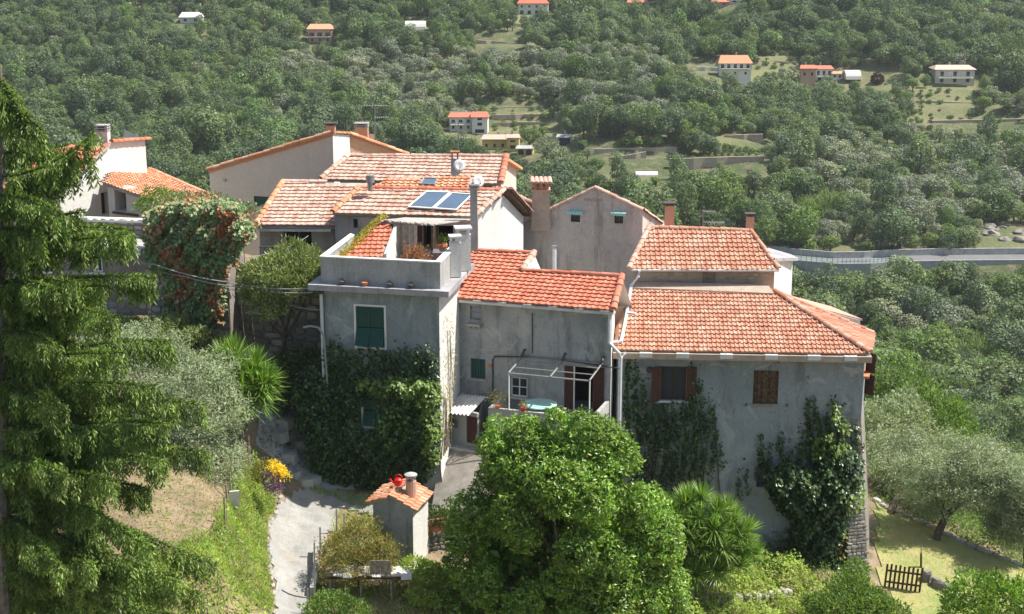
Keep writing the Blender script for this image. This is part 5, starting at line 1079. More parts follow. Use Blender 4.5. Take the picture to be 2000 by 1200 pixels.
# ---------------------------------------------------------------- houses on the far slope
def far_house(px0, px1, pyr, pye, pyb, wallk, roofk, rows, label, name='house', side=None, balc=False, gable=False, hipf=.12, Y=None):
    b = hit((px0+px1)/2, pyb, 300); Y = Y or b.y
    a0, a1 = W(px0, pyb, Y), W(px1, pyb, Y); ze = W((px0+px1)/2, pye, Y).z; zb_ = a0.z-3; wd = a1.x-a0.x; dp = wd*.62
    t = thing(name, label, 'house' if name != 'greenhouse' else 'greenhouse', (a0.x+wd/2, Y, a0.z))
    A, B = Vector((a0.x, Y, 0)), Vector((a1.x, Y+.02, 0)); pl = Plane(xy(A), xy(B)); holes = []
    for (n, y0, y1, wfrac) in rows:
        z1, z0 = W(px0, y0, Y).z, W(px0, y1, Y).z
        for i in range(n): c = wd*(i+.5)/n; w_ = wd/n*wfrac; holes.append((c-w_/2, z0, c+w_/2, z1))
    mb = MB(); wallmesh(mb, pl, 0, wd, zb_, [(0, ze), (wd, ze)], holes, .25)
    for (p, q_) in (((a1.x, Y), (a1.x+.3, Y+dp)), ((a1.x+.3, Y+dp), (a0.x+.3, Y+dp)), ((a0.x+.3, Y+dp), (a0.x, Y))): mb.quad((*p, zb_), (*q_, zb_), (*q_, ze), (*p, ze))
    part('wall', mb, M[wallk], t)
    for h in holes:
        mb = MB(); pbox(mb, pl, h[0], h[1], h[2], h[3], -.25, -.2); part('window', mb, M['glass'], t)
    o = .45; Yr = Y+dp/2; zr = W(px0, pyr, Yr).z; zr = max(zr, ze+.6); i_ = wd*hipf
    e = [Vector((a0.x-o, Y-o, ze)), Vector((a1.x+o, Y-o, ze)), Vector((a1.x+o, Y+dp+o, ze)), Vector((a0.x-o, Y+dp+o, ze))]; r0, r1 = Vector((a0.x+i_-o, Yr, zr)), Vector((a1.x-i_+o, Yr, zr))
    mb = MB(); mb.add(e+[r0, r1]+[p-Vector((0, 0, .15)) for p in e], [(0, 1, 5, 4), (1, 2, 5), (2, 3, 4, 5), (3, 0, 4), (6, 7, 1, 0), (7, 8, 2, 1), (8, 9, 3, 2), (9, 6, 0, 3), (9, 8, 7, 6)]); part('roof', mb, M[roofk], t)
    part('chimney', MB().box((a0.x+wd*random.uniform(.25, .75), Y+dp*.6, zr+.1), (.5, .5, 1.3)), M['concrete'], t)
    if balc:
        zf_ = W(px0, balc, Y).z; mb = MB(); pbox(mb, pl, wd*.05, zf_-.12, wd*.95, zf_, .003, 1.2); part('balcony', mb, M['white'], t)
        for i in range(9): mb = MB(); u = wd*.05+wd*.9*i/8; pbox(mb, pl, u-.03, zf_, u+.03, zf_+.9, 1.1, 1.17); part('baluster', mb, M['metal'], t)
        mb = MB(); pbox(mb, pl, wd*.05, zf_+.9, wd*.95, zf_+.97, 1.08, 1.19); part('handrail', mb, M['metal'], t)
    rects.append((px0-5, pyr-3, px1+5, pyb, Y)); return t
far_house(1404, 1466, 108, 124, 161, 'white', 'tileD', [(5, 126, 134, .5), (3, 141, 146, .22)], 'white two-storey house with orange roof and long dark loggia on the far slope', balc=134)
far_house(1563, 1592, 127, 134, 172, 'pinkwall', 'tileB', [(2, 142, 148, .3)], 'pink house wing with small windows, left of the white arched house')
far_house(1592, 1625, 128, 135, 160, 'white', 'tileB', [(3, 139, 147, .5), (2, 152, 158, .45)], 'small white house with red roof and veranda joined to the pink wing', balc=149)
far_house(1625, 1645, 140, 144, 160, 'white', 'tileD', [(2, 147, 152, .5)], 'tiny pale annex right of the small white red roofed house')
far_house(1826, 1902, 127, 136, 168, 'cream', 'tileC', [(3, 140, 149, .28), (3, 153, 161, .28)], 'pale two-storey house with flat pinkish roof and full balcony near the right edge', balc=152)
far_house(878, 922, 219, 229, 258, 'white', 'tileB', [(3, 234, 240, .45), (3, 246, 252, .3)], 'white house with red roof and balconies, lower wing of a far pair', balc=243)
far_house(922, 952, 218, 229, 262, 'white', 'tileB', [(1, 228+3, 235, .3), (1, 240, 246, .3), (1, 253, 260, .6)], 'taller white house block with red roof and dark arch below')
far_house(942, 990, 263, 272, 293, 'yellow', 'tileC', [(3, 281, 288, .3)], 'long yellow house with low brownish roof')
far_house(990, 1013, 262, 269, 297, 'yellow', 'tileC', [(1, 274, 278, .4), (1, 284, 291, .45)], 'yellow house block, the taller right end of the yellow pair')
far_house(1010, 1040, 286, 290, 304, 'yellow', 'concrete', [(2, 293, 303, .7)], 'low yellow garage with flat roof beside the yellow house')
far_house(1089, 1116, 264, 268, 286, 'concrete', 'concrete', [(1, 270, 285, .8)], 'small grey shed with flat roof and dark open front')
far_house(1012, 1070, -3, 7, 30, 'white', 'tileB', [(4, 11, 15, .3), (4, 21, 28, .45)], 'big white villa with arched ground floor at the top of the slope')
far_house(1226, 1264, -4, 5, 15, 'cream', 'tileB', [(3, 7, 10, .2)], 'cream house with red roof cut by the top edge')
far_house(1390, 1422, 0, 4, 14, 'pinkwall', 'tileB', [(2, 7, 10, .3)], 'small red roofed pink house at the very top')
far_house(1423, 1445, -6, 0, 8, 'white', 'gutter', [(1, 1, 5, .3)], 'small white house beside the pink one at the very top')
far_house(602, 648, 47, 57, 84, 'pinkwall', 'tileD', [(3, 64, 72, .6), (3, 76, 81, .25)], 'salmon two-storey house with balcony on the left of the slope', balc=72)
far_house(352, 392, 24, 34, 46, 'white', 'gutter', [(2, 37, 42, .3)], 'small bluish white house nearly hidden by trees at upper left')
def tunnel(px0, px1, pyt, pyb, label, matk='white'):
    b = hit((px0+px1)/2, pyb, 300); a0, a1 = W(px0, pyb, b.y), W(px1, pyb, b.y); h_ = W(px0, pyt, b.y).z-a0.z; V = []; k = 8
    for x in np.linspace(a0.x, a1.x, 7):
        V += [(x, b.y+math.cos(math.pi*j/k)*h_*1.3, a0.z-.3+math.sin(math.pi*j/k)*h_*1.05) for j in range(k+1)]
    f = [(i*(k+1)+j, (i+1)*(k+1)+j, (i+1)*(k+1)+j+1, i*(k+1)+j+1) for i in range(6) for j in range(k)]+[tuple(range(k+1)), tuple(range(6*(k+1), 7*(k+1)))[::-1]]
    solo('greenhouse', MB().add(V, f), M[matk], label, 'greenhouse', (a0.x, b.y, a0.z)); rects.append((px0, pyt-4, px1, pyb, b.y))
tunnel(792, 832, 40, 56, 'pale plastic greenhouse tunnel among dark trees near the top', 'cloth'); tunnel(1241, 1284, 333, 341, 'low white polytunnel in the green lower slope'); tunnel(1648, 1678, 136, 152, 'round pale greenhouse tunnel right of the small white houses', 'cloth')
rects.append((1690, 136, 1760, 168, 470)); rects.append((1345, 118, 1405, 142, 480))

ro = hit(1965, 458, 300); rocky = thing('rock_outcrop', 'pale bare rock outcrop above the road at the right edge', 'rocks', ro); rects.append((1925, 432, 2030, 482, ro.y))
for i in range(9):
    q = hit(random.uniform(1928, 2030), random.uniform(440, 484), 300); part('rock', MB().ico(tuple(q), random.uniform(.6, 1.5), 0, (1.5, 1, .7), .3, i), M['mortar'], rocky)
# ---------------------------------------------------------------- forest
def kindat(px, py, x, y):
    n1 = math.sin(x*.06+1)*math.sin(y*.05)+.6*math.sin(x*.13+y*.09); r = random.random()
    inr = lambda a, b, c, d: a < px < c and b < py < d
    if inr(1560, 385, 1650, 425): return 'cane' if r < .8 else None
    if inr(1740, 655, 1960, 700): return 'cane' if r < .75 else 'light'
    if inr(1190, 298, 1500, 325): return None if r < .2 else ('shrub' if r < .8 else 'olive')
    if inr(860, 195, 1085, 262): return None if r < .2 else ('shrub' if r < .6 else 'olive')
    if inr(1680, 130, 1760, 172) or inr(1480, 95, 1570, 165): return None if r < .25 else ('shrub' if r < .6 else 'olive')
    if inr(1770, 225, 2050, 262): return None if r < .15 else ('shrub' if r < .6 else 'olive')
    if inr(1780, 178, 2050, 225): return 'olive' if r < .4 else ('light' if r < .55 else ('shrub' if r < .9 else 'oak'))
    if inr(540, 95, 1300, 235) and n1 > -.75: return 'olive' if r < .86 else ('light' if r < .92 else 'oak')
    if inr(1430, 262, 2100, 470) and px > 1500+(py-262)*.35: return 'olive' if r < .72 else ('light' if r < .8 else 'oak')
    if inr(990, 262, 1300, 480): return 'shrub' if r < .3 else ('light' if r < .55 else ('olive' if r < .75 else 'oak'))
    if inr(1300, 330, 1700, 480): return 'light' if r < .35 else ('oak' if r < .7 else ('shrub' if r < .9 else 'tall'))
    if inr(1640, 700, 2150, 1000): return 'light' if r < .25 else ('oak' if r < .8 else 'olive')
    if py > 600 and px > 1640: return 'olive' if r < .55 else ('oak' if r < .9 else 'light')
    if py > 510: return 'oak' if r < .8 else ('light' if r < .9 else 'tall')
    return 'oak' if r < (.62 if n1 > 0 else .8) else ('light' if r < .85 else ('tall' if r < .94 else 'olive'))
cand = []
def sow(x0, x1, y0, y1, cell, f=None):
    for yy in np.arange(y0, y1, cell):
        for xx in np.arange(x0, x1, cell):
            x = xx+random.uniform(0, cell); y = yy+random.uniform(0, cell); cand.append((x, y))
sow(-150, 150, 302, 370, 3.4); sow(-190, 190, 370, 545, 3.0); sow(-185, 205, 540, 720, 6); sow(-70, 110, 236, 291.5, 4.0); sow(-60, 95, 96, 236, 5.2)
T = []
xs_ = np.array(cand); zz_ = HZ(xs_[:, 0], xs_[:, 1])
for (x, y), z in zip(cand, zz_):
    px, py, dep = proj(x, y, z)
    if not (-260 < px < 2260 and py > -140) or py > 1300: continue
    if abs(x) > y*.42+10: continue
    k = kindat(px, py-18, x, y)
    if not k: continue
    s = random.choice((.6, .8, .95, 1.1, 1.45))*random.uniform(.9, 1.12)*{'oak': .95, 'olive': .98, 'light': .95, 'tall': .95, 'shrub': 1.1, 'cane': 1.0}[k]
    if random.random() < .04 and k == 'oak': s *= 1.5
    if y > 370: s *= .84
    if px < 520 and py < 130: s *= .85
    if y < 236: s *= 1.0
    ht = {'oak': 6.2, 'olive': 4.4, 'light': 5.6, 'tall': 8.5, 'shrub': 1.7, 'cane': 3.2}[k]*s; r_ = {'oak': 3, 'olive': 2.3, 'light': 2.6, 'tall': 2.2, 'shrub': 1.3, 'cane': 2}[k]*s
    tp = F*ht/dep; rp = F*r_/dep
    if 291 < y < 303 and x > 20: continue
    if y < 292 and py-tp < 540 and 1450 < px:      # nothing in front of the road but low growth
        if y > 262 or True:
            lim = (py-(519 if px < 1700 else 501))
            if lim < 8: continue
            if tp > lim: q_ = lim/tp; s *= q_; tp *= q_; rp *= q_
    bad = False
    for (a, b, c, d, Yr) in rects:
        if y < Yr+6 and px+rp*.8 > a and px-rp*.8 < c and py > b and py-tp < d-2: bad = True; break
    if bad: continue
    if y < 190: k = {'oak': 'noak', 'olive': 'nolive', 'light': 'nlight', 'tall': 'noak'}.get(k, 'nlight')
    T.append((x, y, float(z), k, s, tp))
# largest in view become single objects, the rest one mass per kind
vis = [i for i, t in enumerate(T) if -20 < proj(t[0], t[1], t[2])[0] < 2020 and 40 < proj(t[0], t[1], t[2])[1] < 1000 and not (t[1] < 236 and proj(t[0], t[1], t[2])[0] < 1690) and t[3] in ('oak', 'light', 'olive', 'tall', 'noak', 'nolive', 'nlight')]
vis.sort(key=lambda i: -T[i][5]); solo_i = set(vis[:290])
def plabel(k, px, py, y):
    if y < 236: where = 'in the wood at right beyond the lawn'
    elif y < 300: where = 'on the steep bank below the road'
    elif px < 700: where = 'on the wooded slope at the left'
    elif px < 1300: where = 'on the slope behind the village'
    else: where = 'on the far slope above the road'
    what = {'oak': 'round dark green oak', 'light': 'bright green broadleaf tree', 'olive': 'silvery olive tree', 'tall': 'tall dark tree'}[k]
    if 236 <= y < 300: where = ('below the road, close to the white side wall' if px < 1700 else 'on the steep bank below the middle of the road' if px < 1860 else 'on the steep bank below the road, near the right edge')
    elif y < 236: where = ('beyond the lawn, close to the tall house corner' if px < 1820 else 'in the wood beyond the lawn, near the right edge')
    return what+' '+where, what.split()[-1]+'s '+where
for i in solo_i:
    x, y, z, kk, s, tp = T[i]; k = kk.replace('noak', 'oak').replace('nolive', 'olive').replace('nlight', 'light'); o = bpy.data.objects.new({'oak': 'oak_tree', 'light': 'broadleaf_tree', 'olive': 'olive_tree', 'tall': 'tall_tree'}[k], random.choice(FT[kk])); link(o)
    o.location = (x, y, z-.15); o.scale = (s*random.uniform(.9, 1.15), s*random.uniform(.9, 1.15), s*random.uniform(.85, 1.1)); o.rotation_euler = (0, 0, random.uniform(0, 6.28))
    lb, gp = plabel(k, *proj(x, y, z)[:2], y); tag(o, lb, 'tree', lb+' group')
def mass(name, kinds, rows, label, cat):
    """points carrying instances of the tree meshes through geometry nodes"""
    if not rows: return
    protos = []
    coll = bpy.data.collections.new(name+'_kinds')
    for i, me in enumerate(kinds): o = bpy.data.objects.new(name+'_kind', me); coll.objects.link(o); protos.append(o)
    n = len(rows); me = bpy.data.meshes.new(name); me.vertices.add(n); me.vertices.foreach_set('co', np.array([(r[0], r[1], r[2]-.15) for r in rows], np.float32).ravel())
    a = me.attributes.new('scl', 'FLOAT_VECTOR', 'POINT'); a.data.foreach_set('vector', np.array([(r[4]*random.uniform(.85, 1.2), r[4]*random.uniform(.85, 1.2), r[4]*random.uniform(.85, 1.1)) for r in rows], np.float32).ravel())
    a = me.attributes.new('rot', 'FLOAT_VECTOR', 'POINT'); a.data.foreach_set('vector', np.array([(random.uniform(-.06, .06), random.uniform(-.06, .06), random.uniform(0, 6.28)) for r in rows], np.float32).ravel())
    o = bpy.data.objects.new(name, me); link(o); tag(o, label, cat, kind='stuff')
    g = bpy.data.node_groups.new(name, 'GeometryNodeTree'); g.interface.new_socket('Geometry', in_out='INPUT', socket_type='NodeSocketGeometry'); g.interface.new_socket('Geometry', in_out='OUTPUT', socket_type='NodeSocketGeometry')
    N = g.nodes.new; gi, go = N('NodeGroupInput'), N('NodeGroupOutput'); ci = N('GeometryNodeCollectionInfo'); ci.inputs[0].default_value = coll; ci.inputs['Separate Children'].default_value = True; ci.inputs['Reset Children'].default_value = True
    ip = N('GeometryNodeInstanceOnPoints'); ip.inputs['Pick Instance'].default_value = True; a1, a2 = N('GeometryNodeInputNamedAttribute'), N('GeometryNodeInputNamedAttribute')
    for a_, nm in ((a1, 'scl'), (a2, 'rot')): a_.data_type = 'FLOAT_VECTOR'; a_.inputs[0].default_value = nm
    mp = N('GeometryNodeMeshToPoints'); er = N('FunctionNodeEulerToRotation'); L = g.links.new
    L(gi.outputs[0], mp.inputs[0]); L(mp.outputs[0], ip.inputs['Points']); L(ci.outputs[0], ip.inputs['Instance']); L(a2.outputs[0], er.inputs[0]); L(er.outputs[0], ip.inputs['Rotation']); L(a1.outputs[0], ip.inputs['Scale'])
    ri = N('FunctionNodeRandomValue'); ri.data_type = 'INT'; ri.inputs['Min'].default_value = 0; ri.inputs['Max'].default_value = len(kinds)-1
    [L(ri.outputs[i], ip.inputs['Instance Index']) for i in range(len(ri.outputs)) if ri.outputs[i].enabled][:1]
    L(ip.outputs[0], go.inputs[0]); md = o.modifiers.new('scatter', 'NODES'); md.node_group = g
rest = [t for i, t in enumerate(T) if i not in solo_i]
mass('oak_wood', FT['oak']+FT['tall'], [t for t in rest if t[3] in ('oak', 'tall')], 'dense dark oak wood covering the far slopes', 'wood')
mass('near_wood', FT['noak']+FT['nolive']+FT['nlight'], [t for t in rest if t[3] in ('noak', 'nolive', 'nlight')], 'mixed wood falling away behind the village', 'wood')
mass('olive_grove', FT['olive'], [t for t in rest if t[3] == 'olive'], 'silvery olive groves on the terraced far slope', 'grove')
mass('light_wood', FT['light'], [t for t in rest if t[3] == 'light'], 'brighter green trees scattered through the far woods', 'wood')
mass('scrub', FT['shrub'], [t for t in rest if t[3] == 'shrub'], 'low green scrub and vines on the open terraces', 'scrub')
vines = []
for (y0, x0, x1) in ((288, 1300, 1480), (296, 1310, 1490), (304, 1330, 1490), (312, 1310, 1400)):
    a, b = hit(x0, y0, 300), hit(x1, y0, 300); ym = (a.y+b.y)/2
    for x in np.arange(min(a.x, b.x), max(a.x, b.x), 1.7): vines.append((x, ym+random.uniform(-.3, .3), hz(x, ym), 'shrub', random.uniform(.55, .85), 0))
for (x0, y0, x1, y1) in ((870, 200, 1080, 262), (1480, 100, 1570, 160), (1780, 185, 2010, 262)):
    for y_ in np.arange(y0, y1, 9):
        a, b = hit(x0, y_, 300), hit(x1, y_, 300)
        for t_ in np.arange(0, 1, 2.6/max(5, abs(b.x-a.x))):
            if random.random() < .6: p = a.lerp(b, t_); vines.append((p.x, p.y+random.uniform(-.6, .6), hz(p.x, p.y), 'shrub', random.uniform(.4, .9), 0))
bs_ = []
for x in np.arange(25, 110, 1.9):
    for y in np.arange(268, 291, 2.6):
        xx, yy = x+random.uniform(0, 1.6), y+random.uniform(0, 2.2); px_, py_, dp_ = proj(xx, yy, hz(xx, yy)); sc_ = random.uniform(.9, 1.7)
        if py_-F*1.7*sc_/dp_ > (520 if px_ < 1700 else 505): bs_.append((xx, yy, hz(xx, yy), 'shrub', sc_, 0))
mass('bank_scrub', FT['shrub'], bs_, 'dense low scrub filling the bank just below the road', 'scrub')
mass('vine_rows', FT['shrub'], vines, 'rows of low vines and bushes along the open terraces', 'vines')
mass('cane_thicket', FT['cane'], [t for t in rest if t[3] == 'cane'], 'pale cane thickets on the slope and the bank', 'canes')
print('TREES', len(T))
# umbrella pines and other trees one can point to
def umbrella(px, pyb, pyt, wpx, label, mat='pine', flat=.3):
    b = hit(px, pyb, 300); dep = proj(*b)[2]; R_ = wpx/2*dep/F; ht = (pyb-pyt)*dep/F; t = thing('umbrella_pine' if mat == 'pine' else 'garden_tree', label, 'tree', b); cz = b.z+ht-R_*flat
    part('trunk', MB().tube([b-Vector((0, 0, 1)), b+Vector((.2, 0, ht*.5)), (b.x, b.y, cz)], .3, 6, 0, .2), M['bark'], t)
    mb = MB(); bl = [((b.x, b.y, cz), (R_*.7, R_*.7, R_*flat*1.1))]+[((b.x+math.cos(q)*R_*.6, b.y+math.sin(q)*R_*.6, cz-random.uniform(0, .2)*R_*flat), (R_*.42, R_*.42, R_*flat*.7)) for q in np.arange(0, 6.2, .8)]
    crown(mb, bl, 2600, .42, .6, 0, .5, (.75, 1.03)); part('crown', mb, M[mat], t)
umbrella(1398, 102, 46, 66, 'umbrella pine with flat bright green crown above the white house with orange roof'); umbrella(1122, 162, 113, 52, 'small umbrella pine alone in the middle of the olive grove'); umbrella(1962, 140, 72, 84, 'wide umbrella pine at the right edge of the far slope')
umbrella(320, 160, 128, 46, 'bright green flat crowned pine among dark trees at left'); umbrella(1068, 318, 266, 50, 'pale silvery tree beside the yellow garage', 'olive', .7); umbrella(1713, 166, 144, 24, 'small purple leaved round tree in the clearing', 'redtree', .8); umbrella(925, 52, 2, 95, 'very large dark round tree near the top of the slope', 'oak', .6)
umbrella(735, 545+0, 500, 40, 'dark round tree hidden behind the terrace', 'oak', .8) if 0 else None
umbrella(1645, 545, 518, 34, 'single round dark bush against the grey road wall', 'oak', .8) if 0 else None
# ---------------------------------------------------------------- path, lawn and near ground
mb, insP, bbP = drape([(540, 1215), (538, 1180), (534, 1130), (524, 1080), (527, 1030), (545, 992), (575, 968), (620, 962), (660, 965), (725, 975), (738, 1000), (730, 1016), (668, 1000), (655, 1012), (650, 1040), (632, 1075), (618, 1110), (612, 1150), (605, 1180), (598, 1215)], 0, .07, .18, .25)
struct('path', mb, M['path'])
mb, insL, bbL = drape([(1712, 985), (1740, 1000), (1830, 1040), (1900, 1075), (2010, 1118), (2010, 1215), (1790, 1215), (1740, 1170), (1722, 1148), (1712, 1080)], 0, .05, .25, .3)
struct('lawn', mb, M['lawn'])
mb, insR, bbR = drape([(500, 790), (600, 770), (640, 830), (650, 900), (700, 960), (640, 962), (590, 955), (560, 930), (540, 900), (505, 870)], 0, .04, .2, .2)
struct('passage_ground', mb, M['slabtop'])
# rock slabs of the passage
rk = thing('rock_steps', 'worn pale rock slabs stepping up the shaded passage', 'rocks', hit(590, 900))
for i, (px, py, w_) in enumerate(((600, 945, 60), (575, 925, 45), (630, 930, 50), (560, 890, 60), (610, 900, 55), (540, 850, 55), (590, 865, 60), (550, 825, 60), (600, 830, 50), (535, 800, 40), (625, 870, 40), (580, 790, 50))):
    p = hit(px, py); r_ = w_/60*.5; k = 7; g = random.Random(i); b0 = [Vector((p.x+math.cos(a)*r_*g.uniform(.75, 1.15), p.y+math.sin(a)*r_*g.uniform(.7, 1.1), p.z-.3)) for a in [6.28*j/k for j in range(k)]]
    tp_z = p.z+g.uniform(.05, .12); part('rock', MB().prism(b0, [Vector((q.x*.94+p.x*.06, q.y*.94+p.y*.06, tp_z+g.uniform(-.04, .04))) for q in b0]), M['concrete'], rk)
def edge_wall(pix, label, name='edge_wall', h_=.25, w_=.35, matk='rock', y0=30, sh=1.0):
    pts = [hit(px, py, y0) for px, py in pix]; t = thing(name, label, 'wall', pts[0])
    for a, b in zip(pts[:-1], pts[1:]):
        L = (b-a).length; X = (b-a).normalized(); u = 0
        while u < L:
            l_ = random.uniform(.3, .55)*sh; p = a+X*(u+l_/2); p.z = hz(p.x, p.y)+h_*.4
            if ('S', matk) not in STM: STM[('S', matk)] = [m_.mesh('stone', M[matk]) for m_ in STN]
            q = random.randrange(5); N = Vector((0, 0, 1)); Z = X.cross(N); s1, s2, s3 = l_*.96, h_*random.uniform(.8, 1.4), w_*random.uniform(.8, 1.2)
            piece('stone', STM[('S', matk)][q], t, Matrix(((X.x*s1, 0, Z.x*s3, p.x), (X.y*s1, 0, Z.y*s3, p.y), (X.z*s1, s2, Z.z*s3, p.z), (0, 0, 0, 1)))); u += l_
    return t
edge_wall([(1706, 980), (1725, 992), (1790, 1022), (1850, 1050), (1920, 1080), (2020, 1122)], 'low curved line of pale stones along the top of the lawn', h_=.16, w_=.26, sh=.9)
edge_wall([(1800, 1140), (1820, 1152), (1845, 1165), (1866, 1178)], 'short dark tumbled stones running down from the picket gate', matk='stone', h_=.4)
edge_wall([(1335, 1170), (1400, 1178), (1470, 1172), (1540, 1165)], 'rough stone terrace edge under the green ground cover', matk='stone', h_=.28, w_=.35, sh=.7)
edge_wall([(536, 1180), (528, 1120), (522, 1060), (528, 1020), (548, 985)], 'dark stone kerb along the left edge of the pale path', matk='stone', h_=.09, w_=.14, sh=.7)
# low wall beside shed (under planter)
PQ = Plane(xy(onz(834, 1080, 2.4)), xy(onz(900, 1070, 2.4))); gw_ = thing('garden_wall', 'low mossy stone wall under the planter right of the little shed', 'wall', PQ.pt(0, 2.2)); zq_ = PQ.hit(860, 1040)[1]
mb = MB(); pbox(mb, PQ, 0, 1.8, PQ.L, zq_, -.5, 0); part('core', mb, M['mortar'], gw_); stones(gw_, onplane_f(PQ, 0, 2.1), PQ.L, zq_-2.1, 'stone', .24, .15, .06)
# planter with yellow green plant
p0 = PQ.pt(.12, zq_+.01, -.25); t = thing('planter_box', 'terracotta planter box with yellow green plant right of the little shed', 'planter', p0); a = PQ.pt(.08, 0, -.1); b = PQ.pt(PQ.L*.9, 0, -.1)
mb = MB(); mb.hexa([Vector((q.x, q.y+o, zq_+.01+z)) for z, sc in ((0, 0), (.34, .03)) for q, o in ((a+Vector((-sc, -sc, 0)), -.12), (b+Vector((sc, -sc, 0)), -.12), (b+Vector((sc, sc, 0)), .25), (a+Vector((-sc, sc, 0)), .25))]); part('box', mb, M['terracotta'], t)
mb = MB(); crown(mb, [((a.x+.25, a.y, zq_+.6), (.33, .25, .32)), ((a.x+.55, a.y, zq_+.5), (.3, .25, .25))], 900, .1, .5, 0, .5); part('plant', mb, M['light'], t)

# ---------------------------------------------------------------- little shed with chimney
s0, s1 = onz(731, 1098, 2.45), onz(808, 1112, 2.4); PSH = Plane(xy(s0), xy(s1)); sh = thing('garden_shed', 'tiny concrete shed with tiled cap roof and stubby round chimney', 'shed', (s0.x, s0.y, 2.3))
s2 = onz(836, 1080, 2.4); s2 = Vector((s1.x+.42, s1.y+1.15, 0)); s3 = Vector((s0.x+.42, s0.y+1.1, 0)); zsh = PSH.hit(770, 985)[1]; zpk = PSH.hit(770, 972)[1]+.02
mb = MB(); wallmesh(mb, PSH, 0, PSH.L, 1.6, [(0, zsh), (PSH.L*.5, zpk), (PSH.L, zsh-.1)]); part('front_wall', mb, M['grey'], sh)
mb = MB(); pts_ = [s1, s2, s3, s0]
for a, b in zip(pts_[:-1], pts_[1:]): mb.quad((a.x, a.y, 1.6), (b.x, b.y, 1.6), (b.x, b.y, zsh-.05), (a.x, a.y, zsh-.05))
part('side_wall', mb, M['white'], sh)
rid0, rid1 = PSH.pt(PSH.L*.5, zpk+.06, .1), Vector(((s2.x+s3.x)/2+.03, s2.y+.1, zpk+.16)); el, er = PSH.pt(-.1, zsh-.02, .1), PSH.pt(PSH.L+.12, zsh-.1, .1); bl_, br_ = Vector((s3.x-.08, s3.y+.1, zsh+.08)), Vector((s2.x+.14, s2.y+.1, zsh))
d_ = (br_-er).normalized(); n_ = d_.cross(rid0-er).normalized(); up_ = n_.cross(d_); roof(sh, (er, d_, up_, n_), pts=[er, br_, rid1, rid0], matk='tileD', tw=.2, tl=.25, single=60, thick=.06)
d_ = (el-bl_).normalized(); n_ = d_.cross(rid1-bl_).normalized(); up_ = n_.cross(d_); roof(sh, (bl_, d_, up_, n_), pts=[bl_, el, rid0, rid1], matk='tileD', tw=.2, tl=.25, single=60, thick=.06)
cq = W(803, 970, s1.y+.55); part('chimney', MB().lathe((cq.x, cq.y, zpk-.2), [(.17, 0), (.17, .62), (.0, .62)], 12), M['pinkwall'], sh)
for j in range(4): a = j*1.57+.4; part('cap_post', MB().box((cq.x+math.cos(a)*.13, cq.y+math.sin(a)*.13, zpk+.5), (.06, .06, .16)), M['concrete'], sh)
part('cap', MB().lathe((cq.x, cq.y, zpk+.58), [(.2, 0), (.21, .05), (.12, .09), (.01, .1)], 12), M['concrete'], sh)
# red watering can on its roof
rc = W(778, 962, s0.y+.45); rc.z = zpk+.13; wc = thing('watering_can', 'red plastic watering can lying on the roof of the tiny shed', 'watering can', rc)
part('body', MB().lathe(rc, [(.1, 0), (.13, .03), (.13, .2), (.08, .24), (.01, .24)], 12), M['red'], wc, smooth=False); part('spout', MB().tube([rc+Vector((-.1, 0, .05)), rc+Vector((-.22, -.02, .16)), rc+Vector((-.27, -.02, .22))], .025, 6, 0, .045), M['red'], wc)
part('handle', MB().tube([rc+Vector((.1, 0, .2))]+[rc+Vector((.02+.12*math.cos(a), 0, .22+.14*math.sin(a))) for a in np.linspace(.1, 2.9, 7)], .018, 6), M['red'], wc)
# ---------------------------------------------------------------- bench table, board, posts
tb = onz(690, 1160, 1.95); tt = thing('plank_table', 'rough garden table topped with loose pale planks and slates', 'table', tb)
TA, TB_ = W(634, 1122, 42.6), W(800, 1128, 42.6); zt_ = TA.z
for i in range(9):
    a = TA.lerp(TB_, i/9); w_ = (TB_-TA).length/9*random.uniform(.9, 1.25); c = a+Vector((w_*.5, random.uniform(-.08, .12), random.uniform(0, .04)-.0)); part('plank', MB().box(c+Vector((0, .3, 0)), (w_, random.uniform(.7, .95), .035), (1, random.uniform(-.12, .12), random.uniform(-.06, .05))), M['gutter'] if i % 3 else M['greywood'], tt)
part('frame', MB().box(TA.lerp(TB_, .5)+Vector((0, .02, -.08)), ((TB_-TA).length*.96, .06, .07)), M['oldwood'], tt)
for f_, o in ((.06, 0), (.78, 0), (.06, .6), (.78, .6), (.42, 0)):
    p = TA.lerp(TB_, f_)+Vector((0, .06+o, -.12)); part('leg', MB().box((p.x, p.y, (p.z+1.8)/2), (.06, .06, p.z-1.8)), M['greywood'], tt)
bd = W(743, 1122, 42.3); bo = thing('board', 'small dark wooden board standing upright on the plank table', 'board', bd); 
for i in range(4): part('plank', MB().box(bd+Vector((-.24+i*.16, .0, .22)), (.152, .025, .46), (1, .1, 0)), M['greywood'], bo)
part('batten', MB().box(bd+Vector((0, .03, .3)), (.6, .02, .05), (1, .1, 0)), M['oldwood'], bo); mb = MB()
ch = bd+Vector((-.1, -.3, -.06)); t = thing('chair_frame', 'little rusty metal frame leaning at the front of the plank table', 'frame', ch)
part('frame', MB().tube([ch+Vector((0, 0, 0)), ch+Vector((.3, 0, .02)), ch+Vector((.32, 0, -.5))], .02, 4), M['rust'], t); part('leg', MB().tube([ch+Vector((.1, 0, 0)), ch+Vector((.12, -.05, -.5))], .02, 4), M['rust'], t)
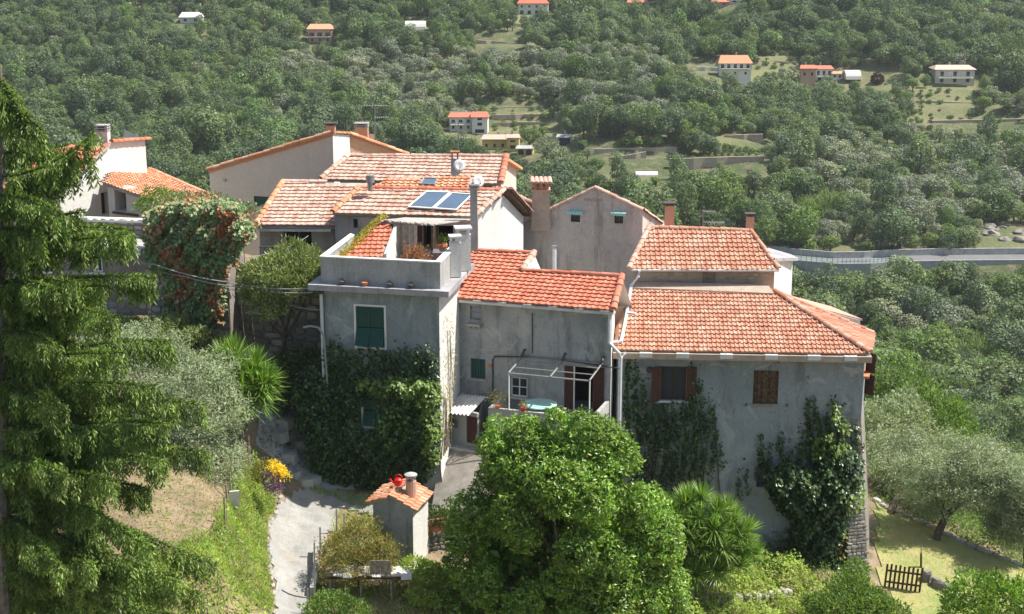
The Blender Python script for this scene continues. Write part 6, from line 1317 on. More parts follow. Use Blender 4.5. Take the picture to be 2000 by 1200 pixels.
for i, (px, py0, py1, z) in enumerate(((625, 1030, 1080, 2.6), (657, 995, 1025, 2.9), (614, 1060, 1165, 2.2), (601, 1150, 1200, 2.0), (672, 1003, 1030, 2.8))):
    b = onz(px, py1, z); b.z = hz(b.x, b.y); top_ = W(px, py0, b.y); solo('fence_post', MB().tube([b, top_], .03, 6), M['metal'], ['thin grey post at the path edge, left of the bronze shrub', 'thin post at the back of the bronze shrub', 'tall thin post at the right side of the narrow path', 'short post in the plants at the bottom of the path', 'thin stake right behind the bronze shrub'][i], 'post', b, 'thin posts along the path')
t = thing('path_wall', 'narrow pale concrete upstand on the right side of the lower path', 'wall', hit(620, 1170)); a, b, c = hit(613, 1085), hit(612, 1130), hit(606, 1180)
for p, q in ((a, b), (b, c)): part('block', MB().hexa([p+Vector((0, 0, -.3)), q+Vector((0, 0, -.3)), q+Vector((.16, 0, -.3)), p+Vector((.16, 0, -.3)), p+Vector((0, 0, .38)), q+Vector((0, 0, .38)), q+Vector((.16, 0, .38)), p+Vector((.16, 0, .38))]), M['concrete'], t)
# picket gate and posts on the lawn
ga, gb = onz(1729, 1149, -1.28), onz(1797, 1158, -1.35); gt = thing('picket_gate', 'short brown wooden picket fence at the foot of the tall house corner', 'fence', ga); n = 9
for i in range(n): p = ga.lerp(gb, i/(n-1)); part('picket', MB().box(p+Vector((0, 0, .48+random.uniform(-.04, .04))), (.075, .03, .96), (gb-ga)), M['oldwood'], gt)
for z in (.25, .7): part('rail', MB().box(ga.lerp(gb, .5)+Vector((0, .035, z)), ((gb-ga).length, .03, .07), (gb-ga)), M['oldwood'], gt)
for px, py0, py1, lb in ((1799, 1080, 1120, 'brown wooden post rising behind the picket fence'), (1946, 1107, 1130, 'short wooden post alone on the lawn at right')):
    p = hit(px, py1, 40); solo('wooden_post', MB().tube([p-Vector((0, 0, .2)), W(px, py0, p.y)], .05, 6, 0, .035), M['oldwood'], lb, 'post', p)
# left: fence and white plank on the embankment
for i, (px, py) in enumerate(((468, 905), (474, 930), (462, 955), (452, 985), (447, 1010), (440, 1035))):
    p = hit(px, py); solo('stake', MB().tube([p-Vector((0, 0, .3)), p+Vector((random.uniform(-.05, .05), 0, 1.0))], .03, 5), M['greywood'], 'weathered stake of the fence along the top of the green bank', 'stake', p, 'stakes on the green bank')
p = hit(460, 1012); solo('plank', MB().box(p+Vector((0, 0, .42)), (.3, .04, .7), (1, .2, 0), (-.2, 1, .25)), M['white'], 'pale plank standing upright on the green bank', 'plank', p)
# reed screen at bank top
p = hit(476, 905); t = thing('cane_screen', 'ragged cane screen at the top end of the green bank', 'screen', p)
for i in range(14): a = p+Vector((-.3+i*.05, .3-i*.07, 0)); part('cane', MB().tube([a-Vector((0, 0, .2)), a+Vector((random.uniform(-.08, .08), 0, random.uniform(.7, 1.2)))], .012, 4), M['greywood'], t)
# ---------------------------------------------------------------- cables
def cable(pts, label, r=.012):
    P = []
    for (a, b) in zip(pts[:-1], pts[1:]):
        L = (b-a).length
        for i in range(12): t_ = i/12; P.append(a.lerp(b, t_)-Vector((0, 0, L*.03*4*t_*(1-t_))))
    P.append(pts[-1]); solo('cable', MB().tube(P, r, 4), M['cable'], label, 'cable', pts[0])
A_ = lambda px, py, Y_: W(px, py, Y_)
cable([A_(262, 502, 55.9), A_(300, 516, 53), A_(450, 552, 52.0), A_(606, 563, 49.8)], 'upper overhead cable running from the stone building to the tower slab', .02)
cable([A_(258, 505, 55.9), A_(360, 540, 53), A_(470, 560, 52.0), A_(612, 571, 49.8)], 'second overhead cable just under the upper one', .02)
cable([A_(440, 560, 53.), A_(540, 588, 51.6), A_(634, 606, 49.8)], 'lowest thin cable crossing the dark passage to the tower', .014)
cable([A_(480, 503, 53.5), A_(545, 488, 55), A_(602, 461, 57)], 'thin pale cord slanting up towards the veranda window', .012)
# ---------------------------------------------------------------- climbing plants on walls
def climber(name, pl, ells, n, size, mat, label, cat='ivy', out=.12, thick=.14, base=None, stems=0, thr=.0, droop=.5, asp=.7, spikes=(), holes=(), streak=None):
    """leaves on a wall plane; ells = (px, py, rx, ry, thickness factor, weight)"""
    ells = list(ells)+[(x+random.uniform(-3, 3)*i, y0+(y1-y0)*i/3, 3.5+i*2.2, (y1-y0)/4.5, .3+.1*i, .16+.1*i) for x, y0, y1 in spikes for i in range(4)]
    E = [(e + (1, 1))[:6] if len(e) < 6 else e for e in ells]; ar = np.array([e[2]*e[3]*e[5] for e in E]); ar = ar/ar.sum()
    idx = rng.choice(len(E), int(n*1.5), p=ar); a = rng.uniform(0, 2*np.pi, len(idx)); r = np.sqrt(rng.uniform(0, 1, len(idx)))
    P = []; D = []
    ea = np.array([e[:5] for e in E]); px = ea[idx, 0]+np.cos(a)*r*ea[idx, 2]; py = ea[idx, 1]+np.sin(a)*r*ea[idx, 3]
    f = np.sin(px*.11+1)*np.sin(py*.09+2)+.7*np.sin(px*.23+py*.17)+.5*np.sin(px*.41-py*.37+1)
    keep = (f > -0.6-1.0*(1-r)+thr)
    for hx0, hy0, hx1, hy1 in holes: keep &= ~((px > hx0) & (px < hx1) & (py > hy0) & (py < hy1))
    if streak is not None: keep &= (np.sin(px*.34+1.6*np.sin(py*.035)+.6*np.sin(py*.11)) > streak-.5*np.clip(r, 0, 1)*0)
    keep = keep; px, py, th, r = px[keep][:n], py[keep][:n], ea[idx, 4][keep][:n], r[keep][:n]; f = f[keep][:n]
    # plane intersection, vectorised
    aa = (px-1000)/F; bb = (600-py)/F; dx, dy, dz = aa, cP+bb*sP, -sP+bb*cP; nn = np.array(pl.n); A_ = np.array([pl.A.x, pl.A.y])
    t = (A_[0]*nn[0]+A_[1]*nn[1])/(dx*nn[0]+dy*nn[1]); P = np.stack([dx*t, dy*t, H+dz*t], 1)
    o = out*.3+thick*th*(1-r**3)*(.55+.45*np.clip(f, -1, 1))+rng.uniform(0, out, len(P)); P += nn*o[:, None]
    N = np.tile(nn, (len(P), 1))+np.array([.8, 0, .95]); mb = MB(); D0 = np.tile([0, 0, -1.], (len(P), 1))+rng.normal(size=(len(P), 3))*.6
    mb.quads(leaves(P, D0, size, asp, .3, .1, N, .5))
    z0 = float(P[:, 2].min()); c = P.mean(0); t_ = thing(name, label, cat, (c[0], c[1], z0)); part('foliage', mb, M[mat], t_, kind='stuff')
    if stems:
        for i in range(stems):
            e = E[random.randrange(len(E))]; u, z = pl.hit(e[0]+random.uniform(-.4, .4)*e[2], e[1]-e[3]*.6); u2 = u+random.uniform(-.5, .5)
            part('stem', MB().tube([pl.pt(u2, z0, .03), pl.pt((u+u2)/2+random.uniform(-.1, .1), (z0+z)/2, .05), pl.pt(u, z, .03)], .022, 4, 0, .01), M['bark'], t_)
    return t_
climber('ivy', PT, [(735, 850, 128, 105, 2.6, 1.2), (735, 780, 118, 60, 2.4, 1), (700, 910, 90, 45, 2.4, 1.2), (800, 870, 60, 80, 2.6, 1), (640, 850, 40, 110, 2.4, 1), (655, 700, 26, 40, .6, .5), (720, 705, 70, 30, .7, .45), (800, 700, 50, 26, .6, .5), (832, 720, 28, 40, .8, .8), (610, 780, 40, 70, 2, 1)],
        17000, .125, 'ivy', 'thick dark ivy wrapping the lower half of the tower house', stems=10, out=.16, spikes=[(645, 668, 740), (662, 660, 740), (680, 690, 760), (700, 682, 750), (725, 672, 740), (748, 690, 750), (775, 665, 740), (795, 680, 750), (815, 672, 750), (835, 662, 740), (848, 690, 760)], holes=[(714, 772, 760, 834), (705, 785, 760, 828)])
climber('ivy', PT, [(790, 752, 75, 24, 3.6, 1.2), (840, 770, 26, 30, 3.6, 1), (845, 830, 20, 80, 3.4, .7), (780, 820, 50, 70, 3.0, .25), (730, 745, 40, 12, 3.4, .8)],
        2600, .14, 'ivylit', 'fringe of ivy leaves coloured bright as if sunlit, bulging at the top right of the tower ivy', out=.2)  # sunlight on the ivy top put into the leaf colour
climber('vine_stems', PT2, [(872, 700, 14, 90, .4, 1), (866, 820, 12, 70, .8, 1)], 500, .08, 'autumn', 'sparse dry creeper on the sunlit side wall of the tower', 'creeper', stems=8)
climber('ivy', PA, [(1232, 730, 14, 55, .5, .6), (1240, 790, 24, 50, .8, 1), (1262, 830, 40, 50, 1, 1), (1300, 830, 60, 46, 1.1, 1), (1330, 800, 40, 22, .8, .8), (1362, 820, 26, 70, .8, .9), (1385, 850, 24, 60, .7, .6), (1300, 890, 75, 60, 1.3, 1.1), (1345, 910, 50, 50, 1.2, 1), (1398, 830, 8, 60, .4, .3), (1282, 950, 60, 30, 1.2, 1), (1366, 740, 5, 40, .3, .2), (1222, 705, 10, 24, .4, .4)],
        7600, .11, 'ivy', 'dark ivy climbing the left half of the right house around its open window', stems=14, thick=.16, streak=-.45, spikes=[(1228, 690, 780), (1242, 684, 790), (1250, 720, 800), (1262, 740, 820), (1350, 700, 800), (1358, 735, 820), (1384, 760, 860), (1394, 800, 880), (1404, 830, 900), (1375, 790, 860), (1320, 790, 850), (1300, 795, 850), (1286, 795, 850)])
climber('ivy', PA, [(1486, 880, 10, 36, .4, .6), (1528, 870, 10, 30, .4, .6), (1582, 800, 10, 44, .4, .7), (1590, 850, 24, 50, .6, 1), (1626, 830, 20, 50, .8, 1), (1575, 900, 40, 40, .8, .8), (1640, 900, 46, 30, .8, .7), (1500, 900, 16, 40, .5, .5), (1672, 870, 14, 50, .4, .5), (1450, 930, 14, 26, .2, .2)],
        4200, .11, 'ivy', 'thin ivy spikes climbing the right half of the right house', stems=10, streak=-.4, thick=.14, spikes=[(1486, 845, 920), (1500, 870, 930), (1524, 838, 920), (1536, 860, 920), (1578, 758, 880), (1590, 775, 880), (1602, 800, 880), (1622, 775, 860), (1632, 768, 860), (1645, 800, 870), (1655, 830, 900), (1670, 820, 900), (1682, 850, 930), (1452, 900, 960), (1440, 925, 970), (1560, 830, 900)])
climber('ivy_bush', PA, [(1580, 955, 78, 52, 6, 1.2), (1628, 930, 48, 45, 5, 1), (1530, 930, 40, 36, 4, 1), (1590, 1030, 52, 50, 4, .8), (1570, 1085, 44, 44, 2, .5), (1615, 1000, 38, 45, 4, .8), (1650, 890, 26, 22, 4, .6), (1610, 1090, 26, 40, 2, .3)],
        13000, .15, 'ivy', 'bulging dark bush of glossy ivy leaning on the foot of the right house', out=.5, stems=6)
climber('ivy', PA, [(1628, 800, 8, 24, 1.2, 1), (1645, 830, 14, 14, 1.2, 1), (1620, 870, 40, 30, 3.5, 1), (1570, 930, 50, 24, 7.5, 1), (1640, 960, 50, 40, 7, .8), (1600, 1010, 60, 30, 6, .4)], 1500, .15, 'ivylit', 'ivy leaves coloured bright as if sun caught on top of the ivy bush', out=.3)  # extra leaves whose brighter colour paints the sun on the bush
climber('dry_creeper', PA, [(1640, 1050, 14, 60, 2.5, 1), (1560, 1060, 40, 40, 1, .5)], 500, .12, 'autumn', 'reddish dried creeper hanging beside the stone buttress', 'creeper', out=.3)
climber('red_creeper', PV, [(395, 455, 95, 50, 3.2, 1.2), (355, 490, 60, 50, 2.6, 1), (420, 490, 55, 50, 2.4, 1), (474, 448, 32, 34, 2.4, .8), (318, 450, 28, 50, 2.4, .8), (375, 570, 45, 60, 1.6, .7), (345, 600, 12, 50, 1.2, .3), (420, 570, 24, 70, 1.6, .6), (440, 560, 10, 70, 1, .3), (400, 405, 85, 20, 3, .9), (450, 500, 26, 24, 2, .5), (390, 620, 30, 30, 1, .3)],
        17000, .15, 'creeper', 'big mass of green and rust red creeper draping the tall stone wall', 'creeper', out=.35, stems=12, thick=.2)
def bush(name, label, blobs, n, size, mat, cat='bush', asp=.5, up=.3, clump=4, cr=.12, shell=(.7, 1.04), trunk=True, lump=.2, z0=None, stems=4, jit=.6, face=None, group=None, fill=None):
    B = [(W(px, py, Y), (rx, ry, rz)) for px, py, Y, rx, ry, rz in blobs]; c = sum((b[0] for b in B), Vector((0, 0, 0)))/len(B); zg = hz(c.x, c.y) if z0 is None else z0
    t = thing(name, label, cat, (c.x, c.y, zg), group); mb = MB(); crown(mb, [(tuple(b[0]), b[1]) for b in B], n, size, asp, 0, up, shell, clump, cr, lump, jit, face)
    if fill: crown(mb, [(tuple(W(*q[:3])), [x*.82 for x in q[3:]]) for q in fill[0]], fill[1], fill[2], .6, 0, .2, (.3, 1.))
    part('crown' if trunk else 'foliage', mb, M[mat], t, kind='stuff' if not trunk else None)
    if trunk:
        base = Vector((c.x, c.y, zg-.2)); f_ = B[0][0]
        mb = MB(); mid = Vector((c.x, c.y, (zg+c.z)/2)); limb(mb, base, mid, .12*trunk, .09*trunk)
        for b in B[:stems*2]: limb(mb, mid, b[0], .06*trunk, .02*trunk)
        part('trunk', mb, M['bark'], t)
    return t
bush('hedge', 'clipped dark green hedge top between the annex and the red creeper', [(305, 400, 56, .7, .6, .55), (350, 408, 55.6, .8, .7, .5), (330, 392, 56, .6, .6, .3)], 7000, .09, 'ivylit', 'hedge', trunk=False, clump=3)
bush('creeper_top', 'green leafy top of the creeper behind the hedge', [(380, 405, 55, 1.3, .8, .5), (440, 418, 54.6, 1.2, .8, .5)], 5000, .12, 'creeper', 'creeper', trunk=False, clump=3)
# laurel-like big bush in front
g = random.Random(5); BL = [(1090, 1080, 43, 2.7, 2.4, 2.6), (1080, 960, 43, 2.4, 2.0, 2.0), (960, 1060, 42.4, 1.6, 1.5, 2.0), (1230, 1060, 42.6, 1.6, 1.5, 2.2), (1100, 880, 43, 1.5, 1.4, 1.3)]
sub = []
for k_ in range(62):
    px = g.uniform(868, 1322); py = g.uniform(850, 1215); cx = 1098; w_ = 70+140*sstep(830, 1060, py) if py < 1060 else 210
    w_ = float(w_)
    if abs(px-cx) > w_: px = cx+(1 if px > cx else -1)*w_*g.uniform(.8, 1.02)
    q_ = min(1, ((px-cx)/w_)**2*.8+max(0, (960-py)/190)**2*.5); Yd = 44-2.6*math.sqrt(max(0, 1-q_))+g.uniform(-.25, .35); r_ = g.uniform(.38, .68); sub.append((px, py, Yd, r_, r_, r_*1.15))
sub += [(1110, 890, 42.3, .6, .5, .6), (1050, 895, 42.3, .6, .5, .6), (1130, 930, 42.2, .6, .5, .6), (1090, 940, 42., .6, .5, .7), (1040, 940, 42.2, .6, .5, .7), (1170, 930, 42.4, .6, .5, .6), (1000, 920, 42.4, .6, .5, .6), (1088, 838, 42.6, .45, .45, .55), (975, 850, 42.6, .4, .4, .5), (965, 880, 42.4, .45, .5, .6), (1212, 890, 42.6, .5, .5, .6), (1140, 840, 42.5, .5, .5, .6), (1020, 850, 42.5, .5, .5, .5), (1190, 880, 42.5, .55, .5, .6)]
BL = [(1085, 920, 43.4, 1.6, 1.0, 1.2), (1095, 1090, 43.8, 2.7, 1.7, 2.4), (1090, 1000, 43.8, 2.0, 1.5, 2.0), (980, 1090, 43.4, 1.5, 1.2, 2.0), (1220, 1090, 43.6, 1.5, 1.2, 2.0)]
bush('laurel_bush', 'huge bright green laurel bush filling the bottom centre', sub, 125000, .135, 'laurel', 'bush', .42, .6, 9, .16, (.86, 1.06), 1.0, .2, z0=.9, face=.9, fill=(BL, 9000, .34))
# olive in the left middle
OLV = [(300, 720, 47, 1.4, 1.3, 1.0), (380, 740, 46.6, 1.3, 1.2, 1.0), (420, 800, 46, 1.0, 1.0, 1.0), (340, 800, 45.8, 1.5, 1.2, 1.2), (250, 780, 46, 1.5, 1.3, 1.3), (400, 870, 45.6, 1.0, 1.0, 1.1), (330, 880, 45.4, 1.2, 1.0, 1.0), (430, 910, 45.2, .7, .8, .8), (270, 680, 47.5, 1.1, 1, .7), (200, 700, 47, 1.2, 1, .9), (210, 850, 46, 1.4, 1, 1.2), (380, 930, 45.2, .8, .8, .5)]
bush('olive_tree', 'silvery olive tree behind the drooping conifer branches', OLV, 90000, .12, 'olivenear', 'tree', .24, .5, 7, .17, (.6, 1.08), 1.4, .3, z0=5, face=.7)
# right olives
def olive(cx, cy, Y, w_, h_, base, label, seed):
    g = random.Random(seed); bl = []
    for i in range(9): a = g.uniform(0, 6.28); q = math.sqrt(g.random()); px, py = cx+math.cos(a)*q*w_*.75, cy+math.sin(a)*q*h_*.7; s_ = w_/48*g.uniform(.36, .52); bl.append((px, py, Y+g.uniform(-.8, .8), s_, s_, s_*.8))
    b = hit(*base, 40); t = thing('olive_tree', label, 'tree', b); B = [(W(*q[:3]), q[3:]) for q in bl]; mb = MB(); crown(mb, [(tuple(p), r) for p, r in B], 42000, .13, .26, 0, .5, (.5, 1.1), 7, .18, .3, .6, .8); part('crown', mb, M['olivenear'], t)
    mb = MB(); top_ = W(cx, cy+h_*.3, Y); limb(mb, b-Vector((0, 0, .2)), b.lerp(top_, .5), .19, .13, 0, .08); part('trunk', mb, M['bark'], t); mb = MB()
    for p, r in B[:6]: limb(mb, b.lerp(top_, .48), p, .08, .02, 0, .12, 5)
    part('limb', mb, M['bark'], t, kind='stuff')
olive(1790, 885, 58, 120, 90, (1734, 1012), 'silvery olive tree with leaning trunk beside the tall house corner', 1)
olive(1870, 940, 54.5, 105, 75, (1826, 1062), 'silvery olive tree with short dark trunk in the middle of the lawn edge', 2)
olive(1995, 990, 53, 80, 85, (2015, 1120), 'olive tree cut off by the right edge of the picture', 3)
olive(1940, 960, 62, 90, 70, (1960, 1080), 'paler olive tree standing behind the other two on the right', 4)
# shrub tree left of the tower, over the passage
bush('shrub_tree', 'broad leaved pale green tree arching over the dark passage', [(560, 530, 52, 1.3, 1.1, .6), (520, 545, 52.3, .9, .9, .5), (600, 515, 52, .7, .8, .5), (545, 560, 51.6, .8, .8, .4), (500, 570, 52.4, .5, .6, .4), (525, 600, 51.2, .5, .5, .35), (590, 550, 51.6, .6, .8, .4), (570, 500, 52.6, .7, .7, .4)], 9500, .17, 'loquat', 'tree', .34, .7, 7, .2, (.75, 1.05), 1.0, .2, z0=5.6)
bush('loquat_shrub', 'pale leaved shrub between the conifer and the spiky yucca, nearer the stone house', [(260, 650, 53, .9, .8, .4), (320, 640, 53, .7, .7, .4), (220, 640, 53.4, .6, .6, .35)], 3600, .16, 'loquat', 'bush', .36, .7, 7, .16)
bush('loquat_shrub', 'pale leaved shrub at the foot of the red creeper wall', [(370, 670, 52, 1.0, .8, .5), (430, 690, 51.8, .7, .7, .4), (340, 650, 52.3, .6, .6, .4), (450, 710, 51.4, .4, .5, .3)], 4200, .16, 'loquat', 'bush', .36, .7, 7, .16)
bush('ivy_mound', 'dark leafy mound in the shade at the left foot of the tower', [(600, 720, 51, .9, .7, .8), (620, 770, 50.6, .7, .6, 1.0), (570, 760, 51.2, .8, .7, .8), (560, 720, 51.8, .7, .7, .5)], 7000, .12, 'ivy', 'bush', trunk=False)
bush('bronze_shrub', 'rounded shrub with yellow green and bronze leaves left of the tiny shed', [(700, 1060, 43.6, .95, .8, .55), (660, 1085, 43.2, .65, .6, .5), (740, 1085, 43.2, .65, .6, .5), (705, 1040, 43.8, .6, .6, .45), (700, 1100, 43, .9, .6, .45)], 12000, .08, 'autumn', 'bush', .45, .3, 5, .12, (.6, 1.08), .5)
bush('yellow_flowers', 'clump of yellow flowers at the end of the green bank', [(543, 920, 45.8, .2, .18, .18), (532, 911, 46, .14, .14, .13), (555, 930, 45.7, .13, .13, .1)], 700, .07, 'yflower', 'flowers', trunk=False, clump=3, asp=.8)
bush('purple_flowers', 'purple flowering clump just below the yellow flowers', [(532, 940, 45.6, .25, .22, .25), (540, 955, 45.4, .15, .15, .15)], 900, .06, 'pflower', 'flowers', trunk=False, clump=3, asp=.8)
bush('dark_plant', 'small dusky plant left of the yellow flowers', [(515, 915, 46, .3, .25, .25), (505, 925, 46, .2, .2, .2)], 900, .08, 'autumn', 'plant', trunk=False)
bush('green_bush', 'bright leafy bush in the bottom right corner', [(1900, 1170, 44, .9, .8, .7), (1960, 1180, 43.8, .9, .8, .7), (2010, 1170, 44, .7, .7, .7), (1880, 1200, 43.6, .6, .6, .5), (1940, 1150, 44.4, .5, .5, .4)], 9000, .13, 'laurel', 'bush', .5, .4, 5, .15, z0=-2)
cover_ = 1
bush('green_bush', 'leafy bush at the foot of the stone buttress', [(1660, 1150, 47.2, .6, .6, .4), (1700, 1180, 46.4, .7, .6, .4), (1640, 1190, 46.2, .8, .6, .4), (1672, 1115, 48.2, .4, .4, .35), (1740, 1200, 46, .5, .5, .35), (1600, 1180, 46.6, .5, .5, .3)], 8000, .12, 'weed', 'bush', .5, .4, 5, .15, z0=-1.4)
bush('green_bush', 'dark green shrubs at the bottom edge below the plank table', [(650, 1185, 41.2, .55, .5, .4), (620, 1195, 41, .4, .4, .3), (690, 1195, 41, .4, .4, .3)], 4200, .09, 'weed', 'bush', .5, .4, 5, .12)
for k, (px, py, lb) in enumerate(((810, 1110, 'low leafy plants between the tiny shed and the laurel bush'), (850, 1130, 'pale green weeds against the left foot of the laurel bush'), (830, 1165, 'green weeds below the end of the plank table'))):
    bush('weeds', lb, [(px, py, 43.4-.4*k, .5, .4, .25), (px+25, py+4, 43.3-.4*k, .35, .35, .2)], 2000, .1, 'ground', 'plant', trunk=False, clump=4)
# trees that catch light right of the tall house
for (px, py, Y_, s_, mat, lb) in ((1760, 790, 84, 2.6, 'light', 'bright yellow green tree just right of the tall house corner'), (1830, 830, 80, 2.2, 'weed', 'second bright green tree above the lawn olives'), (1740, 850, 76, 2.2, 'olivenear', 'silvery tree top against the tall house corner')):
    p = W(px, py, Y_); t = thing('broadleaf_tree', lb, 'tree', (p.x, p.y, p.z-6)); mb = MB(); gg = random.Random(px); crown(mb, [((p.x, p.y, p.z), (s_, s_, s_*.8))]+[((p.x+gg.uniform(-.8, .8)*s_, p.y+gg.uniform(-.8, .8)*s_, p.z+gg.uniform(-.3, .6)*s_), s_*gg.uniform(.3, .5)) for _ in range(8)], 9000, .2, .55, 0, .3, (.7, 1.05), 5, .25, .25); part('crown', mb, M[mat], t); part('trunk', MB().tube([(p.x, p.y, p.z-7), p], .2, 6, 0, .1), M['bark'], t)
# ---------------------------------------------------------------- yuccas: rosettes of sword leaves
RS = []
for i in range(4):
    mb = MB(); n = 170
    th = np.radians(rng.uniform(4, 105, n)); ph = rng.uniform(0, 6.28, n); D = np.stack([np.sin(th)*np.cos(ph), np.sin(th)*np.sin(ph), np.cos(th)], 1); L = rng.uniform(.6, .85, n)[:, None]; S_ = nrm(np.cross(D, [0, 0, 1.])+1e-5)*.015
    P0 = D*.03; P1 = D*L*.5; P2 = D*L+np.array([0, 0, -1])*(L**2)*(.01+.09*np.sin(th)[:, None]); w1_ = S_*1.15
    V = np.concatenate([P0-S_*.6, P0+S_*.6, P1+w1_, P1-w1_, P2], 0); k = np.arange(n); mb.add(V, np.stack([k, k+n, k+2*n, k+3*n], 1).astype(np.int32)); mb.f.append((np.stack([k+3*n, k+2*n, k+4*n], 1).astype(np.int32), 0))
    RS.append(mb.mesh('leaf_rosette', M['yucca']))
def yucca(pix, Y, label, base, sc=1.0, z0=None):
    b = W(*base, Y); b.z = hz(b.x, b.y) if z0 is None else z0; t = thing('yucca', label, 'plant', b); stm = MB()
    for i, (px, py, dy) in enumerate(pix):
        p = W(px, py, Y+dy); d = (p-b).normalized(); d = (d+Vector((0, -.15, .5))).normalized(); X = d.cross(Vector((0, 1, .1))).normalized(); Yv = d.cross(X); s = sc*random.uniform(.9, 1.15); a = random.uniform(0, 6.28); X2 = X*math.cos(a)+Yv*math.sin(a); Y2 = Yv*math.cos(a)-X*math.sin(a)
        piece('leaf_rosette', RS[i % 4], t, Matrix(((X2.x*s, Y2.x*s, d.x*s, p.x), (X2.y*s, Y2.y*s, d.y*s, p.y), (X2.z*s, Y2.z*s, d.z*s, p.z), (0, 0, 0, 1))))
        part('stem', MB().tube([b+Vector((random.uniform(-.2, .2), random.uniform(-.1, .2), -.2)), b.lerp(p, .5)+Vector((0, .1, -.1)), p], .06, 5, 0, .04), M['barkp'], t)
g = random.Random(3)
yucca([(1340, 985, .2), (1370, 975, .4), (1325, 1010, 0), (1365, 1015, 0), (1400, 1000, .1), (1430, 1020, .2), (1395, 1035, -.2), (1345, 1050, -.2), (1440, 1050, 0), (1455, 1040, .2), (1410, 1070, -.3), (1375, 1075, -.3), (1440, 1080, -.1), (1310, 1040, .2), (1330, 1080, .1), (1420, 1000, .4), (1385, 1095, -.2), (1350, 985, .5), (1345, 1030, -.1), (1385, 1055, -.1), (1420, 1040, 0), (1355, 1100, 0), (1455, 1070, .1), (1310, 1000, .3), (1330, 1110, -.3), (1400, 1115, -.4), (1360, 1125, -.4), (1440, 1105, -.3), (1300, 1080, .1), (1465, 1085, .1), (1315, 1105, 0)], 47, 'big spiky yucca clump in front of the right house', (1370, 1120), 1.0, .4)
yucca([(440, 740, 0), (470, 730, .2), (455, 770, -.1), (490, 755, .2), (430, 775, 0), (475, 790, -.2), (505, 780, .2), (500, 720, .5), (460, 700, .5), (440, 705, .4), (520, 745, .3), (450, 800, -.2), (470, 760, 0), (510, 760, .1)], 48.5, 'spiky yucca clump left of the dark passage', (470, 860), 1.25, 5.4)
# ---------------------------------------------------------------- ground cover
cover_n = 0
def cover(name, pix, n, size, mat, label, cat='plants', hgt=.3, asp=.4, up=1.0, mound=.35, dens=None):
    mb, ins, bb = drape(pix, 0, 0); x, y = scatter(ins, bb, n); z = HZ(x, y); m_ = mound*(.5+.5*np.sin(x*2.3+1)*np.sin(y*2.9)+.3*np.sin(x*5.1+y*4.3)); m_ = np.clip(m_, 0, 1); P = np.stack([x, y, z+rng.uniform(0, 1, len(x))*np.maximum(m_, .06)], 1)
    D = rdir(len(x))*.8+np.array([0, 0, up]); mb = MB(); mb.quads(leaves(P, D, size, asp, .3, .12, np.tile([.35, -.2, 1.], (len(x), 1)), .7) if asp >= .3 else leaves(P, D, size, asp, .3)); o = solo(name, mb, M[mat], label, cat, tuple(P.mean(0)), kind='stuff')
GB = [(470, 905), (500, 905), (520, 950), (548, 965), (540, 990), (524, 1015), (520, 1080), (528, 1130), (535, 1205), (260, 1205), (280, 1120), (330, 1085), (395, 1070), (425, 1030), (440, 1000), (450, 950)]
cover('bank_grass', GB, 40000, .17, 'ground', 'bright green grass and weeds covering the bank left of the path', 'grass', asp=.12, mound=.5)
cover('bank_weeds', GB, 9000, .11, 'laurel', 'leafy weeds on the green bank left of the path', 'weeds', asp=.5, mound=.6, up=.4)
cover('bank_foot_weeds', [Vector((-14, 34, 0)), Vector((-6.6, 34, 0)), Vector((-6.8, 39.8, 0)), Vector((-8, 39.8, 0)), Vector((-12, 38.6, 0)), Vector((-14, 38, 0))], 13000, .14, 'ground', 'thick green weeds at the bottom left of the bank', 'weeds', asp=.4, mound=.5)
cover('ground_cover', [(1300, 1110), (1400, 1095), (1500, 1100), (1560, 1110), (1610, 1135), (1700, 1150), (1760, 1215), (1290, 1215)], 26000, .13, 'ground', 'mounds of bright leafy ground cover below the right house', 'plants', mound=.8, up=.4, asp=.5)
cover('garden_grass', [(655, 1010), (735, 1005), (800, 1110), (900, 1110), (900, 1215), (598, 1215), (612, 1150), (640, 1070)], 15000, .12, 'ground', 'rough green grass around the plank table and shed', 'grass', asp=.14, mound=.2)
cover('path_grass', [(600, 962), (660, 964), (735, 975), (730, 1000), (690, 995), (650, 975), (610, 975)], 2600, .12, 'ground', 'strip of grass across the upper end of the path', 'grass', asp=.14, mound=.16)
cover('lawn_grass', [(1712, 985), (1740, 1000), (1830, 1040), (1900, 1075), (2010, 1118), (2010, 1215), (1790, 1215), (1740, 1170), (1722, 1148), (1712, 1080)], 18000, .09, 'lawnblade', 'short sunburnt grass of the sloping lawn', 'grass', asp=.1, mound=.05)
cover('dry_litter', [(100, 930), (420, 950), (445, 1010), (400, 1080), (300, 1110), (100, 1110)], 4000, .11, 'lawnblade', 'dry grass and litter on the bare brown soil', 'grass', asp=.2, mound=.05, up=.4)
cover('slope_weeds', [(0, 1130), (300, 1110), (330, 1210), (0, 1210)], 9000, .14, 'weed', 'green weeds at the bottom left under the conifer', 'weeds', asp=.4, mound=.4)
cover('wall_foot_weeds', [(1400, 1060), (1690, 1090), (1700, 1150), (1500, 1120)], 4000, .14, 'weed', 'dark weeds at the shaded foot of the right house', 'weeds', asp=.4, mound=.5)
cover('soil_weeds', [(100, 930), (420, 950), (445, 1010), (400, 1080), (300, 1110), (100, 1110)], 600, .12, 'ground', 'tufts of green weeds on the bare brown soil', 'weeds', asp=.3, mound=.12, up=.6)
cover('passage_weeds', [(500, 790), (600, 780), (640, 850), (640, 950), (590, 950), (505, 870)], 2500, .1, 'weed', 'dark weeds between the rock slabs of the passage', 'weeds', asp=.4, mound=.25)
pe_ = [hit(*q) for q in ((1706, 978), (1790, 1018), (1870, 1056), (1950, 1090), (2030, 1124))]
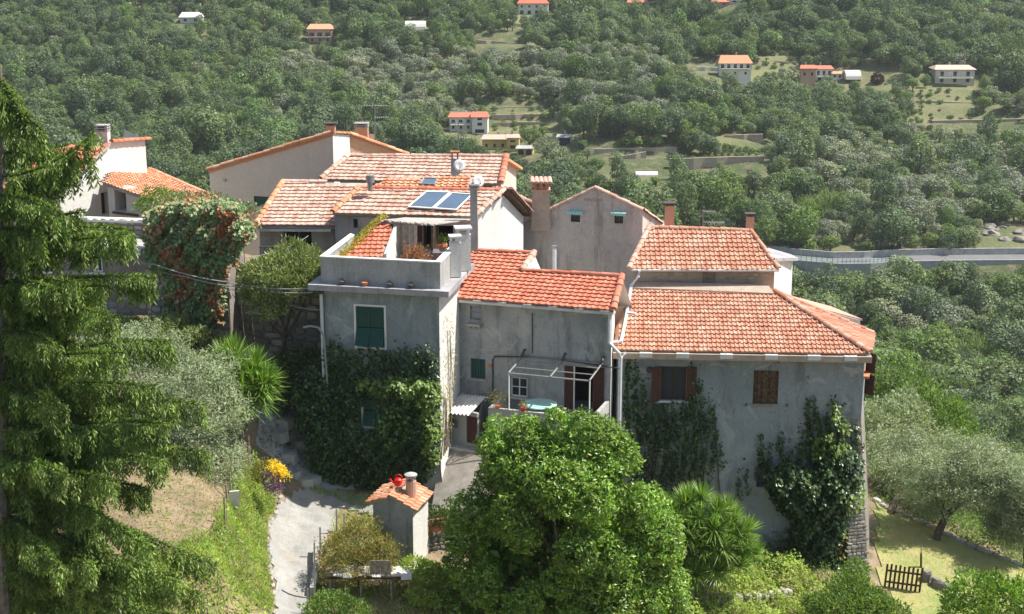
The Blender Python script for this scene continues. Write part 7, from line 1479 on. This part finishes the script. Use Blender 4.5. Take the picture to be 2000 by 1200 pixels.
cover('slope_shrubs', pe_+[p+Vector((1.5, 7, 0)) for p in pe_[::-1]], 15000, .14, 'weed', 'rough green growth on the slope beyond the stone edged lawn', 'scrub', asp=.4, mound=.8)
# ---------------------------------------------------------------- drooping conifer at the left
YC = 30.0; ct = thing('conifer', 'tall drooping conifer with hanging needle curtains along the left edge', 'tree', (W(2, 900, YC).x, YC, hz(-10, 30)))
tb_ = W(4, 1300, YC); tpz = W(6, 150, YC); base = Vector((tb_.x, YC, WLOC[ct].z-.3)); part('trunk', MB().tube([base, W(6, 1100, YC), W(8, 800, YC), W(2, 500, YC), W(0, 130, YC)], .16, 8, 0, .04), M['barkp'], ct)
CURV = [((0, 150, 0), (25, 190, -.3), (50, 245, -.6)), ((0, 200, 0), (40, 215, -.5), (88, 262, -.8)), ((0, 250, 0), (60, 270, .3), (100, 300, .6)),
        ((0, 345, 0), (90, 345, -.3), (185, 262, -.6)), ((0, 300, 0), (70, 300, .6), (130, 285, 1.0)), ((0, 400, 0), (110, 345, .2), (178, 310, .4)), ((0, 380, 0), (60, 380, -.9), (120, 420, -1.6)),
        ((0, 470, 0), (90, 425, -.3), (160, 415, -.6)), ((0, 480, 0), (140, 425, .2), (252, 452, .5)), ((0, 500, 0), (110, 470, -.5), (250, 458, -.9)),
        ((0, 560, 0), (160, 535, .3), (300, 542, .7)), ((0, 600, 0), (100, 560, -.4), (200, 560, -.8)), ((0, 640, 0), (90, 600, .3), (150, 625, .5)), ((0, 560, 0), (60, 540, -.8), (110, 570, -1.6)),
        ((0, 720, 0), (140, 660, .2), (332, 668, .5)), ((0, 700, 0), (120, 690, -.5), (240, 690, -.9)), ((0, 770, 0), (150, 730, -.3), (300, 760, -.8)), ((0, 820, 0), (200, 760, .3), (395, 792, .4)),
        ((0, 860, 0), (180, 810, -.4), (330, 830, -.8)), ((0, 860, 0), (220, 860, .4), (400, 885, .6)), ((0, 900, 0), (170, 870, -.6), (310, 900, -1.2)), ((0, 930, 0), (180, 920, .2), (290, 960, .3)),
        ((0, 930, 0), (150, 965, -.5), (300, 1070, -1.0)), ((0, 960, 0), (180, 1000, .2), (420, 1105, .2)), ((0, 1000, 0), (150, 1060, -.3), (345, 1130, -.5)), ((0, 1060, 0), (200, 1120, .3), (390, 1160, .5)),
        ((0, 1100, 0), (120, 1110, -.6), (240, 1160, -1.2)), ((0, 1150, 0), (160, 1170, -.2), (330, 1200, -.4)), ((0, 1010, 0), (60, 1040, -1.2), (120, 1110, -2.0)), ((0, 880, 0), (60, 890, -1.1), (130, 930, -2)), ((0, 760, 0), (60, 750, -1), (110, 790, -1.8)), ((0, 650, 0), (50, 640, -1), (100, 670, -1.8)),
        ((0, 1200, 0), (150, 1210, 0), (280, 1240, 0)), ((0, 450, 0), (40, 440, -.9), (80, 470, -1.5))]
for i in range(16): CURV.append(((0, 300+i*55, 0), (-60-i*5, 300+i*55, random.uniform(-1, 1)), (-120-i*12, 330+i*55, random.uniform(-2, 2))))
for i in range(14): q = 560+i*46; r_ = random.uniform(.5, 1); CURV.append(((0, q, 0), (90*r_, q-25, random.uniform(-1.4, 1.4)), (190*r_+40, q+random.uniform(-10, 30), random.uniform(-2.4, 2.4))))
TW = []
for s_ in range(3):   # a hanging twig: needles round a drooping axis, unit length about 0.34 m
    P = []; D = []
    for i in range(17):
        t_ = (i+.5)/17; c = np.array([.05*t_, 0, -.30*t_]); a = i*2.4; out_ = np.array([math.cos(a), math.sin(a), -.55]); P.append(c); D.append(out_*(1-.4*t_)+np.array([0, 0, -.5]))
    TW.append(leaves(np.array(P), np.array(D), .082, .32, .12))
fol = MB(); Qs = []
for cv in CURV:
    p0, p1, p2 = [W(a, b, YC+c) for a, b, c in cv]; L = (p1-p0).length+(p2-p1).length; bez = lambda t: p0*(1-t)**2+p1*2*t*(1-t)+p2*t*t
    pts = [bez(i/8) for i in range(9)]; ph_ = random.uniform(0, 6); part('branch', MB().tube(pts, .032, 5, 0, .008), M['bark'], ct)
    t_ = .06
    while t_ < 1.0:
        p = bez(t_); dd = (bez(min(1, t_+.02))-bez(t_-.02)).normalized(); sd_ = dd.cross(Vector((0, 0, 1))).normalized(); wl = (.46*(1-t_*.72)+.07)*min(1, L/2.2)*(.95+.5*math.sin(t_*L*5+ph_))
        for sgn in (-1, 1):
            if random.random() < .1: continue
            m_ = max(1, int(wl/.08)); dr = (sd_*sgn+dd*.7+Vector((0, 0, random.uniform(-.12, .2)))).normalized()
            for j in range(m_):
                q = p+dr*(j+random.random())*.08-Vector((0, 0, .10*(j*.08))); s = random.choice((.55, .8, 1.0, 1.3, 1.7))*random.uniform(.85, 1.1); a = random.uniform(0, 6.28); ca, sa = math.cos(a)*s, math.sin(a)*s; Rm = np.array([[ca, -sa, 0], [sa, ca, 0], [0, 0, s]])
                Qs.append(TW[random.randrange(3)]@Rm.T+np.array(q))
        q = p; Qs.append(leaves(np.tile(np.array(q)+[0, 0, .02], (10, 1)), np.tile(np.array(dd*1.0+Vector((0, 0, .25))), (10, 1)), .10, .34, .6)); t_ += .06/L
fol.quads(np.concatenate(Qs)); part('foliage', fol, M['spruce'], ct); print('CONIFER', sum(len(q) for q in Qs))
# ---------------------------------------------------------------- air
m = bpy.data.materials.new('air'); m.use_nodes = True; n = m.node_tree; n.nodes.remove(n.nodes['Principled BSDF']); v = n.nodes.new('ShaderNodeVolumePrincipled'); v.inputs['Color'].default_value = (.86, .93, 1, 1); v.inputs['Density'].default_value = .00012; v.inputs['Anisotropy'].default_value = .2
n.links.new(v.outputs[0], n.nodes['Material Output'].inputs['Volume'])
zmax = 246; o = bpy.data.objects.new('haze', MB().box((0, 700, (zmax-64)/2), (860, 1500, zmax+64)).mesh('haze', m)); link(o); o['kind'] = 'stuff'; o['label'] = 'thin bluish haze between the village and the far slope'
